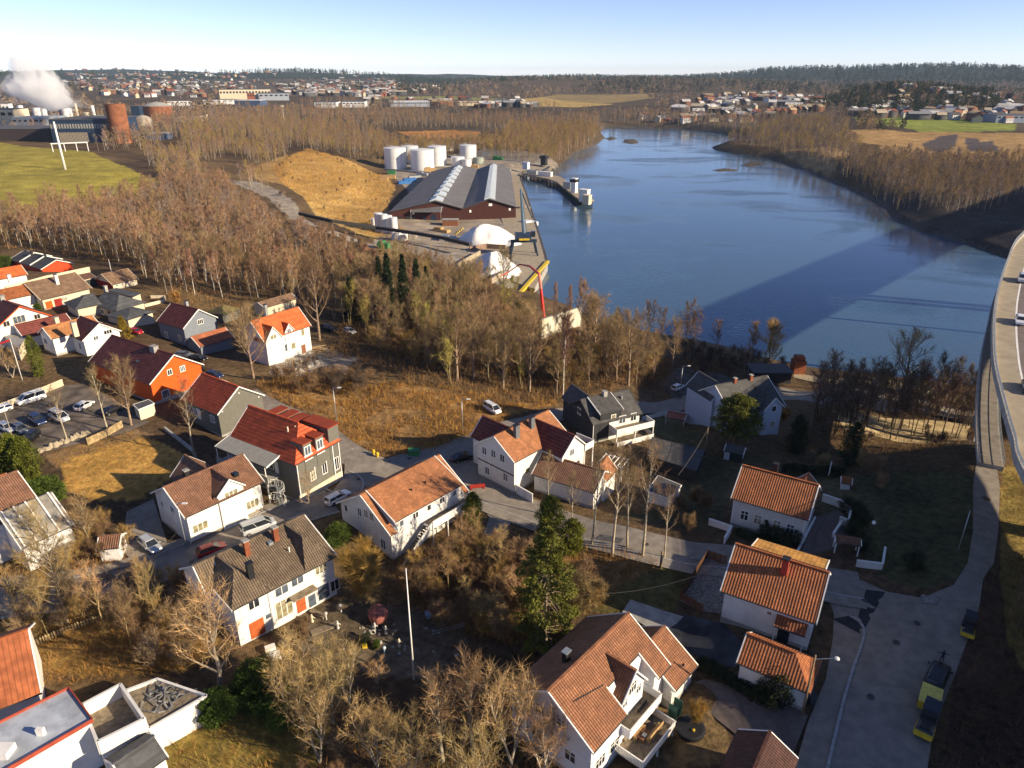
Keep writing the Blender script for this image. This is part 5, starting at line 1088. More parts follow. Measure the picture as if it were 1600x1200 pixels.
def evergreen(seed, Ht, prof, ncl=60, nlf=60, ls=.35, cr=.8, tr=.2, cb=.1, droop=.1, squash=.5):
    rng = np.random.RandomState(seed); T = Br(); K = Br(); n = 6; z = np.linspace(-.4, Ht*.95, n)
    T.tube(np.stack([rng.normal(size=n)*.05, rng.normal(size=n)*.05, z], 1), tr*(1-np.linspace(0, .9, n)), 6)
    B = []; E = []
    for i in range(ncl):
        f = cb+(1-cb)*((i+rng.rand())/ncl); R = prof(f); az = i*2.399+rng.rand(); rr = R*rng.uniform(.35, 1.0); c = np.array([rr*math.cos(az), rr*math.sin(az), f*Ht-droop*rr])
        if rr > .8: T.tube([[0,0,f*Ht], c*.5+np.array([0,0,f*Ht*.5]), c], [.05, .035, .015], 3)
        cc = cr*rng.uniform(.6, 1.2)*(.35+.65*min(1, R/(cr*1.5)))
        p = rng.normal(size=(nlf, 3)); p /= np.linalg.norm(p, axis=1)[:,None]; p = p*cc*rng.uniform(.4, 1, (nlf, 1))*np.array([1, 1, squash]); p = p+c
        out = p-np.array([0, 0, f*Ht*.97]); out /= np.linalg.norm(out, axis=1)[:,None]+1e-6
        d = out*.6+rng.normal(size=(nlf, 3))*.6; d /= np.linalg.norm(d, axis=1)[:,None]; B.append(p); E.append(p+d*ls*rng.uniform(.6, 1.2, (nlf, 1)))
    B = np.concatenate(B); E = np.concatenate(E); K.tris(B, E, ls*.55, rng); return T.get(), K.get()
def tree_meshes(name, data, bm, km):
    (tv, tf), (kv, kf) = data
    return fast_mesh('trunk', tv, tf, bm, True), fast_mesh('crown', kv, kf, km)
def make_tree(name, label, cat, meshes, px=None, py=None, pos=None, rz=0, s=1.0, sz=None, group=None):
    p = pos if pos is not None else G(px, py)
    t = thing(name, label, cat, p, rz, group); t.scale = (s, s, sz or s); ob('trunk', meshes[0], t); ob('crown', meshes[1], t); return t
def TM(n, data, b, k): return tree_meshes(n, data, b, k)
random.seed(11)
V_BIRCH = [TM('b', bare(10+i, 16, 3.2, .32, 18, 9, 16, .05, 1.2, .95, .15), B_PALE, K_RED) for i in range(4)]
V_ALDER = [TM('a', bare(20+i, 13, 3.9, .22, 17, 10, 15, .034, 1.25, .85, .19, stems=(1,1,2,3)[i]), B_BROWN, K_BROWN) for i in range(4)]
V_OLIVE = [TM('o', bare(30+i, 11, 3.2, .2, 13, 8, 13, .05, 1.1, .9, .13, stems=2), B_GOLD, K_OLIVE) for i in range(2)]
V_OAK = [TM('k', bare(40+i, 13, 5.6, .22, 22, 12, 15, .03, 1.25, .75, .33), B_BROWN, K_BROWN) for i in range(3)]
V_STREET = [TM('s', bare(50+i, 17, 4.6, .38, 16, 9, 10, .03, 1.1, .95, .24), B_GREY, K_BROWN) for i in range(4)]
V_PALE = [TM('p', bare(60+i, 9, 4.0, .2, 20, 9, 9, .026, 1.15, .9, .24, stems=(1,3,2,4)[i]), B_GREY, K_PALE) for i in range(4)]
V_THIN = [TM('t', bare(70+i, 9, 2.4, .3, 13, 8, 10, .025, .9, .9, .10), B_GOLD, K_PALE) for i in range(3)]
V_GOLD = [TM('g', bare(80+i, 6, 2.2, .08, 40, 10, 16, .03, 1.3, 1.15, .09, stems=9), B_GOLD, K_GOLD) for i in range(2)]
V_WIL = [TM('w', bare(130, 12, 4.6, .22, 20, 10, 18, .055, 1.3, .8, .2), B_GOLD, K_GOLD)]
V_BUSH = [TM('u', bare(90+i, 4, 1.9, .08, 24, 9, 16, .03, .9, .8, .07, stems=6), B_BROWN, K_BROWN) for i in range(3)]
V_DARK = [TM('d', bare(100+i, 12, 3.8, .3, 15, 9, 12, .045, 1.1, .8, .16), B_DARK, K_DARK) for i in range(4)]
pf_cone = lambda R: (lambda f: R*(1-f)**.8+.15); pf_col = lambda R: (lambda f: R*min(1, (1-f)*3.2)**.7*min(1, .6+f*2)); pf_ball = lambda R: (lambda f: R*math.sqrt(max(.02, 1-(2*f-1)**2))); pf_pine = lambda R: (lambda f: R*min(1, (1-f)*2.4)**.6*min(1, f*1.8+.15))
V_SPRUCE = [TM('f', evergreen(110+i, 17, pf_cone(3.0), 110, 70, .55, 1.0, .2, .05, .35, .35), B_DARK, L_SPRUCE) for i in range(2)]
M_PINE = TM('f', evergreen(120, 15, (lambda f: 4.5*(1-f)**.6*min(1, f*3+.25)*(1+.22*math.sin(f*31))+.12), 150, 110, .32, .85, .25, .05, .16, .42), B_BROWN, L_PINE)
M_PINE2 = TM('f', evergreen(121, 8.5, pf_pine(4.0), 80, 110, .42, 1.25, .22, .28, .0, .5), B_GOLD, L_PINE)
M_THUJA = TM('f', evergreen(122, 7, pf_col(1.7), 90, 90, .28, .8, .15, .0, .0, 1.0), B_BROWN, L_THUJA)
M_CYP = TM('f', evergreen(123, 7, pf_col(.95), 60, 80, .22, .55, .12, .0, .0, 1.3), B_BROWN, L_THUJA)
M_DCOL = TM('f', evergreen(124, 7.5, pf_col(1.5), 70, 80, .28, .8, .15, .0, .0, 1.1), B_DARK, L_SPRUCE)
M_BALL = TM('f', evergreen(125, 2.4, pf_ball(1.3), 40, 90, .16, .5, .08, .0, .0, 1.0), B_DARK, L_DARKG)
M_LAUR = TM('f', evergreen(126, 4.0, pf_ball(3.0), 110, 90, .30, .9, .12, .0, .0, .8), B_DARK, L_LAUREL)
M_GCON = TM('f', evergreen(127, 5.5, pf_cone(1.6), 60, 70, .28, .7, .12, .0, .0, .8), B_BROWN, L_GOLDC)
def T(kind, V, px, py, h, href, label, group=None, cat='tree', name='bare_tree', wide=1.0):
    m = V if isinstance(V, tuple) else random.choice(V); s = h/href
    return make_tree(name, label, cat, m, px, py, None, random.uniform(0, 6.28), s*wide, s, group)
T(0, V_OAK, 397, 592, 15, 13, 'broad bare tree standing in front of the white half finished house')
T(0, V_OAK, 499, 532, 21, 13, 'tallest bare tree with pale trunk right of the unfinished house', wide=.8)
T(0, V_OAK, 205, 665, 12, 13, 'many limbed bare tree at the end of the plank fence by the parking yard', wide=.9)
T(0, V_STREET, 104, 690, 10, 17, 'forked bare tree in the middle of the parking yard edge', wide=1.3)
T(0, V_STREET, 168, 672, 12, 17, 'slender leaning bare tree behind the plank fence')
T(0, V_STREET, 304, 715, 14, 17, 'thin pale bare tree between the yellow lawn and the flats', wide=1.1)
for px, py, h in ((925,852,15),(958,870,17),(1003,868,17),(980,855,15),(1037,872,11),(893,838,10)): T(0, V_STREET, px, py, h, 17, 'tall pale trunked bare tree in the clump above the bend of the street', 'tall bare trees above the street')
T(0, V_STREET, 856, 805, 10, 17, 'small bare tree against the wall of the brown roofed annex')
T(0, V_STREET, 486, 815, 8, 17, 'bare tree by the parked white car above the grey brown roof', wide=1.4)
T(0, V_GOLD, 572, 942, 7.6, 6, 'dense golden brown bush of upright stems below the long dormer house', cat='bush', name='golden_bush')
T(0, V_PALE, 345, 1085, 13, 9, 'broad pale bare tree beside the plank heap at the lower left')
T(0, V_OAK, 105, 975, 12, 13, 'large grey bare tree by the picket fence at the left')
T(0, V_PALE, 70, 880, 8, 9, 'knotty garden tree in front of the glass roof', wide=1.2); T(0, V_PALE, 140, 850, 7, 9, 'low spreading garden tree left of the small white shed', wide=1.3)
T(0, V_PALE, 20, 590, 7, 9, 'round crowned bare tree beside the flagpole and cypress', wide=1.2)
for px, py, h in ((40,985,9),(165,985,10),(225,960,8),(250,985,9),(205,1010,8),(75,1000,8)): T(0, V_THIN, px, py, h, 9, 'thin pale bare tree in the row behind the low picket fence', 'thin trees behind the picket fence')
for px, py, h in ((455,1120,9),(520,1130,9),(545,1100,8),(500,1190,9),(590,1200,8)): T(0, V_PALE, px, py, h, 9, 'pale bare tree in the thicket below the sculpture garden', 'bare trees below the sculpture garden')
for px, py, h in ((690,1190,10),(740,1180,11),(800,1195,11),(850,1215,9),(640,1230,9),(740,1250,9)): T(0, V_PALE, px, py, h, 9, 'pale bare tree in the big thicket left of the brown tiled house', 'bare trees left of the brown tiled house')
T(0, V_PALE, 590, 1068, 3.2, 9, 'low rounded bare shrub in the middle of the garden', cat='shrub', name='bare_shrub', wide=1.4)
for px, py, h in ((720,890,9),(745,870,8),(700,930,8),(780,905,8),(800,960,7),(730,960,6)): T(0, V_THIN, px, py, h, 9, 'thin bare tree in the brown thicket below the balcony stair', 'thin trees below the balcony stair', wide=1.2)
for px, py, h in ((660,930,4.5),(760,985,4.6),(780,1000,4),(905,960,5),(930,950,4),(690,985,4),(820,900,5),(470,1010,3.5)): T(0, V_BUSH, px, py, h, 4, 'brown tangled bush around the tall green pine', 'brown bushes around the pine', 'bush', 'brown_bush')
T(0, V_GOLD, 762, 992, 3.4, 6, 'rusty orange bush left of the tall green pine', cat='bush', name='orange_bush', wide=1.5)
T(0, M_PINE, 852, 1010, 17, 15, 'tall green pine beside the brown tiled house', name='pine_tree')
T(0, M_PINE2, 1146, 695, 10.5, 8.5, 'sunlit green pine in front of the pale blue house', name='pine_tree', wide=.95)
T(0, M_THUJA, 858, 838, 7, 7, 'dark green conifer by the street below the annex, taller of the pair', name='evergreen_tree', wide=1.1); T(0, M_THUJA, 893, 862, 5.5, 7, 'dark green conifer by the street below the annex, shorter of the pair', name='evergreen_tree', wide=1.3)
T(0, M_THUJA, 740, 822, 6, 7, 'columnar green conifer at the corner of the balcony', name='evergreen_tree')
T(0, M_LAUR, 530, 848, 3, 4, 'dark green spreading shrub at the gable of the long dormer house', cat='shrub', name='evergreen_shrub', wide=.9)
T(0, M_LAUR, 340, 1125, 3.6, 4, 'bright green leafy shrub beside the plank heap', cat='shrub', name='evergreen_shrub', wide=.75)
T(0, M_LAUR, 405, 1090, 4.2, 4, 'dark green yew behind the thicket at the lower left', cat='shrub', name='evergreen_shrub'); T(0, M_LAUR, 445, 1120, 3.6, 4, 'second dark green yew right of the larger one', cat='shrub', name='evergreen_shrub')
for px in (8, 30, 48): T(0, M_THUJA, px, 745 if px < 40 else 750, 8, 7, 'tall clipped conifer in the row left of the yellow lawn', 'clipped conifers left of the yellow lawn', name='evergreen_tree')
for px, py in ((20,790),(55,792),(78,785)): T(0, M_LAUR, px, py, 4.2, 4, 'broad glossy evergreen in the hedge below the clipped conifers', 'hedge bushes below the clipped conifers', 'shrub', 'evergreen_shrub', wide=.8)
T(0, M_CYP, 62, 588, 9.5, 7, 'slim bright green cypress beside the white cross gabled house', name='cypress'); T(0, M_GCON, 196, 530, 6, 5.5, 'golden conifer in front of the grey bungalow garage', name='conifer')
T(0, M_GCON, 108, 474, 4.2, 5.5, 'small pointed conifer at the wall of the cream bungalow', name='conifer'); T(0, M_LAUR, 60, 488, 2.4, 4, 'small round green bush below the cream bungalow', cat='bush', name='evergreen_shrub', wide=.6)
T(0, M_LAUR, 10, 418, 4, 4, 'round green bush beside the flame orange roof', cat='bush', name='evergreen_shrub', wide=.8); T(0, V_GOLD, 277, 478, 4, 6, 'round golden bush behind the slate grey house', cat='bush', name='golden_bush')
T(0, M_DCOL, 1242, 708, 8, 7.5, 'dark columnar conifer in the shade, nearer the pale blue house', name='conifer'); T(0, M_DCOL, 1326, 728, 8.5, 7.5, 'dark columnar conifer in the shade, nearer the lawn', name='conifer')
T(0, M_BALL, 1426, 890, 2.6, 2.4, 'round clipped dark bush alone on the lawn edge', cat='bush', name='round_bush'); T(0, M_BALL, 1212, 1098, 3.6, 2.4, 'large round dark bush at the wall of the white garage', cat='bush', name='round_bush'); T(0, M_BALL, 1188, 1092, 1.8, 2.4, 'small dark bush left of the big round one by the garage', cat='bush', name='round_bush')
for px, py in ((1322,800),(1338,806),(1345,820),(1330,835),(1345,858),(1285,722),(1218,850),(1240,852),(1195,842)): T(0, M_BALL, px, py, 2.4, 2.4, 'dark rounded shrub around the terrace of the cream house', 'dark shrubs around the cream house', 'shrub', 'dark_shrub')
for px, py, h in ((1362,745,3.5),(1285,735,3),(1345,735,3),(1115,715,2.5),(1060,800,2.6),(1085,790,3),(1075,830,2.5),(1100,800,3),(1375,765,2.5)): T(0, V_BUSH, px, py, h, 4, 'bare dark shrub in the shaded gardens', 'bare shrubs in the shaded gardens', 'shrub', 'bare_shrub')
T(0, V_GOLD, 1086, 1135, 3.0, 6, 'small straw coloured shrub by the paved yard', cat='shrub', name='golden_bush', wide=.8); T(0, V_GOLD, 1222, 660, 3.0, 6, 'sunlit tawny shrub right of the pale blue house', cat='shrub', name='golden_bush', wide=1.3)
for px, py, h in ((610,500,20),(633,494,19),(655,510,20),(596,486,17),(668,490,15),(680,520,14)): T(0, V_SPRUCE, px, py, h, 17, 'dark spruce in the clump at the middle of the wood', 'spruces in the middle of the wood', name='spruce_tree', wide=.72)
T(0, V_SPRUCE, 552, 500, 13, 17, 'dark spruce left of the spruce clump by the rubble yard', name='spruce_tree', wide=1.2)
T(0, V_BIRCH, 880, 625, 19, 16, 'white stemmed birch in front of the charcoal house wood'); T(0, V_BIRCH, 888, 545, 17, 16, 'tall birch before the pale concrete wall, right one', wide=.5); T(0, V_BIRCH, 866, 540, 17, 16, 'tall birch before the pale concrete wall, left one', wide=.5); T(0, V_BIRCH, 905, 530, 17, 16, 'white topped birch at the right end of the pale concrete wall')
for px, py, h in ((1010,548,14),(1068,560,15),(1080,562,13),(1032,548,12),(1118,556,10)): T(0, V_DARK, px, py, h, 12, 'dark bare tree on the river bank left of the golden birches', 'dark bank trees left of the golden birches')
T(0, V_BIRCH, 1168, 590, 15, 16, 'pale birch with golden crown on the river bank, left of the willow'); T(0, V_WIL, 1198, 590, 14, 12, 'golden willow on the river bank beside the pale birch', name='willow_tree', wide=.95)
T(0, V_OAK, 1408, 628, 15.5, 13, 'largest round crowned bare tree on the near river bank', wide=1.15); T(0, V_OAK, 1296, 606, 9, 13, 'small round bare tree standing alone on the near bank')
random.seed(21)
for i in range(78):
    px = 1270+255*((i+random.random())/78); py = 632+random.random()*56
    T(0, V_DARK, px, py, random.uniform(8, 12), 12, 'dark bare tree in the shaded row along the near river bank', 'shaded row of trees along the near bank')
T(0, V_DARK, 1590, 985, 7, 12, 'bare tree on the sunlit strip beneath the bridge')
# hedges
def hedge(label, pts, h, w, m, seed=1):
    P = [G(*p) for p in pts]; c = P[0].copy(); rng = np.random.RandomState(seed); B = []; E = []
    for a, b in zip(P[:-1], P[1:]):
        L = (b-a).length; n = int(L*h*260); t = rng.rand(n, 1); base = np.array(a-c)+(np.array(b-a))*t; d = np.array((b-a).normalized()); s_ = np.array([-d[1], d[0], 0])
        q = base+s_*(rng.rand(n, 1)-.5)*w+np.array([0,0,1])*rng.rand(n, 1)**.6*h*(1+.12*np.sin(base[:, :1]*1.3)); dd = rng.normal(size=(n, 3)); dd /= np.linalg.norm(dd, axis=1)[:,None]; B.append(q); E.append(q+dd*.28)
    K = Br(); K.tris(np.concatenate(B), np.concatenate(E), .16, rng); v, f = K.get(); ob('hedge', fast_mesh('hedge', v, f, m), None, c, label=label, cat='hedge')
hedge('dark hedge between the asphalt drive and the white garage', [(1090,1040),(1150,1075),(1205,1105)], 1.3, 1.6, L_DARKG, 2)
hedge('long dark hedge behind the pale cream house', [(1222,738),(1318,745)], 1.6, 1.6, L_DARKG, 3)
hedge('low dark hedge below the windows of the pale cream house', [(1150,835),(1230,862)], 1.0, 1.4, L_DARKG, 4)
# ---- woods: the nearest trees are things, the farther ones merge into far-off woods
def scatter(poly_px, spacing, seed, world=None, jit=.45):
    P_ = [tuple(G(a, b)[:2]) if b > 128 else tuple(U(a, b, 25)[:2]) for a, b in poly_px] if world is None else world
    xs = [p[0] for p in P_]; ys = [p[1] for p in P_]; rng = np.random.RandomState(seed)
    gx, gy = np.meshgrid(np.arange(min(xs), max(xs), spacing), np.arange(min(ys), max(ys), spacing)); x = gx.ravel()+rng.uniform(-jit, jit, gx.size)*spacing; y = gy.ravel()+rng.uniform(-jit, jit, gx.size)*spacing
    k = in_poly(x, y, P_); x, y = x[k], y[k]; z = H(x, y); k = z > .8; return x[k], y[k], z[k], rng
WOODS = [  # outline, spacing, kinds (variants, name of reference height, twig colour), height range, label part
 ([(-220,352),(0,350),(60,346),(180,334),(262,305),(300,288),(360,304),(405,348),(440,376),(500,404),(556,424),(600,440),(592,456),(545,474),(480,482),(400,475),(330,465),(262,462),(225,440),(200,412),(150,402),(60,388),(-220,395)], 4.6, V_BIRCH, 16, (9,15), 'reddish bare birch in the dense wood between the village and the green field', 'birches of the wood beside the green field'),
 ([(540,470),(590,430),(640,425),(700,440),(790,462),(835,500),(905,545),(960,535),(1050,560),(1052,592),(1000,608),(900,612),(820,622),(700,602),(640,590),(600,560),(560,520),(520,500)], 4.8, V_ALDER, 13, (9,14), 'brown bare tree in the wood between the hillside and the river', 'brown trees of the wood above the river'),
]
random.seed(5); IND = []
for wi, (poly, sp, VV, href, hr_, lab, grp) in enumerate(WOODS):
    x, y, z, rng = scatter(poly, sp, 40+wi)
    for a, b, c in zip(x, y, z): IND.append((math.hypot(a, b), a, b, c, wi))
def keep(a, b, c):
    z = b*CP-(c-CAMH)*SP; qx = 800+FPX*a/z; qy = 600-FPX*(b*SP+(c-CAMH)*CP)/z
    if 836 < qx < 915 and 510 < qy < 606: return random.random() < .04
    if 680 < qx < 900 and 430 < qy < 500: return random.random() < .35
    if 582 < qx < 680 and 490 < qy < 560: return random.random() < .25
    if 790 < qx < 880 and 455 < qy < 526: return random.random() < .3
    return random.random() < (.82 if qx < 560 else .62)
IND = [q for q in IND if keep(q[1], q[2], q[3])]
IND.sort()
near_n = 0; REST = [[], []]; quota = [125, 135]; used = [0, 0]
for d, a, b, c, wi in IND:
    poly, sp, VV, href, hr_, lab, grp = WOODS[wi]
    h = random.uniform(*hr_)
    if used[wi] < quota[wi]:
        used[wi] += 1; r = random.random()
        m = random.choice(VV if r < (.7 if wi == 0 else .4) else (V_BIRCH if wi == 1 and r < .48 else (V_ALDER if wi == 0 else (V_OLIVE if r < .68 else V_OAK)))); hf = {True: href}.get(m in VV, 16 if m in V_BIRCH else (13 if m in V_ALDER else 11))
        make_tree('bare_tree', lab, 'tree', m, pos=Vector((a, b, c)), rz=random.uniform(0, 6.28), s=h/hf*random.uniform(.85, 1.1), sz=h/hf, group=grp)
    else: REST[wi].append((a, b, c, h))
def tintmat(name, rough=.9, trans=.1):
    m = bpy.data.materials.new(name); m.use_nodes = True; n = m.node_tree.nodes; l = m.node_tree.links; b = n['Principled BSDF']; b.inputs['Roughness'].default_value = rough; b.inputs['Specular IOR Level'].default_value = .08
    at = n.new('ShaderNodeAttribute'); at.attribute_name = 'tint'; l.new(at.outputs['Color'], b.inputs['Base Color'])
    tr = n.new('ShaderNodeBsdfTranslucent'); ms = n.new('ShaderNodeMixShader'); ms.inputs[0].default_value = trans; l.new(at.outputs['Color'], tr.inputs[0]); l.new(b.outputs[0], ms.inputs[1]); l.new(tr.outputs[0], ms.inputs[2]); l.new(ms.outputs[0], n['Material Output'].inputs[0]); return m
TINT = tintmat('far_wood')
def merge(name, items, protos, cols, label, cat='wood', kind='stuff', mt=None, zj=0):   # items: x,y,z,height ; protos: (V,F,href,part) with part 0 trunk 1 crown
    Vs = []; Fs = []; Cs = []; n = 0; rng = np.random.RandomState(len(items)+3)
    for (x, y, z, h) in items:
        pr = protos[rng.randint(len(protos))]; V, F, href, part = pr; s = h/href; a = rng.rand()*6.28; c, s_ = math.cos(a)*s*rng.uniform(.8, 1.2), math.sin(a)*s
        W = np.empty_like(V); W[:,0] = V[:,0]*c-V[:,1]*s_+x; W[:,1] = V[:,0]*s_+V[:,1]*c+y; W[:,2] = V[:,2]*s+z
        Vs.append(W); Fs.append(F+n); n += len(V)
        cc, tc = cols[rng.randint(len(cols))]; j = 1+.35*(rng.rand()-.5); col = np.where(part[:,None] > 0, np.array(cc)*j, np.array(tc)*j); Cs.append(col)
    V = np.concatenate(Vs); F = np.concatenate(Fs); me = fast_mesh(name, V, F, mt or TINT)
    a = me.color_attributes.new('tint', 'FLOAT_COLOR', 'POINT'); cc = np.ones((len(V), 4), 'f'); cc[:,:3] = np.concatenate(Cs); a.data.foreach_set('color', cc.ravel())
    return ob(name, me, label=label, cat=cat, kind=kind)
def proto(data, href):
    (tv, tf), (kv, kf) = data; V = np.concatenate([tv, kv]); F = np.concatenate([tf, kf+len(tv)]); part = np.concatenate([np.zeros(len(tv)), np.ones(len(kv))]); return V, F, href, part
PR_MID = [proto(bare(200+i, 14, 3.2+.4*i, .28, 10, 5, 11, .10, 1.6, 1.0-.08*i, .17, trunk_n=4), 14) for i in range(5)]
PR_FAR = [proto(bare(210+i, 13, 3.6, .2, 6, 3, 7, .28, 2.2, .9, .2, trunk_n=3), 13) for i in range(5)]
def blob(seed, Ht, prof, ncl, nlf, ls, cr): return proto(evergreen(seed, Ht, prof, ncl, nlf, ls, cr, .2, .1, .1, .6), Ht)
PR_CON = [blob(220+i, 14, pf_cone(3.2), 14, 9, 1.7, 1.0) for i in range(3)]
PR_PINEF = [blob(230+i, 14, pf_pine(4), 12, 9, 2.0, 1.5) for i in range(3)]
cR = ((.34,.205,.12), (.54,.46,.35)); cB = ((.32,.22,.11), (.42,.32,.20)); cG = ((.36,.26,.09), (.34,.25,.13)); cD = ((.20,.15,.11), (.27,.22,.17)); cP = ((.27,.195,.15), (.45,.39,.32)); cC = ((.035,.05,.025), (.05,.04,.03)); cC2 = ((.055,.065,.03), (.05,.04,.03))
merge('woodland', REST[0], PR_MID, [cR, cR, cR, cB, cP], 'far part of the reddish birch wood below the green field')
merge('woodland', REST[1], PR_MID, [cB, cB, cG, cR], 'far part of the brown wood above the river')
def wood(poly, sp, hr_, protos, cols, label, seed, cat='wood', thin=None):
    x, y, z, rng = scatter(poly, sp, seed)
    if thin is not None:
        k = fbm(x/60., y/60., 3) > thin; x, y, z = x[k], y[k], z[k]
    merge('woodland', list(zip(x, y, z, rng.uniform(hr_[0], hr_[1], len(x)))), protos, cols, label, cat); return len(x)
N = []
N.append(wood([(262,300),(235,262),(225,240),(300,262),(360,240),(400,262),(425,262),(455,235),(480,235),(540,245),(600,262),(636,262),(640,232),(560,205),(420,190),(300,205),(280,225),(300,245),(260,250),(330,285),(400,282),(430,300),(400,300),(350,283)], 7.5, (8,14), PR_MID, [cB, cR, cG, cP], 'brown scrub wood around the golden slope behind the warehouse', 61, thin=-.35))
N.append(wood([(636,262),(640,230),(700,232),(780,224),(800,205),(930,207),(938,219),(915,230),(893,240),(878,252),(862,262),(790,248),(720,240)], 6.5, (9,16), PR_MID, [cB, cB, cR, cG], 'brown wood on the left river bank behind the tanks', 62))
N.append(wood([(180,215),(250,190),(330,178),(500,172),(620,178),(760,185),(940,190),(940,203),(800,203),(755,203),(700,200),(620,203),(560,203),(420,190),(330,200),(230,235),(150,236)], 10, (9,15), PR_FAR, [cB, cR, cP, cD], 'wide brown wood across the middle distance', 63, thin=-.3))
N.append(wood([(1160,216),(1200,198),(1290,195),(1330,215),(1345,240),(1300,255),(1290,270),(1250,256),(1200,243),(1150,236),(1115,231)], 8, (8,14), PR_MID, [cB, cD, cP, cG], 'scrub wood on the right bank around the river bend', 64, thin=-.35))
N.append(wood([(1300,275),(1345,248),(1430,250),(1500,258),(1620,256),(1620,300),(1560,325),(1480,335),(1400,328),(1350,300)], 5.5, (8,13), PR_MID, [cB, cD, cP, cB], 'dense bare wood on the right bank below the sandy field', 65))
N.append(wood([(940,190),(1000,184),(1150,188),(1330,196),(1320,205),(1200,198),(1150,210),(1110,204),(1050,199),(945,197)], 11, (9,15), PR_FAR, [cB, cD, cP], 'dark wood along the far bend of the river', 66))
N.append(wood([(1100,176),(1320,172),(1335,182),(1330,196),(1150,188),(960,184),(900,180),(800,185),(620,176),(560,165),(700,163),(900,172)], 16, (9,15), PR_FAR, [cB, cD, cP], 'scattered brown wood beyond the river bend', 67, thin=-.05))
N.append(wood([(1262,172),(1310,165),(1350,160),(1500,162),(1565,168),(1560,158),(1520,150),(1400,150),(1310,155),(1265,163)], 15, (13,20), PR_PINEF+PR_CON, [cC, cC2, cC, cD], 'dark pine wood on the knoll behind the right field', 68))
N.append(wood([(1340,182),(1362,182),(1375,200),(1395,200),(1420,198),(1412,203),(1360,205),(1340,200)], 11, (8,13), PR_PINEF, [cC, cD, cB], 'small clump of dark trees at the edge of the right field', 69))
N.append(wood([(-200,205),(0,200),(150,172),(400,160),(560,158),(560,163),(400,170),(200,182),(150,208),(60,212),(-200,225)], 15, (9,14), PR_FAR, [cB, cR, cD], 'scattered brown trees around the factory', 70, thin=.02))
TOWNS_PX = [[(85,119),(300,116),(430,128),(420,142),(330,160),(200,165),(100,145)],[(435,127),(615,126),(630,150),(560,168),(430,170),(320,160)],[(1080,140),(1200,142),(1295,155),(1290,172),(1120,182),(1080,170)],[(1325,165),(1400,162),(1650,158),(1650,192),(1500,188),(1380,180)],[(990,166),(1085,164),(1085,184),(1000,184)],[(600,150),(830,152),(830,170),(600,172)]]
def farwood(r0, r1, sp, hr_, protos, cols, label, seed, thin, az=(-.75, .75)):
    rng = np.random.RandomState(seed); n = int((r1**2-r0**2)*.5*(az[1]-az[0])/sp**2); r = np.sqrt(rng.uniform(r0**2, r1**2, n)); t = rng.uniform(az[0], az[1], n); x, y = r*np.sin(t), r*np.cos(t)
    k = (fbm(x/(r0*.12), y/(r0*.12), 3) > thin) & ~in_poly(x, y, [(p[0], p[1]) for p in RIVER]); x, y, r = x[k], y[k], r[k]
    q0, q1 = 800+x/np.maximum(y, 1)*1.092*FPX, None
    for tp in TOWNS_PX: tw_ = [tuple(U(a, b, 24)[:2]) for a, b in tp]; k = ~in_poly(x, y, tw_) | (rng.rand(len(x)) < .12); x, y, r = x[k], y[k], r[k]
    for c_, pts in AREAS[5:9]: k = ~in_poly(x, y, [(G(a, b)[0], G(a, b)[1]) for a, b in pts]); x, y, r = x[k], y[k], r[k]
    z = H(x, y); merge('woodland', list(zip(x, y, z, rng.uniform(hr_[0], hr_[1], len(x)))), protos, cols, label)
    return len(x)
PR_V = [blob(240+i, 14, pf_ball(6), 6, 5, 4.5, 3.5) for i in range(4)]; PR_VC = [blob(250+i, 16, pf_cone(5), 6, 5, 4.5, 3.0) for i in range(4)]
N.append(farwood(1300, 2900, 30, (9,15), PR_V, [cB, cP, cD, cD], 'brown belts of far-off woodland across the plain', 71, .06))
N.append(farwood(2500, 3700, 26, (10,20), PR_V+PR_VC, [cC, cD, cC2, cD], 'dark mixed forest on the low ridge beyond the plain', 72, -.12))
N.append(farwood(4200, 6000, 42, (16,30), PR_VC, [cC, cC, cC2], 'dark conifer forest covering the far hills', 73, -.6))
print('WOODS', used, len(REST[0]), len(REST[1]), N)
# ---- dry undergrowth
def tuft(seed, n, h, spread, w):
    rng = np.random.RandomState(seed); K = Br(); b = rng.normal(size=(n, 3))*spread; b[:,2] = -.05; d = rng.normal(size=(n, 3))*.5+np.array([0,0,1]); K.tris(b, b+d*h*rng.uniform(.4, 1, (n, 1)), w, rng); v, f = K.get(); return v, f, h, np.ones(len(v))
PR_T = [tuft(300+i, 12, 1.0, .28, .07) for i in range(5)]
def brush(poly, sp, hr_, cols, label, seed, thin=-.6, cat='undergrowth', name='undergrowth'):
    x, y, z, rng = scatter(poly, sp, seed); k = fbm(x/4., y/4., 3) > thin; x, y, z = x[k], y[k], z[k]
    for q_ in SKIP: kk = ~in_poly(x, y, q_); x, y, z = x[kk], y[kk], z[kk]
    merge(name, list(zip(x, y, z, rng.uniform(hr_[0], hr_[1], len(x)))), PR_T, cols, label, cat)
SKIP = [[tuple(G(a, b)[:2]) for a, b in p] for p in ([(540,690),(600,718),(680,703),(735,686),(800,665),(850,650),(900,640),(1060,625),(1060,640),(900,652),(850,664),(800,676),(760,705),(790,780),(700,760),(590,755),(520,790),(430,812),(460,785),(520,768)], [(350,285),(480,330),(600,375),(600,395),(480,355),(440,325)])]
g1 = ((.42,.22,.06), (.3,.2,.1)); g2 = ((.34,.19,.07), (.3,.2,.1)); g3 = ((.22,.13,.06), (.2,.1,.1)); g4 = ((.52,.30,.07), (.3,.2,.1)); g5 = ((.14,.10,.06), (.1,.1,.1)); g6 = ((.27,.21,.06), (.1,.1,.1))
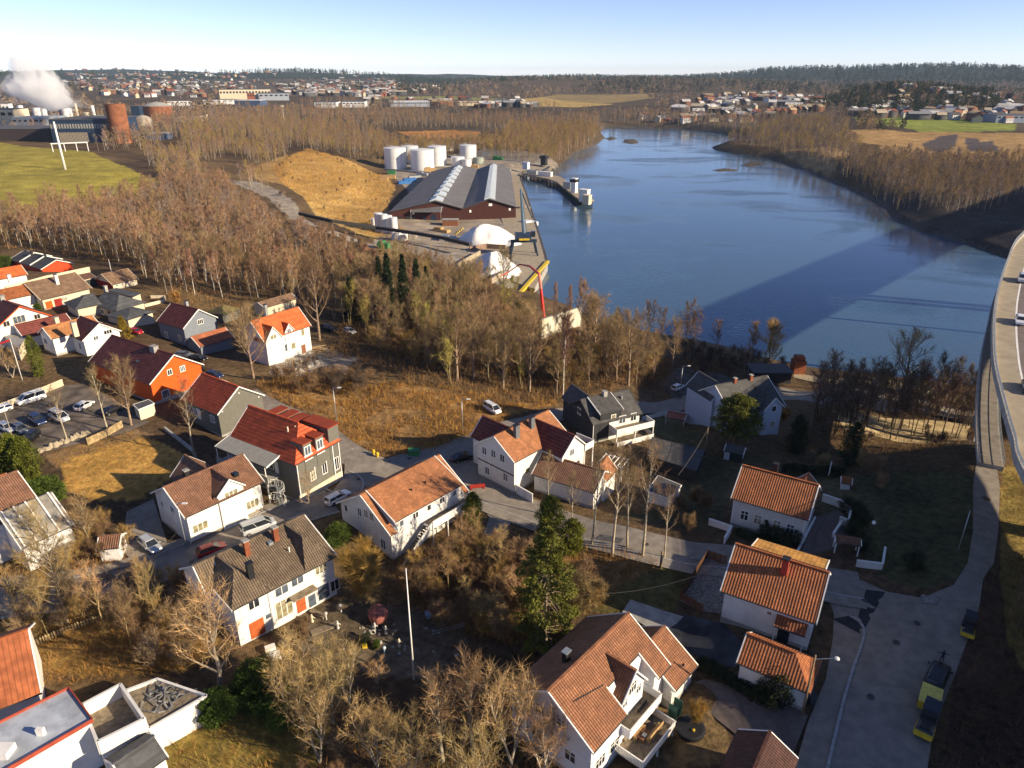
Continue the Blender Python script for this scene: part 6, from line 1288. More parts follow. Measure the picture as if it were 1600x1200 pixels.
brush([(400,600),(470,582),(530,588),(640,598),(760,618),(880,628),(800,650),(740,690),(640,712),(600,712),(540,690),(500,650),(430,625)], .55, (.4,1.15), [g1, g2, g1, g4, g3, g5], 'dry tawny bracken covering the hillside above the street', 81, -.2)
brush([(540,475),(700,445),(850,500),(1050,560),(1052,600),(900,622),(760,630),(640,600),(560,560),(500,560),(440,600),(420,580),(520,540)], 1.15, (.6,1.8), [g3, g2, g5, g3], 'brown undergrowth beneath the wood above the river', 82)
brush([(-100,352),(300,290),(440,385),(590,445),(480,485),(262,470),(200,412),(0,385)], 2.0, (.8,2.0), [g3, g5, g2], 'brown undergrowth beneath the birch wood', 83)
brush([(455,243),(480,232),(520,243),(560,258),(600,275),(618,290),(605,318),(612,345),(640,362),(622,385),(560,365),(500,340),(470,305),(440,288),(425,262)], 1.6, (.5,1.6), [g4, g4, g1, g2], 'golden dry grass on the slope behind the warehouse', 84, cat='grass', name='dry_grass')
brush([(98,735),(75,712),(140,690),(200,672),(245,690),(292,716),(270,745),(235,772),(205,782),(140,780),(100,765)], .42, (.12,.4), [g4, g1, g6], 'yellow winter grass of the lawn above the hedge', 85, cat='grass', name='dry_grass')
brush([(0,960),(110,955),(300,930),(350,990),(300,1045),(190,1060),(100,1070),(20,1060)], .6, (.3,.9), [g1, g2, g3], 'rough brown grass behind the flat roofs at the lower left', 86)
brush([(240,1110),(400,1080),(520,1120),(640,1090),(800,1080),(860,1090),(860,1260),(480,1260),(240,1260)], .7, (.3,1.0), [g6, g2, g5, g1], 'mixed grass and bramble below the sculpture garden', 87)
brush([(600,870),(700,850),(790,860),(880,860),(1000,862),(1035,880),(960,925),(940,950),(880,960),(900,1010),(800,1010),(700,990),(640,940)], .6, (.4,1.2), [g2, g3, g1], 'brown bramble around the pine', 88)
brush([(1440,1250),(1478,1100),(1515,1010),(1540,905),(1562,880),(1600,860),(1700,1000),(1700,1250)], .7, (.3,1.1), [g5, g3, g5], 'dark scrub on the bank between the street end and the bridge', 89)
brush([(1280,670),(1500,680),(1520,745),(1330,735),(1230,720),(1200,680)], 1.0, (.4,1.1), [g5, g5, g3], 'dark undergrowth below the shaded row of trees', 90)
brush([(1562,740),(1610,735),(1700,860),(1640,1060),(1590,1040),(1565,900)], .6, (.2,.5), [g6, g6, g1], 'sunlit yellow grass beneath the bridge', 91, cat='grass', name='dry_grass')
brush([(0,890),(60,860),(200,850),(210,880),(230,900),(120,915),(0,925)], .7, (.3,1.2), [g1, g2, g3], 'dry garden scrub along the street at the left', 92)

PR_B = [proto(bare(400+i, 3.4, 1.8, .1, 12, 6, 11, .03, .95, .85, .05, stems=5, trunk_n=3), 3.4) for i in range(5)]
def thicket(poly, sp, hr_, cols, label, seed, thin=-.2):
    x, y, z, rng = scatter(poly, sp, seed); k = fbm(x/7., y/7., 3) > thin; x, y, z = x[k], y[k], z[k]
    for q_ in SKIP: kk = ~in_poly(x, y, q_); x, y, z = x[kk], y[kk], z[kk]
    merge('thicket', list(zip(x, y, z, rng.uniform(hr_[0], hr_[1], len(x)))), PR_B, cols, label, 'thicket')
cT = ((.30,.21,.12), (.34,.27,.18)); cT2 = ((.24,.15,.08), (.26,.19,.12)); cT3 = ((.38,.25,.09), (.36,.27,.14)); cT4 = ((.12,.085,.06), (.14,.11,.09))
thicket([(0,940),(90,930),(200,915),(290,905),(300,940),(330,990),(300,1040),(240,1045),(190,1010),(150,985),(60,1000),(0,1020)], 2.3, (2,4), [cT, cT2, cT3], 'brown thicket along the fence and street at the lower left', 401, -.3)
thicket([(440,1030),(500,1040),(560,1075),(640,1090),(700,1070),(760,1060),(830,1075),(860,1110),(880,1260),(440,1260),(420,1150),(470,1110)], 3.1, (1.6,3.4), [cT, cT2, cT], 'pale brown thicket filling the garden below the flagpole', 402, .1)
thicket([(640,880),(700,860),(760,850),(800,880),(830,900),(900,905),(940,930),(930,955),(880,980),(800,1000),(760,1010),(680,960),(640,940)], 2.1, (2,4.2), [cT2, cT3, cT2], 'rusty brown thicket around the pine and below the stair', 403, -.3)
thicket([(60,860),(130,830),(210,845),(205,870),(120,890),(20,905),(-40,900)], 2.4, (2,3.6), [cT, cT3, cT2], 'tangled garden shrubs in front of the glass roof', 404)
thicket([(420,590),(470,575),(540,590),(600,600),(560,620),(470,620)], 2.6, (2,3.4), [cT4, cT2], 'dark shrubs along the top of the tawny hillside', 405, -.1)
thicket([(560,540),(700,590),(830,615),(1000,600),(1045,560),(900,540),(800,520),(700,500),(600,500)], 3.2, (2.5,5), [cT2, cT3, cT], 'brown shrub layer beneath the wood above the river', 406, -.1)
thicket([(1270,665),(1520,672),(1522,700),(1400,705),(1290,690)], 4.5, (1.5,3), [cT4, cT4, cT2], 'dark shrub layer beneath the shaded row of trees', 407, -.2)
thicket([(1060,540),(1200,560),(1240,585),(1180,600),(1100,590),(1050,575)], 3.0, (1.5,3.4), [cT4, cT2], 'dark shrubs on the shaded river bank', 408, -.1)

thicket([(430,255),(480,240),(560,262),(615,292),(604,340),(636,366),(560,372),(480,320),(440,285)], 8, (1,2.6), [cT2, cT, cT4], 'scattered dark bushes on the golden slope', 409, .22)
thicket([(440,300),(500,348),(580,388),(600,400),(560,420),(480,390),(420,350)], 4.5, (1.5,3.5), [cT2, cT, cT4], 'brown scrub between the dirt track and the birch wood', 410, -.1)
# ---------------------------------------------------------------- river port
W_BARN = mat('dark_red_cladding', (.065,.022,.018), .7, .2, var=.15, kind='vboard', k1=1.0); R_ETER = mat('grey_sheet_roof', (.155,.15,.155), .8, .2, var=.1, scale=.15, kind='seam', k1=1.1, streak=.3)
SILO = mat('white_steel', (.74,.74,.72), .5, .35, var=.05, scale=.25, streak=.15); RUST = mat('rusty_steel', (.28,.11,.055), .85, .2, .1, var=.25, scale=.15, streak=.5); TCON = mat('old_concrete_tank', (.36,.31,.25), .85, var=.15, scale=.15, streak=.35)
SALT = mat('white_salt', (.82,.80,.76), .8, .2, var=.07, scale=.3, bump=.25, bscale=.5); YEL = mat('yellow_paint', (.62,.43,.03), .6, .3, var=.15); REDP = mat('red_paint', (.62,.03,.02), .5, .35, var=.1); BLUEP = mat('blue_tarpaulin', (.03,.15,.42), .6, .3, var=.2); NAVY = mat('navy_paint', (.02,.04,.08), .5, .4, var=.2)
GREENP = mat('green_paint', (.04,.20,.07), .6, .3, var=.15)
def Pj(X):
    x, y0_, z0_ = X[0], X[1], X[2]-CAMH; z = y0_*CP-z0_*SP; y = y0_*SP+z0_*CP
    return 800+FPX*x/z, 600-FPX*y/z
def hgt(px, py, ytop):
    g = G(px, py); lo, hi = 0., 90.
    for i in range(40):
        m = (lo+hi)/2
        if Pj((g.x, g.y, g.z+m))[1] > ytop: lo = m
        else: hi = m
    return g, lo
def m_per_px(g): return (g.y*CP-(g.z-CAMH)*SP)/FPX
FL, FR, BL, BR_ = [Vector(U(a, b, 10.5)) for a, b in ((609,327.5),(806,320),(675,266),(797,262))]
t = thing('warehouse', 'huge dark red riverside warehouse with two grey ridged roofs and rows of rooflights', 'warehouse', (0,0,0))
prof = [(0,9.5),(.355,14.5),(.57,9.8),(.787,14.5),(1,9.5)]
def WP(u, v, z):
    a = FL.lerp(FR, u); b = BL.lerp(BR_, u); p = a.lerp(b, v); return Vector((p.x, p.y, z))
for i in range(4):
    (u0, z0), (u1, z1) = prof[i], prof[i+1]; e = .004
    make_roof(t, [[WP(u0-(e if i == 0 else 0), -.008, z0), WP(u1+(e if i == 3 else 0), -.008, z1), WP(u1+(e if i == 3 else 0), 1.005, z1), WP(u0-(e if i == 0 else 0), 1.005, z0)]], R_ETER, DARKG, .3, gutter=None)
mb = MB(); 
for v0, flip in ((0, 0), (1, 1)):
    V = [WP(u, v0, 2.5) for u, z in prof]+[WP(u, v0, z-.35) for u, z in prof]; F = [(i, i+1, 6+i, 5+i) for i in range(4)]; mb.add(V, [f[::-1] for f in F] if flip else F)
for u0 in (0, 1): mb.add([WP(u0, 0, 2.5), WP(u0, 1, 2.5), WP(u0, 1, 9.1), WP(u0, 0, 9.1)], [(0,1,2,3) if u0 else (3,2,1,0)])
mb.build('wall', W_BARN, t)
for uc, n, ww in ((.355, 9, 3.6), (.787, 20, 3.2)):
    for k in range(n):
        v0 = .012+.95*k/n; v1 = v0+.95/n*(.55 if n < 12 else .42); du = ww/(FR-FL).length; z = 14.55; sl_ = 5/(.215*(FR-FL).length)
        P = [WP(uc-du, v0, z-ww*sl_*.8+.5), WP(uc, v0, z+1.0), WP(uc, v1, z+1.0), WP(uc-du, v1, z-ww*sl_*.8+.5)]; Q = [WP(uc, v0, z+1.0), WP(uc+du, v0, z-ww*sl_*.8+.5), WP(uc+du, v1, z-ww*sl_*.8+.5), WP(uc, v1, z+1.0)]
        mb = MB(); B_ = [p-Vector((0,0,1.6)) for p in P+Q]
        mb.add(P+Q+B_, [(0,1,2,3),(4,5,6,7),(8,9,1,0),(9,12+0,4,1) if False else (12,13,5,4),(10,11,3,2),(14,15,7,6),(11,8,0,3),(13,14,6,5)]); mb.build('rooflight', mat('rooflight_glazing', (.50,.55,.58), .35, .5, var=.1), t)
for u0, u1, z1, m_ in ((.02,.09,6.5,BLACK),(.12,.19,6.5,BLACK),(.10,.115,4.5,WHITE)):
    MB().add([WP(u0, -.0015, 2.6), WP(u1, -.0015, 2.6), WP(u1, -.0015, z1), WP(u0, -.0015, z1)], [(0,1,2,3)]).build('doorway', m_, t)
for u0, z in ((.63, 8.0), (.95, 8.2), (.787, 11.2), (.18, 8.2)):
    a = WP(u0-.008, -.0015, z-.8); b = WP(u0+.008+(.012 if u0 == .787 else 0), -.0015, z+.6); MB().add([a, Vector((b.x, b.y, a.z)), b, Vector((a.x, a.y, b.z))], [(0,1,2,3)]).build('sign_panel', WHITE, t)
h = mini('open_shed', 'open grey roofed shed with blue machines in front of the warehouse', 'shed', 668, 343, -.02, 17, 6.2, 5.2, 7.2, mat('grey_frame', (.4,.38,.34)), R_ETER, open_=True, trim=WHITE)
MB().box(-4, -.5, -2, 1, -.5, 2.5).box(2, 5, -1, 2, -.5, 2.8).build('machinery', NAVY, h.root); h.box('rear_screen', -8, 8, 5.4, 5.8, -.5, 5.2, W_BARN)
b = MB().box(-4.2, 4.2, -2.2, 2.2, 0, 3.2).build('container', mat('brown_container', (.25,.10,.05), .8, kind='vboard', k1=.6)); b.location = G(704, 352); tagc = (b.__setitem__('label', 'rust brown container shed with pale roof beside the open shed'), b.__setitem__('category', 'container')); MB().box(-4.5, 4.5, -2.5, 2.5, 3.202, 3.4).build('roof', CONC, b)
def tank(name, label, cat, px, pyb, pyt, rpx, m, cone=.06, group=None, roofm=None, rail=True):
    g, hh = hgt(px, pyb, pyt); r = rpx*m_per_px(g); g.y += r*.6; t = thing(name, label, cat, g, 0, group)
    MB().lathe([(r, -1.5), (r, hh)], 32, cap=False).build('shell', m, t, smooth=True)
    MB().lathe([(r+.15, hh-.02), (r+.15, hh+.18), (r*.55, hh+.18+r*cone), (.05, hh+.18+r*cone*1.5)], 32).build('roof', roofm or m, t)
    if rail:
        b = MB(); b.tube((r+.2, 0, -1), (r+.2, 0, hh+1), .12, n=4).tube((r*.7, -r*.73, -1), (r*.7, -r*.73, hh+1), .12, n=4)
        for i in range(20):
            a = i*math.pi/10; a2 = a+math.pi/10; b.tube((r*math.cos(a), r*math.sin(a), hh+1.2), (r*math.cos(a2), r*math.sin(a2), hh+1.2), .06, n=3)
        b.build('railing', STEEL, t)
    return t
tank('storage_tank', 'big white tank at the left end of the tank farm', 'tank', 617, 264, 232, 17, SILO); tank('storage_tank', 'biggest white tank at the front of the tank farm', 'tank', 659, 266, 235, 18.5, SILO)
tank('storage_tank', 'tall white tank touching the right side of the biggest tank', 'tank', 683, 259, 229.5, 14, SILO); tank('storage_tank', 'white tank half hidden between the two biggest tanks', 'tank', 640, 254, 229, 13, SILO)
tank('storage_tank', 'separate white tank standing at the right behind the warehouse roof', 'tank', 731, 247, 227.5, 13, SILO); tank('storage_tank', 'low white tank just behind the warehouse, left of a smaller one', 'tank', 715, 259, 246, 10.5, SILO); tank('storage_tank', 'smallest white tank just behind the warehouse ridge', 'tank', 729, 260, 249.5, 7.5, SILO, rail=False); tank('storage_tank', 'low greenish tank at the right of the smallest white tank', 'tank', 747, 256, 247, 8.5, mat('green_grey_tank', (.30,.34,.28)), rail=False)
tank('storage_tank', 'grey concrete tank with dark roof behind the tank farm', 'tank', 701, 236, 221, 8, TCON, roofm=BLACK, rail=False)
for i, (px, pb, pt_) in enumerate(((592,362,334),(600,364,336),(607,363,338),(615,366,341))): tank('silo', ['leftmost','second','third','rightmost'][i]+' of four white silos standing beside the golden slope', 'silo', px, pb, pt_, 6.2, SILO, group='four white silos', rail=False)
tank('silo', 'small squat white tank left of the four silos', 'tank', 584, 352, 342, 4, SILO, rail=False)
wall_thing('bund_wall', 'long low concrete wall in front of the tank farm', 'wall', [(600,266),(650,270),(672,272)], 1.6, .5, CONC)
def mound(name, label, cat, px, py, rx, ry, h_, m, seed, rz=0):
    g = G(px, py); n = 40; V = []; F = []
    for j in range(13):
        f = j/12
        for i in range(n):
            a = 2*math.pi*i/n; k = 1+.18*float(fbm(np.array([math.cos(a)*1.7+seed]), np.array([math.sin(a)*1.7+f]), 3)[0])*2; zz = h_*(1-f**1.5)*(1+.5*min(1, f*2.2)*float(fbm(np.array([math.cos(a)*1.6+seed]), np.array([math.sin(a)*1.6+f]), 3)[0])) - (.6 if j == 12 else 0)
            V.append((math.cos(a)*rx*f*k, math.sin(a)*ry*f*k, zz))
    F = [(j*n+i, j*n+(i+1) % n, (j+1)*n+(i+1) % n, (j+1)*n+i)[::-1] for j in range(12) for i in range(n)]
    o = ob(name, mesh(name, V, F, m, smooth=True), None, g, rz, label, cat); return o
mound('salt_heap', 'big bright white heap of salt on the quay', 'salt heap', 762, 377, 17, 12, 8.5, SALT, 1, -.1); mound('salt_heap', 'smaller white heap in a walled bay nearer the wood', 'salt heap', 768, 424, 12, 10, 8.0, SALT, 5)
mound('salt_heap', 'low white tail of the big salt heap toward the crane', 'salt heap', 798, 383, 6, 4, 2.6, SALT, 7); mound('soil_heap', 'low brown heap of soil at the corner of the quay', 'soil heap', 806, 416, 7, 6, 2.2, GRAV, 3)
wall_thing('bay_wall', 'brown concrete bay wall in front of the big salt heap', 'wall', [(734,392),(760,388),(790,390)], 2.2, .6, mat('stained_concrete', (.30,.20,.14), .9, var=.3, streak=.4)); wall_thing('bay_wall', 'pale block wall below the smaller salt heap', 'wall', [(767,445),(790,428),(802,418)], 2.4, .6, CONC2); wall_thing('bay_wall', 'block wall at the left of the smaller salt heap', 'wall', [(716,418),(732,408),(750,398)], 2.0, .6, CONC2)
for i in range(9): o = mound('stone_block', 'yellow block in the curved row left of the big salt heap', 'block', 702+i*2.6, 376-i*2.3, .55, .5, .8, YEL, i); o['group'] = 'yellow blocks left of the salt heap'
for px, py, c in ((612,272,GREENP),(604,279,WOOD_O),(612,279,WOOD_O),(600,282,WOOD_O)): b = MB().box(-3, 3, -1.6, 1.6, -.3, 2.6).box(-3.1, 3.1, -1.7, 1.7, 2.602, 2.75).build('site_box', c); b.location = G(px, py); b['label'] = {'green_paint':'green skip below the leftmost storage tank'}.get(c.name, 'tan timber crate stack below the leftmost storage tank'); b['category'] = 'skip' if c is GREENP else 'crate'; b['group'] = 'boxes below the tanks'
for i, (px, py) in enumerate(((640,283),(648,279),(632,287))): b = MB().box(-5, 5, -1.6, 1.6, -.3, 2.2).build('covered_stack', BLUEP if i != 1 else STEEL); b.rotation_euler.z = .5; b.location = G(px, py); b['label'] = ['bright blue covered stack beside the warehouse wall','pale sheeted stack highest along the warehouse wall','dark blue covered stack lowest along the warehouse wall'][i]; b['category'] = 'covered stack'
# quay crane
g = G(818, 402); cr = thing('material_crane', 'dark gantry material crane with tall boom on the quay edge', 'crane', g, .1)
b = MB()
for x in (-6.5, 6.5):
    for y in (-3, 3): b.tube((x, y, 0), (x*.75, y*.8, 7.5), .45, n=6)
b.box(-6, 6, -.8, .8, 7, 8.2); b.build('portal', NAVY, cr)
MB().box(-4, 3.2, -2.2, 2.2, 8.3, 11.2).build('machine_house', NAVY, cr); MB().box(-2.4, 2.4, -2.9, -2.21, 8.4, 9.2).build('yellow_beam', YEL, cr); MB().box(3.3, 5.2, -1.2, 1.0, 9.5, 12.0).build('cab', GLASS, cr)
MB().tube((0, 0, 11), (-1.0, 4, 30), .8, .45, 6).tube((1.6, 0, 11), (-.6, 3.2, 27), .22, n=4).build('boom', mat('crane_boom_blue', (.10,.16,.22), .5), cr); MB().tube((-1, 4, 30), (5, 8, 16), .35, .25, 6).build('stick', NAVY, cr)
# red placing boom
pb = thing('concrete_pump_boom', 'long red folding boom arching over the corner of the quay', 'boom', G(848, 505)); o_ = pb.location
def at(px, py, y): d = ray(px, py); k = y/d[1]; return Vector((d[0]*k, y, CAMH+d[2]*k))
y_ = o_.y; pts_ = [at(850,500,y_), at(845,452,y_+2), at(842,428,y_+4), at(828,416,y_+16), at(812,413,y_+26), at(796,424,y_+20), at(782,432,y_+14)]
for i in range(6): MB().tube(pts_[i]-o_, pts_[i+1]-o_, .55-.07*i, .48-.07*i, 6).build('boom_section', REDP if i != 1 else mat('pale_red', (.62,.2,.15)), pb)
# pale concrete wall and river shed
wall_thing('retaining_wall', 'tall pale concrete wall standing in the wood at the water edge', 'wall', [(845,531),(906,509)], 6.2, .6, mat('stained_pale_wall', (.58,.54,.42), .85, var=.12, scale=.3, streak=.45), CONC)
bld = MB().box(-5, 5, -3, 3, -1, 3.0).build('bank_shed', W_DARK); bld.location = G(1200, 592); bld['label'] = 'small dark shed on the shaded river bank'; bld['category'] = 'shed'; MB().box(-5.3, 5.3, -3.3, 3.3, 3.002, 3.2).build('roof', R_ETER, bld)
o_ = MB().box(-1.6, 1.6, -1.6, 1.6, -1, 4.0).box(-1.2, 1.2, -1.2, 1.2, 4, 5.2).build('brick_kiln', BRICK); o_.location = G(1245, 583); o_['label'] = 'orange brick tower catching the sun at the water edge'; o_['category'] = 'tower'
# jetty
def U3(px, py): return Vector(U(px, py, 3.6))
JL = [U3(817,271), U3(840,276), U3(855,279), U3(870,284), U3(880,292), U3(900,308), U3(912,315)]; JR = [U3(819,268), U3(842,270), U3(860,273), U3(876,276), U3(890,286), U3(912,300), U3(928,312)]
jt = thing('jetty', 'bent timber jetty on dark piles reaching into the river', 'jetty', (0,0,0)); c_ = JL+JR[::-1]; mb = MB(); mb.prism([(p.x, p.y) for p in c_], 2.6, 3.6); mb.build('deck', mat('jetty_deck', (.34,.27,.19), .85, var=.2, scale=.3), jt)
for i in range(len(JL)-1):
    for P_ in (JL, JR):
        n = max(2, int((P_[i+1]-P_[i]).length/5))
        for k in range(n): p = P_[i].lerp(P_[i+1], k/n); MB().tube((p.x, p.y, -2), (p.x, p.y, 2.597), .45, n=6).build('pile', mat('wet_timber', (.05,.04,.035)), jt)
for px, py, w, d, z, m, lab, cat, nm in ((913,315,6,4,7.5,WHITE,'white block building near the tip of the jetty, left of another','building','jetty_cabin'),(917,319,4.5,4,5.5,W_CREAM,'small white cabin at the very tip of the jetty','cabin','jetty_cabin'),(897,301,3.5,3.5,9.5,WHITE,'white control tower with dark cap on the jetty','tower','control_tower'),(887,295,6,3,4.5,STEEL,'pale blue tank unit on the jetty bend','tank unit','jetty_unit'),(852,275,12,3,3.2,WHITE,'white long container on the landward half of the jetty','container','jetty_unit'),(832,272,9,3,2.8,STEEL,'grey pipe unit at the root of the jetty','pipe unit','jetty_unit'),(822,264,5,4,5.5,W_BLUE,'blue white hut on the shore beside the jetty','hut','shore_hut'),(850,258,5,4,8,BLACK,'dark frame tower on the shore behind the jetty','tower','shore_tower')):
    p = Vector(U(px, py, 3.6)); h_ = z
    b = MB().box(-w/2, w/2, -d/2, d/2, 0, h_).box(-w/2-.25, w/2+.25, -d/2-.25, d/2+.25, h_+.002, h_+.3).build(nm, m); b.location = p; b.rotation_euler.z = -.6; b['label'] = lab; b['category'] = cat
    if 'tower' in nm: MB().box(-w*.7, w*.7, -d*.7, d*.7, h_-2.2, h_-.4).build('gallery', BLACK, b)
MB().build
wk = MB(); a = U3(858,268); b_ = U3(865,257); wk.tube(a, b_, .5, n=4); o_ = wk.build('gangway', mat('gangway_tan', (.35,.26,.16))); o_['label'] = 'sloping gangway between the shore and the jetty'; o_['category'] = 'gangway'
# quay fender strip
o_ = MB(); P_ = [Vector((*p, 3.3)) for p in wp([(856,412),(852,395),(838,350),(822,300),(813,277)], 3.3)]
for i in range(4):
    n = 12
    for k in range(n): p = P_[i].lerp(P_[i+1], k/n); q2 = P_[i].lerp(P_[i+1], (k+.75)/n); o_.tube(p, q2, .35, n=4)
o_ = o_.build('quay_edging', mat('quay_edging', (.10,.08,.07))); o_['kind'] = 'structure'
kb = MB(); a, b2 = [Vector((*p, 3.3)) for p in wp([(856,409),(800,472)], 3.3)]; o_ = kb.tube(a, b2, .9, n=4).build('quay_edging', YEL); o_['kind'] = 'structure'
# conveyor gallery running across the slope
cv = thing('conveyor', 'long dark conveyor gallery on thin legs crossing in front of the silos', 'conveyor', G(600, 385)); cpts = [(436,296),(470,338),(520,350),(590,360),(650,369),(700,378),(735,388)]
CQ = []
for a, b in cpts: g = G(a, b+12); CQ.append(Vector((g.x, g.y, g.z+4.5)))
for i in range(len(CQ)-1):
    if i == 0: continue
    strip(CQ[i]-cv.location, CQ[i+1]-cv.location, 1.6, 1.4, mat('conveyor_dark', (.045,.042,.04)), 'gallery', cv)
    for k in range(2): p = CQ[i].lerp(CQ[i+1], k/2)-cv.location; MB().tube((p.x, p.y, p.z-7), p, .14, n=4).build('leg', mat('tan_leg', (.42,.30,.16)), cv)
# ---------------------------------------------------------------- distant factory
t_ = tank('rusty_silo', 'tall rust brown cylinder silo at the end of the dark factory hall', 'silo', 187, 224, 163, 14.5, RUST, .02, rail=False)
tank('concrete_tank', 'grey brown concrete tank with conical roof right of the rusty silo', 'tank', 224, 210, 186, 12.5, TCON, .3); tank('concrete_tank', 'smaller concrete tank between the rusty silo and its bigger twin', 'tank', 204, 211, 196, 8, TCON, rail=False)
tank('brown_tank', 'very wide brown tank behind the concrete tanks', 'tank', 244, 190, 166, 21, RUST, .2, roofm=CONC)
tank('white_tank', 'white cylinder tank amid the factory with steam behind', 'tank', 104, 186, 170, 8, SILO, rail=False); tank('white_tank', 'yellowish pair tank right of the tan chimney', 'tank', 135, 184, 176, 6, W_CREAM, rail=False); tank('green_tank', 'flat pale green tank on the factory skyline', 'tank', 152, 187, 181, 8, mat('pale_green', (.35,.48,.42)), rail=False)
tank('white_tank', 'white drum at the left end of the factory', 'tank', 33, 180, 165, 4, SILO, rail=False); tank('white_tank', 'white drum group in the middle of the factory, left', 'tank', 57, 181, 169, 6, SILO, rail=False); tank('white_tank', 'white drum group in the middle of the factory, right', 'tank', 69, 181, 170, 4, SILO, rail=False); tank('chimney', 'short tan chimney left of the rusty silo', 'chimney', 122, 186, 162, 1.8, W_CREAM, rail=False); tank('chimney', 'white double chimney left of the rusty silo', 'chimney', 147, 184, 165, 2.4, SILO, rail=False)
def bx(name, label, cat, px0, px1, pyb, pyt, depth, m, roofm=None, stripes=None, wins=0):
    g0, hh = hgt((px0+px1)/2, pyb, pyt); a = G(px0, pyb); b = G(px1, pyb); L = (b-a).xy.length; rz = math.atan2(b.y-a.y, b.x-a.x); r = thing(name, label, cat, (a+b)/2, rz)
    MB().box(-L/2, L/2, 0, depth, -3, hh).build('wall', m, r); MB().box(-L/2-.4, L/2+.4, -.4, depth+.4, hh+.003, hh+.5).build('roof', roofm or R_ETER, r)
    for k in range(wins): x = -L/2+L*(k+.5)/wins; MB().box(x-L/wins*.3, x+L/wins*.3, -.08, -.005, hh*.62, hh*.82).build('window', GLASS if m not in (NAVY, W_DARK) else CONC, r)
    if stripes:
        for k in range(stripes[3]): x = -L/2+L*(stripes[0]+(stripes[1]-stripes[0])*k/stripes[3]); MB().box(x, x+.8, -.12, -.005, .5, hh*stripes[2]).build('stripe_panel', CONC2, r)
    return r
bx('factory_hall', 'long dark blue black factory hall in front of the white silos', 'factory hall', 84, 178, 223, 187, 60, NAVY, wins=22, stripes=(.12,.6,.45,22)); bx('factory_hall', 'low dark brown factory hall at the left edge', 'factory hall', -60, 80, 220, 202, 50, mat('dark_brown_wall', (.05,.035,.035)), wins=0)
bx('factory_block', 'blue grey roofed block behind the low dark hall', 'factory block', 22, 72, 201, 184, 40, mat('blue_grey_cladding', (.22,.26,.33)), mat('blue_grey_cladding2', (.30,.34,.40)), wins=6); bx('factory_block', 'pale block with low white annexes at the left edge', 'factory block', -30, 26, 196, 171, 30, W_CREAM, wins=5); bx('factory_tower', 'white tower block at the left of the factory', 'factory tower', 7, 19, 186, 162, 12, SILO, wins=2)
bx('factory_block', 'blue grey block left of the white cylinder tank', 'factory block', 76, 97, 186, 171, 25, mat('blue_grey_cladding', (.22,.26,.33)), wins=3); bx('factory_block', 'small white block right of the white cylinder tank', 'factory block', 112, 121, 184, 171, 12, SILO, wins=2); bx('factory_block', 'black square tower behind the concrete tanks', 'factory block', 207, 220, 184, 166, 14, NAVY)
bx('shed', 'low blue walled shed right of the concrete tanks', 'shed', 226, 262, 218, 209, 20, mat('blue_wall', (.05,.08,.16)), CONC); bx('warehouse', 'long low white building behind the wide brown tank', 'warehouse', 262, 300, 166, 158, 60, SILO, wins=6); bx('warehouse', 'low pale building with yellow end in the birches', 'warehouse', 266, 314, 190, 181, 40, W_CREAM)
bx('apartment_block', 'long pale three storey block on the middle skyline', 'office block', 344, 424, 155, 140, 60, W_CREAM, wins=16); bx('brick_building', 'orange brick building in front of the long pale block', 'building', 387, 399, 158, 146, 30, BRICK, wins=3); bx('warehouse', 'wide grey hall right of the brick building', 'warehouse', 405, 452, 157, 146, 90, mat('grey_hall', (.34,.37,.42)), wins=6)
bx('warehouse', 'white and navy shed below the brick building', 'warehouse', 368, 407, 166, 157, 40, mat('navy_shed', (.06,.09,.16)), SILO); bx('warehouse', 'long low hall with arched grey roof on the plain', 'warehouse', 610, 672, 167, 159, 60, mat('grey_hall', (.34,.37,.42)), SILO, wins=18); bx('warehouse', 'low white hall right of the arched grey hall', 'warehouse', 680, 745, 165, 158, 60, W_CREAM, wins=8)
bx('warehouse', 'white hall with red edge on the plain, left of the arched hall', 'warehouse', 535, 570, 168, 159, 50, SILO, wins=6); bx('warehouse', 'pale hall beside parked lorries on the plain', 'warehouse', 492, 526, 169, 160, 50, SILO, wins=6); bx('warehouse', 'white hall at the left edge of the plain', 'warehouse', 318, 366, 163, 156, 40, SILO, wins=5); bx('warehouse', 'grey white depot at the right of the plain', 'warehouse', 770, 812, 166, 157, 60, SILO, wins=6)
bx('barn', 'long white barn among the right hand houses', 'barn', 1465, 1500, 176, 167, 20, SILO, R_ETER); bx('warehouse', 'dark roofed long hall at the right edge', 'warehouse', 1555, 1625, 192, 180, 30, mat('blue_grey_cladding', (.22,.26,.33)), R_ETER, wins=8)
# masts and poles
def pole(name, label, cat, px, py, ytop, r0=.3, r1=.12, m=WHITE, head=None, n=8):
    g, hh = hgt(px, py, ytop); t = thing(name, label, cat, g); MB().tube((0,0,-.5), (0,0,hh), r0, r1, n).build('pole', m, t, smooth=True)
    if head == 'lamp':
        MB().tube((0,0,hh-.1), (1.3,-.4,hh+.25), .05, n=5).build('arm', m, t); MB().box(1.0, 1.7, -.62, -.32, hh+.2, hh+.34).build('lamp_head', WHITE, t)
    if head == 'mast': MB().box(-2, 2, -.4, .4, hh-1.5, hh+.6).build('floodlight', mat('floodlight', (.6,.5,.35)), t)
    if head == 'globe': MB().lathe([(.05,hh-.1),(.22,hh),(.26,hh+.2),(.16,hh+.38),(.02,hh+.42)], 12).build('lamp_head', WHITE, t)
    return t
pole('mast', 'tall white mast standing in the green field', 'mast', 102, 265, 190, .9, .55)
for px, py, yt in ((446,206,165),(565,181,164),(577,183,160),(611,168,146),(654,157,137),(687,157,137)): pole('light_mast', 'tall thin light mast over the far plain', 'light mast', px, py, yt, .5, .3, CONC2, 'mast')['group'] = 'light masts over the far plain'
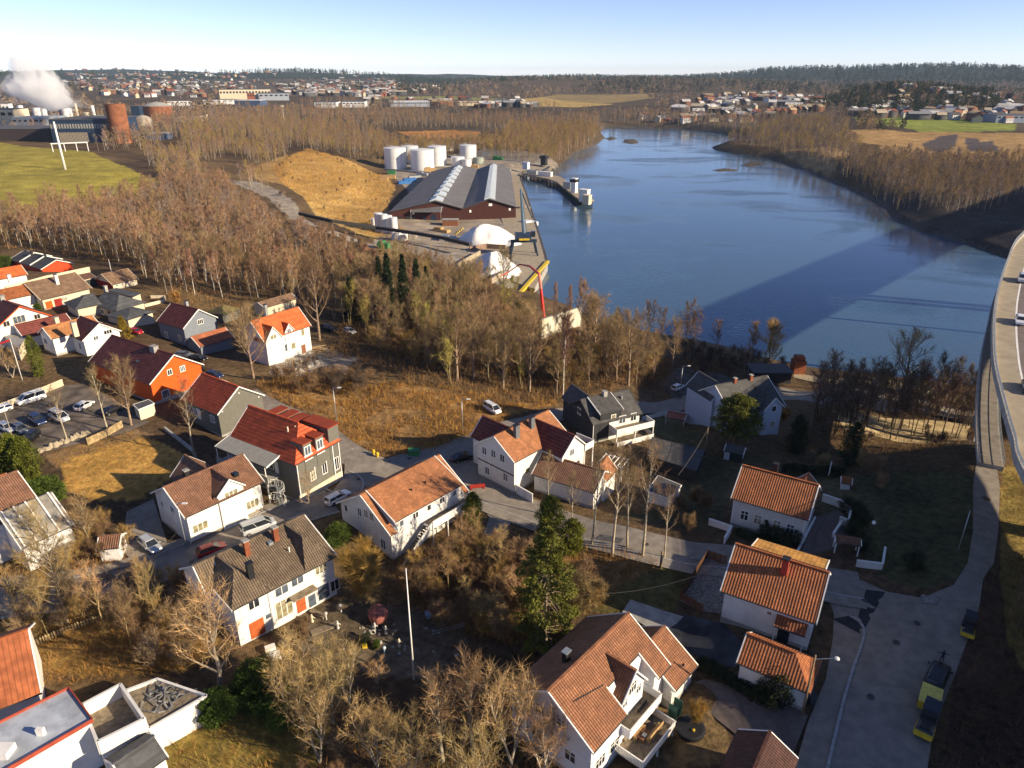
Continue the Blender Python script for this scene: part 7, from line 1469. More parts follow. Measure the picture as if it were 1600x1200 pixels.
g = G(103, 238); pf = thing('pipe_bridge', 'white horizontal pipe on four short legs at the edge of the green field', 'pipe bridge', g); k_ = m_per_px(g)
MB().tube((-21*k_, 0, 6.5), (22*k_, 14, 6.5), .5, n=6).build('pipe', SILO, pf)
for x in (-20, -6, 8, 21): MB().tube((x*k_, (x+21)/43*14, -1), (x*k_, (x+21)/43*14, 6.4), .35, n=5).build('leg', SILO, pf)
# ---------------------------------------------------------------- steam
def on_ray(px, py, d): r_ = ray(px, py); return Vector((r_[0]*d, r_[1]*d, CAMH+r_[2]*d))
def steam(label, path, dens, cut, seed):
    c0 = on_ray(*path[0][:3]); V = []; n = 20; K_ = len(path); F = []
    for j, (px, py, d, r) in enumerate(path):
        c = on_ray(px, py, d)-c0
        dn = (on_ray(*path[min(j+1, K_-1)][:3])-on_ray(*path[max(j-1, 0)][:3])).normalized(); a = dn.orthogonal().normalized(); b = dn.cross(a)
        for i in range(n):
            t = 2*math.pi*i/n; rr = r*(1+.22*math.sin(3*t+seed+j*1.3)+.15*math.sin(5*t+j)); V.append(c+(a*math.cos(t)+b*math.sin(t))*rr)
    F = [(j*n+i, j*n+(i+1) % n, (j+1)*n+(i+1) % n, (j+1)*n+i) for j in range(K_-1) for i in range(n)]+[tuple(range(n))[::-1], tuple(range((K_-1)*n, K_*n))]
    m = bpy.data.materials.new('steam'); m.use_nodes = True; N_ = m.node_tree.nodes; l = m.node_tree.links; N_.remove(N_['Principled BSDF'])
    v = N_.new('ShaderNodeVolumePrincipled'); v.inputs['Color'].default_value = (1,1,1,1); v.inputs['Anisotropy'].default_value = 0.0
    tc = N_.new('ShaderNodeTexCoord'); nz = N_.new('ShaderNodeTexNoise'); nz.inputs['Scale'].default_value = .045; nz.inputs['Detail'].default_value = 4; l.new(tc.outputs['Object'], nz.inputs[0])
    mr = N_.new('ShaderNodeMapRange'); mr.inputs[1].default_value = cut; mr.inputs[2].default_value = cut+.16; mr.inputs[3].default_value = 0; mr.inputs[4].default_value = dens; l.new(nz.outputs['Fac'], mr.inputs[0]); l.new(mr.outputs[0], v.inputs['Density']); l.new(v.outputs[0], N_['Material Output'].inputs['Volume'])
    o = ob('steam', mesh('steam', V, F, m), None, c0, label=label, cat='steam', kind='stuff')
    b = bmesh.new(); b.from_mesh(o.data); bmesh.ops.recalc_face_normals(b, faces=b.faces); b.to_mesh(o.data); b.free()
steam('thick white steam blowing left from the factory chimney', [(114,169,830,2.5),(108,163,832,5),(98,158,836,9),(86,153,842,14),(72,145,850,20),(58,135,858,25),(46,124,866,28),(38,117,872,22)], .08, .38, 0)
steam('thin steam drifting right of the main plume', [(143,167,850,2),(128,160,850,6),(110,152,852,10),(92,144,856,13),(74,138,860,14)], .035, .42, 2)
steam('faint trailing steam at the left', [(50,140,870,12),(30,142,876,18),(10,147,880,18),(-8,150,884,10)], .018, .44, 4)
# ---------------------------------------------------------------- far towns
WR = [('far_white', (.66,.64,.60)), ('far_cream', (.50,.42,.29)), ('far_red', (.25,.08,.055)), ('far_yellow', (.48,.34,.15)), ('far_grey', (.35,.36,.38))]; RRf = [('far_roof_dark', (.07,.065,.065)), ('far_roof_tile', (.30,.12,.07)), ('far_roof_grey', (.22,.22,.22))]
FAR = []
for wi_ in (0, 0, 0, 1, 2, 3, 4):
    for ri_ in range(3):
        a, b, he_, hr2 = random.uniform(5, 8), random.uniform(4, 5.5), random.uniform(5, 7.5), 0; hr2 = he_+b*.7; mb = MB()
        mb.add([(-a,-b,-4),(a,-b,-4),(a,b,-4),(-a,b,-4),(-a,-b,he_),(a,-b,he_),(a,b,he_),(-a,b,he_),(-a,0,hr2),(a,0,hr2)], [(0,1,5,4),(1,2,6,9,5),(2,3,7,6),(3,0,4,8,7)], 0)
        mb.add([(-a-.5,-b-.5,he_-.25),(a+.5,-b-.5,he_-.25),(a+.5,0,hr2+.2),(-a-.5,0,hr2+.2),(a+.5,b+.5,he_-.25),(-a-.5,b+.5,he_-.25)], [(0,1,2,3),(3,2,4,5)], 1)
        for k in range(3): x = -a*.6+k*a*.6; mb.add([(x-.6,-b-.04,he_*.45),(x+.6,-b-.04,he_*.45),(x+.6,-b-.04,he_*.45+1.4),(x-.6,-b-.04,he_*.45+1.4)], [(0,1,2,3)], 2)
        wn, wc = WR[wi_]; rn, rc = RRf[ri_]; FAR.append((mesh('far_house', mb.V, mb.F, [mat(wn, wc, .8), mat(rn, rc, .8), GLASS], mb.M), wn))
TOWN = [([(90,122),(230,119),(300,121),(350,127),(420,132),(400,139),(330,140),(200,141),(120,138)], 74, 'small pale house on the far slope behind the steam', 'houses of the far slope behind the steam', 1.35),
 ([(120,140),(330,140),(320,152),(250,158),(150,152)], 26, 'small house in the far suburb above the rusty silo', 'houses above the rusty silo', 1.1),
 ([(440,134),(520,131),(610,130),(625,140),(600,149),(500,150),(450,146)], 60, 'tiny house in the far suburb at the foot of the dark forest hill', 'houses at the foot of the dark hill', 1.25),
 ([(1088,150),(1150,147),(1200,145),(1290,158),(1285,170),(1200,175),(1120,178),(1090,165)], 50, 'small house of the hillside suburb across the river', 'houses of the suburb across the river', 1.05),
 ([(1330,172),(1400,164),(1480,160),(1600,160),(1650,180),(1600,190),(1500,186),(1460,178),(1380,178)], 46, 'small house of the village beyond the right hand field', 'houses beyond the right hand field', 1.0),
 ([(1000,170),(1075,168),(1080,178),(1003,181)], 9, 'white row house above the far river bend', 'row houses above the river bend', .95)]
random.seed(77)
for poly, n, lab, grp, sc_ in TOWN:
    P_ = [tuple(U(a, b, 24)[:2]) for a, b in poly]; ys = [b for a, b in poly]; xs = [a for a, b in poly]; k = 0; tries = 0
    while k < n and tries < 4000:
        tries += 1; a, b = random.uniform(min(xs), max(xs)), random.uniform(min(ys), max(ys))
        if not in_poly(np.array([a]), np.array([b]), poly)[0]: continue
        p = U(a, b, 22); z = Hs(p[0], p[1])
        if z < 3: continue
        me, wn = random.choice(FAR); o = ob('far_house', me, None, (p[0], p[1], z), random.choice([-.5, .9, .2, -.1, 1.2])+random.uniform(-.2, .2), lab, 'house', grp); o.scale = (sc_,)*3; k += 1

# the rest of the far settlement, too small and too many to count
def boxproto(a, b, he_, hr2):
    V = np.array([(-a,-b,-3),(a,-b,-3),(a,b,-3),(-a,b,-3),(-a,-b,he_),(a,-b,he_),(a,b,he_),(-a,b,he_),(-a,0,hr2),(a,0,hr2),(-a-.4,-b-.5,he_-.2),(a+.4,-b-.5,he_-.2),(a+.4,0,hr2+.3),(-a-.4,0,hr2+.3),(a+.4,b+.5,he_-.2),(-a-.4,b+.5,he_-.2)], float)
    F = np.array([(0,1,5),(0,5,4),(1,2,6),(1,6,5),(5,6,9),(2,3,7),(2,7,6),(3,0,4),(3,4,7),(7,4,8),(10,11,12),(10,12,13),(13,12,14),(13,14,15)]); return V, F, 8.0, np.array([0]*10+[1]*6)
PRH = [boxproto(6,4,5,8), boxproto(8,5,6,9), boxproto(5,4,6.5,9.5), boxproto(12,6,6,8)]
it = []; rng = np.random.RandomState(12)
for poly, n in (([(60,119),(240,116),(330,119),(440,127),(430,133),(330,136),(200,137),(100,134)], 330), ([(100,134),(330,137),(420,140),(330,152),(150,150)], 90), ([(430,132),(520,128),(620,129),(640,136),(700,140),(610,148),(500,150),(440,148)], 220), ([(1070,160),(1100,146),(1200,143),(1300,156),(1290,170),(1120,178),(1040,180),(1040,172)], 80), ([(1320,172),(1400,162),(1700,158),(1700,188),(1500,186),(1380,180)], 90), ([(560,152),(830,155),(830,164),(600,164)], 40)):
    ys = [b for a, b in poly]; xs = [a for a, b in poly]; k = 0
    while k < n:
        a, b = rng.uniform(min(xs), max(xs)), rng.uniform(min(ys), max(ys))
        if in_poly(np.array([a]), np.array([b]), poly)[0]: p = U(a, b, 22); z = Hs(p[0], p[1]); k += 1; it += [(p[0], p[1], z+rng.uniform(0, 2), rng.uniform(8, 12))] if z > 4 else []
cw = [((.60,.58,.54), (.08,.075,.07)), ((.60,.58,.54), (.20,.10,.07)), ((.45,.38,.27), (.07,.07,.07)), ((.62,.60,.57), (.16,.15,.15)), ((.26,.09,.06), (.08,.075,.07)), ((.42,.31,.19), (.22,.11,.07)), ((.30,.30,.31), (.10,.10,.10))]
merge('far_settlement', it, PRH, cw, 'countless tiny houses of the far suburbs spread below the hills', 'settlement')
# goods and pipes on the quay and around the tanks
random.seed(15)
for i, (px, py) in enumerate(((660,275),(672,268),(770,262),(790,268),(778,250),(760,243),(742,262),(820,330),(826,352),(812,290),(700,375),(690,362),(640,372),(625,375),(600,388))):
    b = MB(); w = random.uniform(2, 5); d = random.uniform(1.5, 3); hh_ = random.uniform(1.2, 3); b.box(-w, w, -d, d, 0, hh_).box(-w*.8, w*.1, -d*.8, d*.8, hh_+.003, hh_+.9); b = b.build('stacked_goods', [STEEL, WOOD_O, TCON, SILO, GREENP][i % 5]); b.location = G(px, py); b.rotation_euler.z = random.uniform(-.6, .6)
    b['label'] = 'small stack of goods standing on the port yard'; b['category'] = 'stack'; b['group'] = 'stacks on the port yard'
for (a, c_, lab) in (((672,262),(716,262),'pipe run from the tall white tank to the low tank'),((628,268),(655,271),'pipe run in front of the two biggest tanks'),((752,256),(800,262),'pipe run from the greenish tank toward the jetty')):
    p, q2 = G(*a), G(*c_); t = thing('pipe_run', lab, 'pipe', p)
    for k in range(3): MB().tube(Vector((0, k*.8, 1.2)), q2-p+Vector((0, k*.8, 1.2)), .25, n=5).build('pipe', [SILO, STEEL, YEL][k], t)
# ---------------------------------------------------------------- vehicles
TYRE = mat('tyre_rubber', (.02,.02,.02), .9); RIM = mat('wheel_rim', (.45,.45,.46), .35, .5, .8); HEADL = mat('headlight_glass', (.75,.77,.78), .15, .6); TAILL = mat('tail_light', (.35,.01,.01), .2, .5)
def paint(n, c): return mat(n, c, .25, .5, .15, var=.02)
CARW = paint('white_car_paint', (.80,.80,.79)); CARS = paint('silver_car_paint', (.48,.50,.52)); CARK = paint('black_car_paint', (.012,.012,.015)); CARB = paint('navy_car_paint', (.015,.03,.09)); CARR = paint('red_car_paint', (.45,.01,.02)); CARG = paint('grey_car_paint', (.16,.17,.19))
KIND = {  # length, half width, sill, belt rear, belt front(hood start), nose, roof, cabin x (rear base, rear top, front top, front base)
 'hatch':(4.2,.87,.28,.95,.95,.70,1.48,(-2.0,-1.55,.25,1.15)), 'estate':(4.7,.9,.28,.95,.92,.70,1.47,(-2.25,-1.95,.2,1.15)), 'suv':(4.8,.96,.36,1.10,1.08,.85,1.75,(-2.3,-1.95,.25,1.15)), 'van':(5.2,.96,.34,1.15,1.15,.95,1.98,(-2.5,-2.4,1.0,1.95)), 'sedan':(4.6,.9,.28,.98,.93,.72,1.42,(-1.75,-1.0,.2,1.15))}
def car(kind, paint_, label, cat, pos, ang, group=None, name='parked_car', rails=False, sz=1.0):
    L, W, sl, br_, bf, ns_, rf_, (c0, c1, c2, c3) = KIND[kind]; t = thing(name, label, cat, pos, ang, group); t.scale = (sz,)*3; hx = L/2
    secs = [(-hx, .62, sl+.12, br_-.22), (-hx+.12, .93, sl, br_-.04), (-hx+.6, 1, sl-.05, br_), (-.4, 1, sl-.05, (br_+bf)/2), (c3-.05, 1, sl-.05, bf), (hx-.55, .96, sl-.02, ns_+.12), (hx-.12, .86, sl+.02, ns_), (hx, .6, sl+.15, ns_-.2)]
    V = []; 
    for x, k, z0, z1 in secs:
        w = W*k
        for y, z in ((-w*.92, z0), (-w, z0+(z1-z0)*.35), (-w*.985, z0+(z1-z0)*.8), (-w*.9, z1), (w*.9, z1), (w*.985, z0+(z1-z0)*.8), (w, z0+(z1-z0)*.35), (w*.92, z0)): V.append((x, y, z))
    n = 8; F = [(i*n+j, i*n+(j+1) % n, (i+1)*n+(j+1) % n, (i+1)*n+j) for i in range(len(secs)-1) for j in range(n)]+[tuple(range(n))[::-1], tuple(range(7*n, 8*n))]
    bd = ob('body', mesh('body', V, F, paint_, smooth=False), t)
    b = bmesh.new(); b.from_mesh(bd.data); bmesh.ops.recalc_face_normals(b, faces=b.faces); b.to_mesh(bd.data); b.free()
    g = MB(); wb, wt = W*.9, W*.72; zb = min(br_, bf)-.02; zt = rf_-.06
    g.add([(c0,-wb,zb),(c3,-wb,zb),(c3,wb,zb),(c0,wb,zb),(c1,-wt,zt),(c2,-wt,zt),(c2,wt,zt),(c1,wt,zt)], [(0,1,5,4),(1,2,6,5),(2,3,7,6),(3,0,4,7),(4,5,6,7)]); g.build('windows', GLASS, t)
    r = MB(); r.add([(c1-.06,-wt-.02,zt-.02),(c2+.06,-wt-.02,zt-.02),(c2+.06,wt+.02,zt-.02),(c1-.06,wt+.02,zt-.02),(c1+.1,-wt+.1,rf_),(c2-.1,-wt+.1,rf_),(c2-.1,wt-.1,rf_),(c1+.1,wt-.1,rf_)], [(0,1,5,4),(1,2,6,5),(2,3,7,6),(3,0,4,7),(4,5,6,7),(3,2,1,0)]); r.build('roof', paint_, t)
    for s in (-1, 1):
        for xa, xb in ((c1, c0), ((c1+c2)/2-.15, (c0+c3)/2-.1), (c2, c3)):
            MB().tube((xa, s*(wt+.01), zt), (xb, s*(wb+.01), zb), .05, n=4).build('pillar', paint_, t)
        if kind == 'van' and 'white' in paint_.name or rails: MB().tube((c1+.2, s*(wt-.05), rf_+.06), (c2-.2, s*(wt-.05), rf_+.06), .03, n=4).build('roof_rail', STEEL, t)
        MB().box(hx-.35, hx-.05, s*W*.62-.16, s*W*.62+.16, ns_-.2, ns_-.05).build('headlight', HEADL, t); MB().box(-hx-.01, -hx+.1, s*W*.55-.14, s*W*.55+.14, br_-.38, br_-.16).build('tail_light', TAILL, t)
        MB().box(c3-.25, c3-.05, s*(W+.12)-.09, s*(W+.12)+.09, br_-.05, br_+.1).build('wing_mirror', paint_, t)
        for x in (-hx+.85, hx-.85):
            w = MB().tube((x, s*(W-.22), .33), (x, s*(W+.012), .33), .33, n=14).build('wheel', TYRE, t); MB().tube((x, s*(W+.01), .33), (x, s*(W+.03), .33), .2, n=10).build('rim', RIM, w)
    return t
def carpx(kind, paint_, label, cat, rear, front, group=None, lift=.1, **k):
    a, b = G(*rear), G(*front); c = (a+b)/2; c.z = Hs(c.x, c.y)+lift; return car(kind, paint_, label, cat, c, math.atan2(b.y-a.y, b.x-a.x), group, **k)
carpx('van', CARW, 'white van with side windows parked along the cream wall of the yard', 'van', (73,621), (26,636), name='parked_van', sz=1.05); carpx('suv', CARB, 'dark navy car in the middle of the parking yard', 'car', (47,653), (74,671)); carpx('estate', CARW, 'white car at the left end of the yard below the van', 'car', (15,641), (-15,650))
carpx('estate', CARS, 'silver car behind the clipped conifers, left one', 'car', (2,668), (24,678)); carpx('hatch', CARG, 'grey car behind the clipped conifers, right one', 'car', (24,668), (44,682)); carpx('suv', CARK, 'dark car with lit roof nearest the stone row', 'car', (58,682), (38,700)); carpx('van', CARW, 'white box van among the trees of the yard', 'van', (80,650), (108,664), name='parked_van'); carpx('hatch', CARW, 'small white car half hidden by trees behind the box van', 'car', (126,642), (140,634)); carpx('sedan', CARK, 'black car in the shadow at the back of the yard', 'car', (165,650), (188,640))
carpx('van', CARS, 'silver van parked beside the white house with brown roof', 'van', (385,836), (424,822), name='parked_van', rails=True); carpx('estate', CARS, 'silver estate car on the drive of the white house', 'car', (223,846), (249,868), rails=True); carpx('hatch', CARR, 'red hatchback parked on the street above the grey brown roof', 'car', (312,872), (352,857))
carpx('estate', CARW, 'white car with black spare wheel by the kerb island', 'car', (514,790), (542,775)); carpx('sedan', CARK, 'black saloon driving on the shaded street', 'car', (708,723), (738,715), name='moving_car'); carpx('van', CARW, 'white van standing at the hillside kerb', 'van', (758,637), (781,650), name='parked_van', sz=.9)
carpx('hatch', CARB, 'dark blue car beside the orange house', 'car', (328,588), (344,592)); carpx('hatch', CARG, 'grey car in the yard of the slate grey house', 'car', (276,556), (300,560)); carpx('hatch', CARK, 'black car in front of the reddish garage', 'car', (302,561), (322,566)); carpx('suv', CARK, 'dark car in the rubble yard under the trees', 'car', (505,515), (525,520)); carpx('hatch', CARS, 'silver car at the far corner of the rubble yard', 'car', (538,518), (556,524)); carpx('sedan', CARG, 'grey car under the carport of the brown bungalow', 'car', (146,437), (138,444)); carpx('hatch', CARB, 'blue car before the grey bungalow garage', 'car', (162,487), (170,480)); carpx('hatch', CARR, 'red car under the golden conifer', 'car', (206,520), (220,524))
carpx('suv', CARK, 'big black car standing in front of the yellow trailer', 'car', (1453,1085), (1470,1046), sz=1.05); carpx('hatch', CARW, 'small white car in the shade beyond the pergola', 'car', (1052,612), (1066,606)); carpx('van', CARW, 'white van near the shaded bank shed', 'van', (1184,600), (1196,598), name='parked_van', sz=.8)
for px, py, hz_, k, m, lab in ((1593,505,36.3,'hatch',CARW,'white car on the bridge, middle of the three'), (1597,440,37.2,'suv',CARS,'silver car on the bridge, farthest of the three'), (1606,611,34.2,'hatch',CARG,'grey car on the bridge, nearest of the three, cut by the photo edge')):
    p = Vector(U(px, py, hz_+.02)); i_ = int(np.argmin([abs(q[1]-p.y) for q in EQ])); tdir = EQ[min(i_+1, len(EQ)-1)]-EQ[i_-1]; car(k, m, lab, 'car', p, math.atan2(-tdir[1], -tdir[0]), 'cars on the bridge', name='moving_car')
# road machines
def roller(px, py, px2, py2, label, s=1.0):
    a, b = G(px, py), G(px2, py2); c = (a+b)/2; c.z = Hs(c.x, c.y)+.1; t = thing('road_roller', label, 'road roller', c, math.atan2(b.y-a.y, b.x-a.x)); t.scale = (s,)*3
    for x in (-1.05, 1.05): MB().tube((x, -.62, .42), (x, .62, .42), .42, n=20).build('drum', mat('roller_drum', (.10,.10,.11), .4, .5, .6), t)
    MB().box(-.5, .95, -.38, .38, .86, 1.2).build('front_frame', DARKG, t); MB().box(1.5, 1.62, -.66, .66, .45, .95).box(.3, 1.6, -.70, -.64, .6, .8).box(.3, 1.6, .64, .70, .6, .8).build('bumper', YEL, t); MB().box(-1.55, -.6, -.55, .55, .86, 1.15).build('rear_frame', DARKG, t); MB().box(-.55, .15, -.55, .55, 1.25, 1.55).build('seat', BLACK, t)
    for x in (-1.0, .3):
        for y in (-.5, .5): MB().tube((x, y, 1.0), (x, y, 2.35), .035, n=4).build('canopy_post', BLACK, t)
    MB().box(-1.1, .4, -.6, .6, 2.352, 2.44).build('canopy', mat('dusty_canopy', (.03,.035,.05), .7), t); return t
roller(1512, 972, 1508, 1006, 'small road roller with blue canopy at the edge of the wide street', 1.0); roller(1453, 1118, 1437, 1163, 'larger road roller with dark canopy behind the yellow trailer', 1.25)
a, b = G(1452, 1092), G(1446, 1116); c = (a+b)/2; t = thing('trailer', 'bright yellow box trailer between the black car and the road roller', 'trailer', Vector((c.x, c.y, Hs(c.x, c.y)+.1)), math.atan2(b.y-a.y, b.x-a.x))
MB().box(-1.5, 1.5, -.95, .95, .55, 1.5).build('body', YEL, t); MB().box(-1.55, 1.55, -1.0, 1.0, 1.502, 1.58).build('lid', mat('pale_yellow_lid', (.70,.58,.12), .6), t); MB().tube((-1.5, 0, .5), (-2.4, 0, .45), .06, n=4).build('drawbar', BLACK, t)
for s in (-1, 1): MB().tube((.1, s*.8, .33), (.1, s*1.02, .33), .33, n=12).build('wheel', TYRE, t)
# ---------------------------------------------------------------- the person in front of the black car
def skin_person(label, pos, rz):
    J = {'pel':(0,0,.95),'ch':(0,.02,1.28),'nk':(0,.03,1.47),'hd':(0,.05,1.60),'ht':(0,.05,1.72),'lh':(.10,0,.90),'lk':(.13,.05,.50),'la':(.13,-.02,.10),'lt':(.14,.16,.05),'rh':(-.10,0,.90),'rk':(-.12,.06,.50),'ra':(-.14,-.04,.10),'rt':(-.15,.14,.05),
     'ls':(.19,.02,1.42),'le':(.34,.05,1.22),'lw':(.52,.16,1.24),'rs':(-.19,.02,1.42),'re':(-.36,.06,1.26),'rw':(-.54,.18,1.30)}
    E = [('pel','ch'),('ch','nk'),('nk','hd'),('hd','ht'),('pel','lh'),('lh','lk'),('lk','la'),('la','lt'),('pel','rh'),('rh','rk'),('rk','ra'),('ra','rt'),('ch','ls'),('ls','le'),('le','lw'),('ch','rs'),('rs','re'),('re','rw')]
    Rd = dict(pel=.15,ch=.16,nk=.06,hd=.10,ht=.075,lh=.10,lk=.07,la=.05,lt=.045,rh=.10,rk=.07,ra=.05,rt=.045,ls=.075,le=.055,lw=.035,rs=.075,re=.055,rw=.035)
    for s, w in ((1,'lw'),(-1,'rw')):
        bx_, by, bz = J[w]; J[w+'p'] = (bx_+s*.07, by+.03, bz); E.append((w, w+'p')); Rd[w+'p'] = .032
        for k in range(5):
            a = (k-2)*.25; J[w+str(k)] = (bx_+s*(.15 if k else .09), by+.03+.02*(k-2)+(.05 if k == 0 else 0), bz-.02*abs(k-2)); E.append((w+'p', w+str(k))); Rd[w+str(k)] = .010
    names = list(J); me = bpy.data.meshes.new('person'); me.from_pydata([J[n] for n in names], [(names.index(a), names.index(b)) for a, b in E], [])
    m = mat('dark_work_clothes', (.025,.027,.035), .85, var=.2); me.materials.append(m); o = ob('person', me, None, pos, rz, label, 'person'); md = o.modifiers.new('Skin', 'SKIN'); md.use_smooth_shade = True
    for i, n in enumerate(names): me.skin_vertices[0].data[i].radius = (Rd[n], Rd[n]*.85); me.skin_vertices[0].data[i].use_root = (n == 'pel')
    sb = o.modifiers.new('Sub', 'SUBSURF'); sb.levels = 1; sb.render_levels = 1
    sk = mat('skin', (.45,.27,.19), .6); f = MB().lathe([(.01,1.535),(.07,1.55),(.096,1.61),(.09,1.67),(.05,1.70)], 14, c=(0,.065,0)).box(-.012, .012, .155, .185, 1.60, 1.635); f.build('face', sk, o, smooth=True)
    MB().lathe([(.108,1.63),(.112,1.69),(.085,1.75),(.02,1.775)], 14, c=(0,.045,0)).build('cap', BLACK, o, smooth=True); return o
g = G(1470, 1036); skin_person('person in dark work clothes with both arms held out in front of the black car', Vector((g.x, g.y, g.z+.08)), -.4)
# ---------------------------------------------------------------- street furniture, poles and wires
LMP = [(292,857,786,'street lamp at the corner of the white house with garage door'),(723,675,624,'street lamp on the hillside bend'),(527,667,606,'tall thin street lamp behind the grey flats'),(1062,620,572,'street lamp at the shaded gravel yard'),(1352,872,818,'lamp with round white head by the tiled gateway')]
for px, py, yt, lab in LMP: pole('street_lamp', lab, 'street lamp', px, py, yt, .09, .05, STEEL if px != 1352 else BLACK, 'lamp' if px != 1352 else 'globe')
pole('flagpole', 'tall white flagpole in the garden below the red ball', 'flagpole', 647, 1062, 888, .13, .05, WHITE); 
f_ = pole('flagpole', 'white flagpole with red and white pennant at the left edge', 'flagpole', 35, 594, 529, .10, .05, WHITE); _, hh_ = hgt(35, 594, 529)
MB().add([(0,0,hh_-.1),(-2.6,-.3,hh_-1.0),(-2.5,-.3,hh_-1.25),(0,0,hh_-.6)], [(0,1,2,3),(3,2,1,0)]).build('pennant', REDP, f_)
pole('flagpole', 'white flagpole beside the outbuilding with red gable', 'flagpole', 179, 446, 405, .10, .05, WHITE); pole('street_lamp', 'lamp in front of the cream bungalow', 'street lamp', 66, 470, 443, .09, .05, STEEL, 'lamp'); pole('flagpole', 'slim grey pole on the shaded lawn', 'pole', 1497, 860, 798, .08, .05, STEEL)
pole('pole', 'thin pale pole by the flats yard', 'pole', 25, 700, 640, .07, .05, CONC2)
W1 = [pole('utility_pole', 'brown timber utility pole with stay wires by the black outbuilding', 'utility pole', 1101, 712, 668, .16, .11, mat('pole_timber', (.26,.18,.10), .9, var=.2)), pole('utility_pole', 'timber pole rising from the thicket at the bottom edge', 'utility pole', 626, 1210, 1127, .16, .11, mat('pole_timber', (.26,.18,.10))), pole('utility_pole', 'timber lamp pole at the corner of the white garage', 'utility pole', 1253, 1118, 1024, .14, .10, mat('pole_timber', (.26,.18,.10)))]
g, hh_ = hgt(1253, 1118, 1024); MB().tube((0,0,hh_-.5), (2.0,-.3,hh_-.1), .04, n=4).build('arm', STEEL, W1[2]); MB().lathe([(.05,.0),(.26,.03),(.24,.14),(.05,.2)], 10, c=(2.1,-.3,hh_-.2)).build('lamp_head', WHITE, W1[2])
pole('utility_pole', 'short timber pole stump beside the street above the bramble', 'pole', 1032, 888, 862, .2, .16, mat('pole_timber', (.26,.18,.10)))
def wire(label, a, b, sag, r=.025):
    a, b = Vector(a), Vector(b); mb = MB(); n = 14; p = [a.lerp(b, i/n)-Vector((0,0,sag*4*(i/n)*(1-i/n))) for i in range(n+1)]
    for i in range(n): mb.tube(p[i]-a, p[i+1]-a, r, n=3, cap=False)
    o = mb.build('overhead_wire', mat('cable', (.10,.09,.08), .7)); o.location = a; o['label'] = label; o['category'] = 'cable'
def top(px, py, yt): g, h_ = hgt(px, py, yt); return (g.x, g.y, g.z+h_-.3)
A_ = top(1101, 712, 668); wire('pale cable sagging across the bramble to the orange tiled house', U(897, 927, 19), U(1125, 886, 23.5), 1.4, .045); wire('cable from the timber pole toward the pine', A_, U(1165, 700, 20), .4); wire('cable from the timber pole over the annex', A_, U(1060, 742, 18), .5); wire('stay wire of the timber pole', A_, tuple(G(1120, 728)), 0); wire('cable across the lawn from the gateway lamp', U(1340, 855, 21), U(1190, 745, 23), .8)
wire('thin cable over the street left of the grey brown roof', U(180, 925, 22), U(300, 800, 24), .8)
for px, py, m, lab in ((1243,1098,BLACK,'black wheelie bin at the wall of the white garage, left one'),(1249,1102,BLACK,'black wheelie bin at the wall of the white garage, right one'),(1268,1098,DARKG,'grey wheelie bin at the end of the white garage')):
    b = MB(); b.add([(-.26,-.3,0),(.26,-.3,0),(.26,.3,0),(-.26,.3,0),(-.32,-.38,1.0),(.32,-.38,1.0),(.32,.38,1.0),(-.32,.38,1.0)], [(3,2,1,0),(0,1,5,4),(1,2,6,5),(2,3,7,6),(3,0,4,7),(4,5,6,7)]); b = b.build('wheelie_bin', m); b.location = G(px, py); b['label'] = lab; b['category'] = 'bin'; MB().box(-.34, .34, -.4, .42, 1.002, 1.08).build('lid', m, b)
for px, py in ((584,712),(590,716)): t = thing('hydrant', 'yellow marker post beside the street below the hillside', 'marker post', G(px, py), 0, 'yellow marker posts'); MB().lathe([(.22,0),(.22,.7),(.35,.72),(.3,1.1),(.1,1.3)], 10).build('post', YEL, t)
b = MB().box(-1.3, 1.3, -.12, .12, .3, .9).box(-1.2, -1.0, -.4, .4, 0, .25).box(1.0, 1.2, -.4, .4, 0, .25).build('barrier', mat('dull_red_plastic', (.35,.03,.02), .6)); b.location = G(746, 764); b.rotation_euler.z = .2; b['label'] = 'red barrier at the corner of the tall white house'; b['category'] = 'barrier'
b = MB().box(-1, 1, -.6, .6, 0, 1.1).build('cable_cabinet', GREENP); b.location = G(647, 711); b['label'] = 'green cabinet lying in the bracken by the street'; b['category'] = 'cabinet'; MB().box(-1.05, 1.05, -.65, .65, 1.102, 1.18).build('lid', GREENP, b)
random.seed(9)
for i in range(17): o = mound('boulder', 'pale boulder in the row dividing the parking yard from the yellow lawn', 'boulder', 62+i*4.6, 707-i*1.75+random.uniform(-1.5, 1.5), random.uniform(.5,1.0), random.uniform(.4,.8), random.uniform(.5,1.0), CONC2, i*3); o['group'] = 'boulders beside the yellow lawn'
for i in range(22): o = mound('boulder', 'broken concrete lump heaped in the rubble yard', 'rubble', random.uniform(460, 500), random.uniform(552, 582), random.uniform(.5,1.3), random.uniform(.5,1.1), random.uniform(.3,1.0), GRAV if i % 2 else CONC, i*5+1); o['group'] = 'rubble beside the unfinished house'
for i in range(9): a = G(492+random.uniform(-4, 10), 552-random.uniform(0, 12)); b = MB().box(-2, 2, -.12, .12, 0, .12).build('timber', WOOD_O); b.location = a+Vector((0,0,.1+.1*i % .5)); b.rotation_euler.z = random.uniform(-.6, .8); b['label'] = 'loose orange timber at the door of the unfinished house'; b['category'] = 'timber'; b['group'] = 'loose timbers by the unfinished house'
o = mound('brush_pile', 'dark pile of cut branches at the edge of the rubble yard', 'brush pile', 520, 580, 5, 3.5, 1.6, B_DARK, 4)
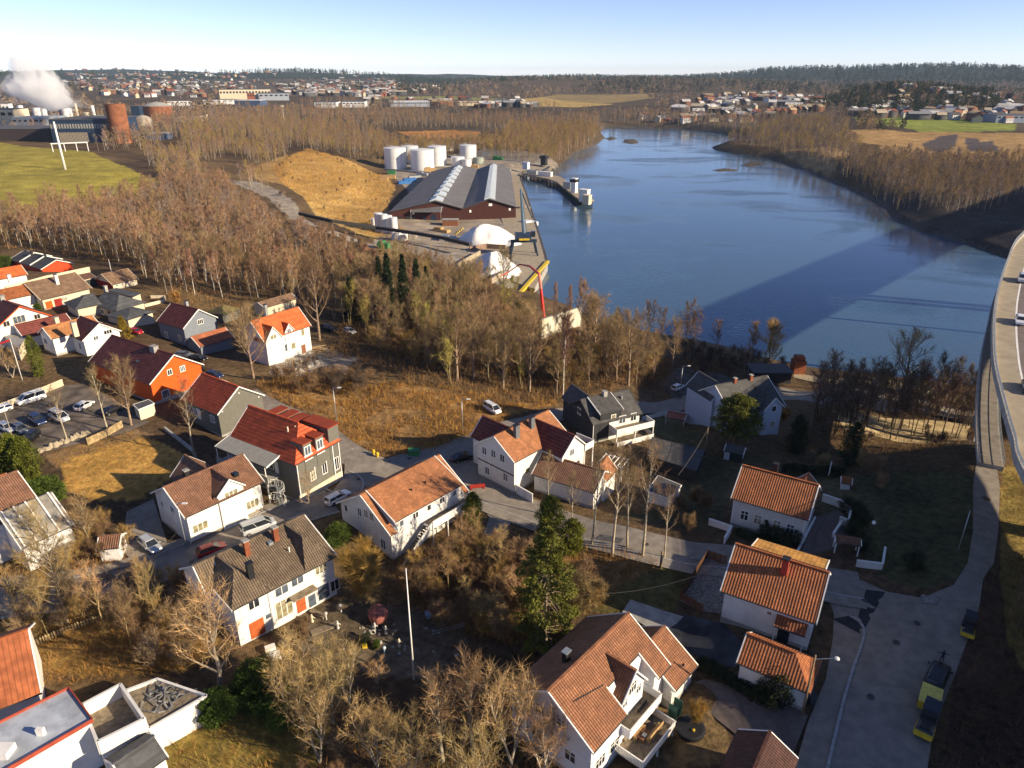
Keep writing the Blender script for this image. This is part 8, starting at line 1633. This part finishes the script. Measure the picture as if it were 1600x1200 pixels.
def fence(label, pts, h_, m, name='fence', cat='fence', pick=False):
    P = []
    for a, b in zip(pts[:-1], pts[1:]): P += [G(a[0]+(b[0]-a[0])*k/3, a[1]+(b[1]-a[1])*k/3) for k in range(3)]
    P.append(G(*pts[-1])); t = thing(name, label, cat, P[0]); o0 = P[0]
    for a, b in zip(P[:-1], P[1:]):
        a = a-o0; b = b-o0; L = (b-a).length; n = max(1, int(L/(.28 if pick else .2))); mb = MB(); d = (b-a)/L
        for i in range(n):
            p = a+d*(L*i/n); q = p+d*(.12 if pick else .17); mb.add([p+Vector((0,0,-.3)), q+Vector((0,0,-.3)), q+Vector((0,0,h_)), p+Vector((0,0,h_+.06))], [(0,1,2,3)])
            s_ = Vector((-d.y, d.x, 0))*.03; mb.add([p+s_+Vector((0,0,-.3)), q+s_+Vector((0,0,-.3)), q+s_+Vector((0,0,h_)), p+s_+Vector((0,0,h_+.06))], [(3,2,1,0)])
        for z in (.3, h_-.2): mb.tube(a+Vector((0,0,z)), b+Vector((0,0,z)), .04, n=4)
        mb.build('fence_panel', m, t); MB().tube(a-Vector((0,0,.4)), a+Vector((0,0,h_+.12)), .07, n=5).build('post', m, t)
PICK = mat('weathered_picket', (.42,.31,.16), .85, var=.25)
fence('tan plank fence between the parking yard and the yellow lawn', [(138,696),(165,684),(193,668)], 1.5, PICK); fence('low picket fence along the rough grass at the lower left', [(18,1022),(60,1008),(100,990),(170,965)], .9, PICK, pick=True)
fence('tan plank wall along the back of the parking yard', [(-30,655),(40,628),(100,603)], 1.6, W_CREAM); fence('fence of golden slats in the thicket below the stair', [(664,925),(690,910),(702,895)], 1.1, PICK, pick=True)
FB = mat('brown_board_fence', (.16,.075,.04), .85, var=.2)
fence('brown board screen around the gravel court, street side', [(1104,873),(1135,884)], 1.5, FB); fence('brown board screen around the gravel court, left side', [(1104,873),(1062,938)], 1.5, FB); fence('brown board screen around the gravel court, lower side', [(1062,938),(1098,958)], 1.3, FB)
wall_thing('low_wall', 'low stone edging along the gallery yard of the flats', 'wall', [(258,672),(300,705),(306,715)], .7, .4, CONC)
# deck furniture and garden of the big white house
def bxt(name, label, cat, px, py, z, dims, m, rz=.85, extra=None):
    p = Vector(U(px, py, z)); b = MB().box(-dims[0]/2, dims[0]/2, -dims[1]/2, dims[1]/2, 0, dims[2])
    if extra: [b.box(*e) for e in extra]
    b = b.build(name, m); b.location = p; b.rotation_euler.z = rz; b['label'] = label; b['category'] = cat; return b
zd = 16.95
bxt('bench', 'pale timber bench along the outer rail of the deck', 'bench', 1022, 1147, zd, (2.6,.5,.42), WOOD_O, extra=[(-1.3,1.3,-.3,-.22,.42,.95)]); bxt('garden_table', 'low brown slatted table on the deck', 'table', 1006, 1152, zd, (1.5,.7,.5), mat('brown_slats', (.20,.10,.05), .8)); bxt('bench', 'orange timber bench in the middle of the deck', 'bench', 999, 1146, zd, (2.0,.5,.42), WOOD_O, extra=[(-1,1,.22,.3,.42,.85)])
bxt('cushion', 'pale cushion on the brown slatted table', 'cushion', 1007, 1149, zd+.52, (.5,.4,.1), STEEL); bxt('planter', 'square planter with twigs at the inner corner of the deck', 'planter', 973, 1147, zd, (1.4,1.4,.35), WOOD); bxt('cushion_box', 'tan storage box against the house wall on the deck', 'box', 978, 1137, zd, (1.6,.9,.6), WOOD_O)
t = thing('trampoline', 'round black garden trampoline beside the paved yard', 'trampoline', G(1078, 1142)); MB().lathe([(1.5,.0),(1.55,.55),(1.35,.62),(.02,.60)], 28).build('mat', BLACK, t); MB().lathe([(.15,.63),(.16,.75),(.02,.8)], 10, c=(.2,-.5,0)).build('ball', YEL, t)
bxt('barbecue', 'white framed garden swing beside the trampoline', 'swing', 1054, 1118, 17.2, (1.2,.8,1.2), mat('green_canvas', (.06,.14,.09)), extra=[(-.6,-.5,-.5,.5,0,1.9),(.5,.6,-.5,.5,0,1.9)])
# ---------------------------------------------------------------- sculpture garden below the grey brown roof
t = thing('ball_sculpture', 'big dusty red ball sculpture on the garden gravel', 'sculpture', G(592, 974)); MB().lathe([(1.32*math.sin(math.pi*i/16), 1.5-1.32*math.cos(math.pi*i/16)) for i in range(17)], 28, cap=False).build('ball', mat('dusty_red', (.33,.115,.09), .85, var=.2, scale=2, streak=.3), t, smooth=True); MB().tube((0,0,-.1), (0,0,.3), .5, n=10).build('base', BLACK, t)
for i in range(2):
    a = i*1.2+.4; b = MB(); n = 24
    for k in range(n):
        q0, q1 = k*2*math.pi/n, (k+1)*2*math.pi/n; f = lambda q: Vector((1.34*math.cos(q)*math.cos(a), 1.34*math.cos(q)*math.sin(a), 1.5+1.34*math.sin(q))); b.tube(f(q0), f(q1), .035, n=4)
    b.build('band', mat('dark_band', (.14,.05,.04)), t)
ST_ = mat('weathered_white_stone', (.55,.53,.48), .85, var=.25, scale=3)
def statue(px, py, label, kind=0, h_=1.6, m=WHITE):
    t = thing('statue', label, 'statue', G(px, py)); t.scale = (.8,)*3; m = ST_ if m is WHITE else m
    if kind == 0: MB().lathe([(.16,0),(.12,.1),(.10,h_*.62),(.06,h_*.66)], 12).build('stand', m, t, smooth=True); MB().lathe([(.30*math.sin(math.pi*i/10), h_*.82-.30*math.cos(math.pi*i/10)) for i in range(11)], 14, cap=False).build('ball', m, t, smooth=True)
    elif kind == 1: MB().lathe([(.28,0),(.24,.3),(.12,.5),(.2,.85),(.26,1.05),(.12,1.2),(.13,1.3),(.16,1.42),(.1,1.55)], 14).build('torso', m, t, smooth=True); MB().tube((.2,0,1.05), (.5,.1,.7), .06, n=6).tube((-.2,0,1.05), (-.5,.1,1.3), .06, n=6).build('arms', m, t)
    else:
        b = MB(); n = 14
        for k in range(n): q0, q1 = k*2*math.pi/n, (k+1)*2*math.pi/n; b.tube((.4*math.cos(q0), 0, .55+.4*math.sin(q0)), (.4*math.cos(q1), 0, .55+.4*math.sin(q1)), .09, n=5)
        b.build('ring', m, t)
for px, py, k, l_ in ((533,956,0,'white ball on a short stand near the golden bush'),(510,968,0,'pale ball statue by the bench corner of the garden'),(586,985,1,'white bust statue in front of the red ball'),(570,998,0,'white ball statue among the green plants'),(603,990,1,'white figure statue right of the bust'),(583,992,2,'white ring sculpture between bust and plants'),(528,982,1,'pale winged figure statue on the garden table end'),(601,1022,0,'pale blue ball statue at the edge of the shade'),(488,972,1,'stone figure statue beside the house wall'),(624,1010,1,'ochre upright stone figure left of the flagpole')): statue(px, py, l_, k, 1.5, mat('pale_blue_stone', (.42,.50,.58), .7) if 'blue' in l_ else (W_CREAM if 'ochre' in l_ or 'stone figure' in l_ else WHITE))
bxt('garden_bench', 'long weathered garden table with plank bench', 'table', 507, 988, 14.6, (3.4,1.0,.7), WOOD, .55, [(-1.7,1.7,-1.6,-1.25,.1,.4)]); bxt('planter_box', 'grey timber planter box at the foot of the house wall', 'planter', 452, 1003, 15.2, (2.2,1.0,.6), WOOD, .8); bxt('planter_box', 'low timber seat beside the entrance of the hipped house', 'seat', 497, 962, 15.2, (2.4,.7,.5), WOOD, -.5)
bxt('yellow_pot', 'yellow glazed pot among the green plants', 'pot', 570, 1012, 14.4, (.6,.6,.5), YEL, .3); bxt('white_box', 'white stacked boxes on the terrace below the orange door', 'boxes', 424, 1022, 15.0, (1.2,.8,1.2), WHITE, .5, [(-.3,.9,-1.6,-.8,0,1.0)]); bxt('blue_sheet', 'blue sheeted heap in the shaded part of the garden', 'sheeted heap', 672, 962, 14.6, (1.2,1.0,.5), mat('blue_grey_sheet', (.20,.30,.42), .6), .3)
T(0, M_BALL, 572, 1006, 1.5, 2.4, 'small leafy green plant clump around the white ball statue', cat='plant', name='green_plant'); T(0, M_LAUR, 588, 1012, 1.2, 4, 'low green plant behind the yellow pot', cat='plant', name='green_plant', wide=.5)
t = thing('ladder', 'grey metal ladder leaning in the brush right of the flagpole', 'ladder', G(700, 990)); 
for s in (-.22, .22): MB().tube((-2, s, .1), (2.2, s, 1.6), .03, n=4).build('rail', STEEL, t)
for k in range(12): f = k/12+.04; MB().tube((-2+4.2*f, -.22, .1+1.5*f), (-2+4.2*f, .22, .1+1.5*f), .02, n=4).build('rung', STEEL, t)
random.seed(31)
for i in range(26):
    o = mound('garden_stone', 'small stone edging the beds of the sculpture garden', 'stone', random.uniform(560, 720), random.uniform(975, 1025), random.uniform(.12,.3), random.uniform(.12,.3), random.uniform(.1,.3), CONC if i % 3 else GRAV, i); o['group'] = 'stones of the sculpture garden'
# ---------------------------------------------------------------- haze
hz = bpy.data.materials.new('haze'); hz.use_nodes = True; n_ = hz.node_tree.nodes; n_.remove(n_['Principled BSDF']); v_ = n_.new('ShaderNodeVolumePrincipled'); v_.inputs['Color'].default_value = (.55,.74,1.0,1); v_.inputs['Density'].default_value = HAZE_D; v_.inputs['Anisotropy'].default_value = 0.0; hz.node_tree.links.new(v_.outputs[0], n_['Material Output'].inputs['Volume'])
ob('haze', mesh('haze', *(lambda m_: (m_.V, m_.F))(MB().box(-14500, 14500, -14500, 14500, -12, 165)), hz), kind='stuff')

# ---------------------------------------------------------------- labels that single out the members of small groups
ORD = ['first','second','third','fourth','fifth','sixth','seventh','eighth','ninth','tenth','eleventh','twelfth']+['%dth' % i for i in range(13, 90)]
by = {}
for o in C.objects:
    if o.parent is None and o.get('group') and o.get('label'): by.setdefault((o['group'], o['label']), []).append(o)
bpy.context.view_layer.update()
for (gr, lb), L_ in by.items():
    if 1 < len(L_) <= 26 or 'shaded row' in gr:
        if 'four white silos' in gr: continue
        L_.sort(key=lambda o: Pj(o.location)[0])
        for i, o in enumerate(L_): o['label'] = '%s from the left of the %s' % (ORD[i] if i else 'leftmost', gr); o['label'] = o['label'].replace('leftmost from the left', 'leftmost')
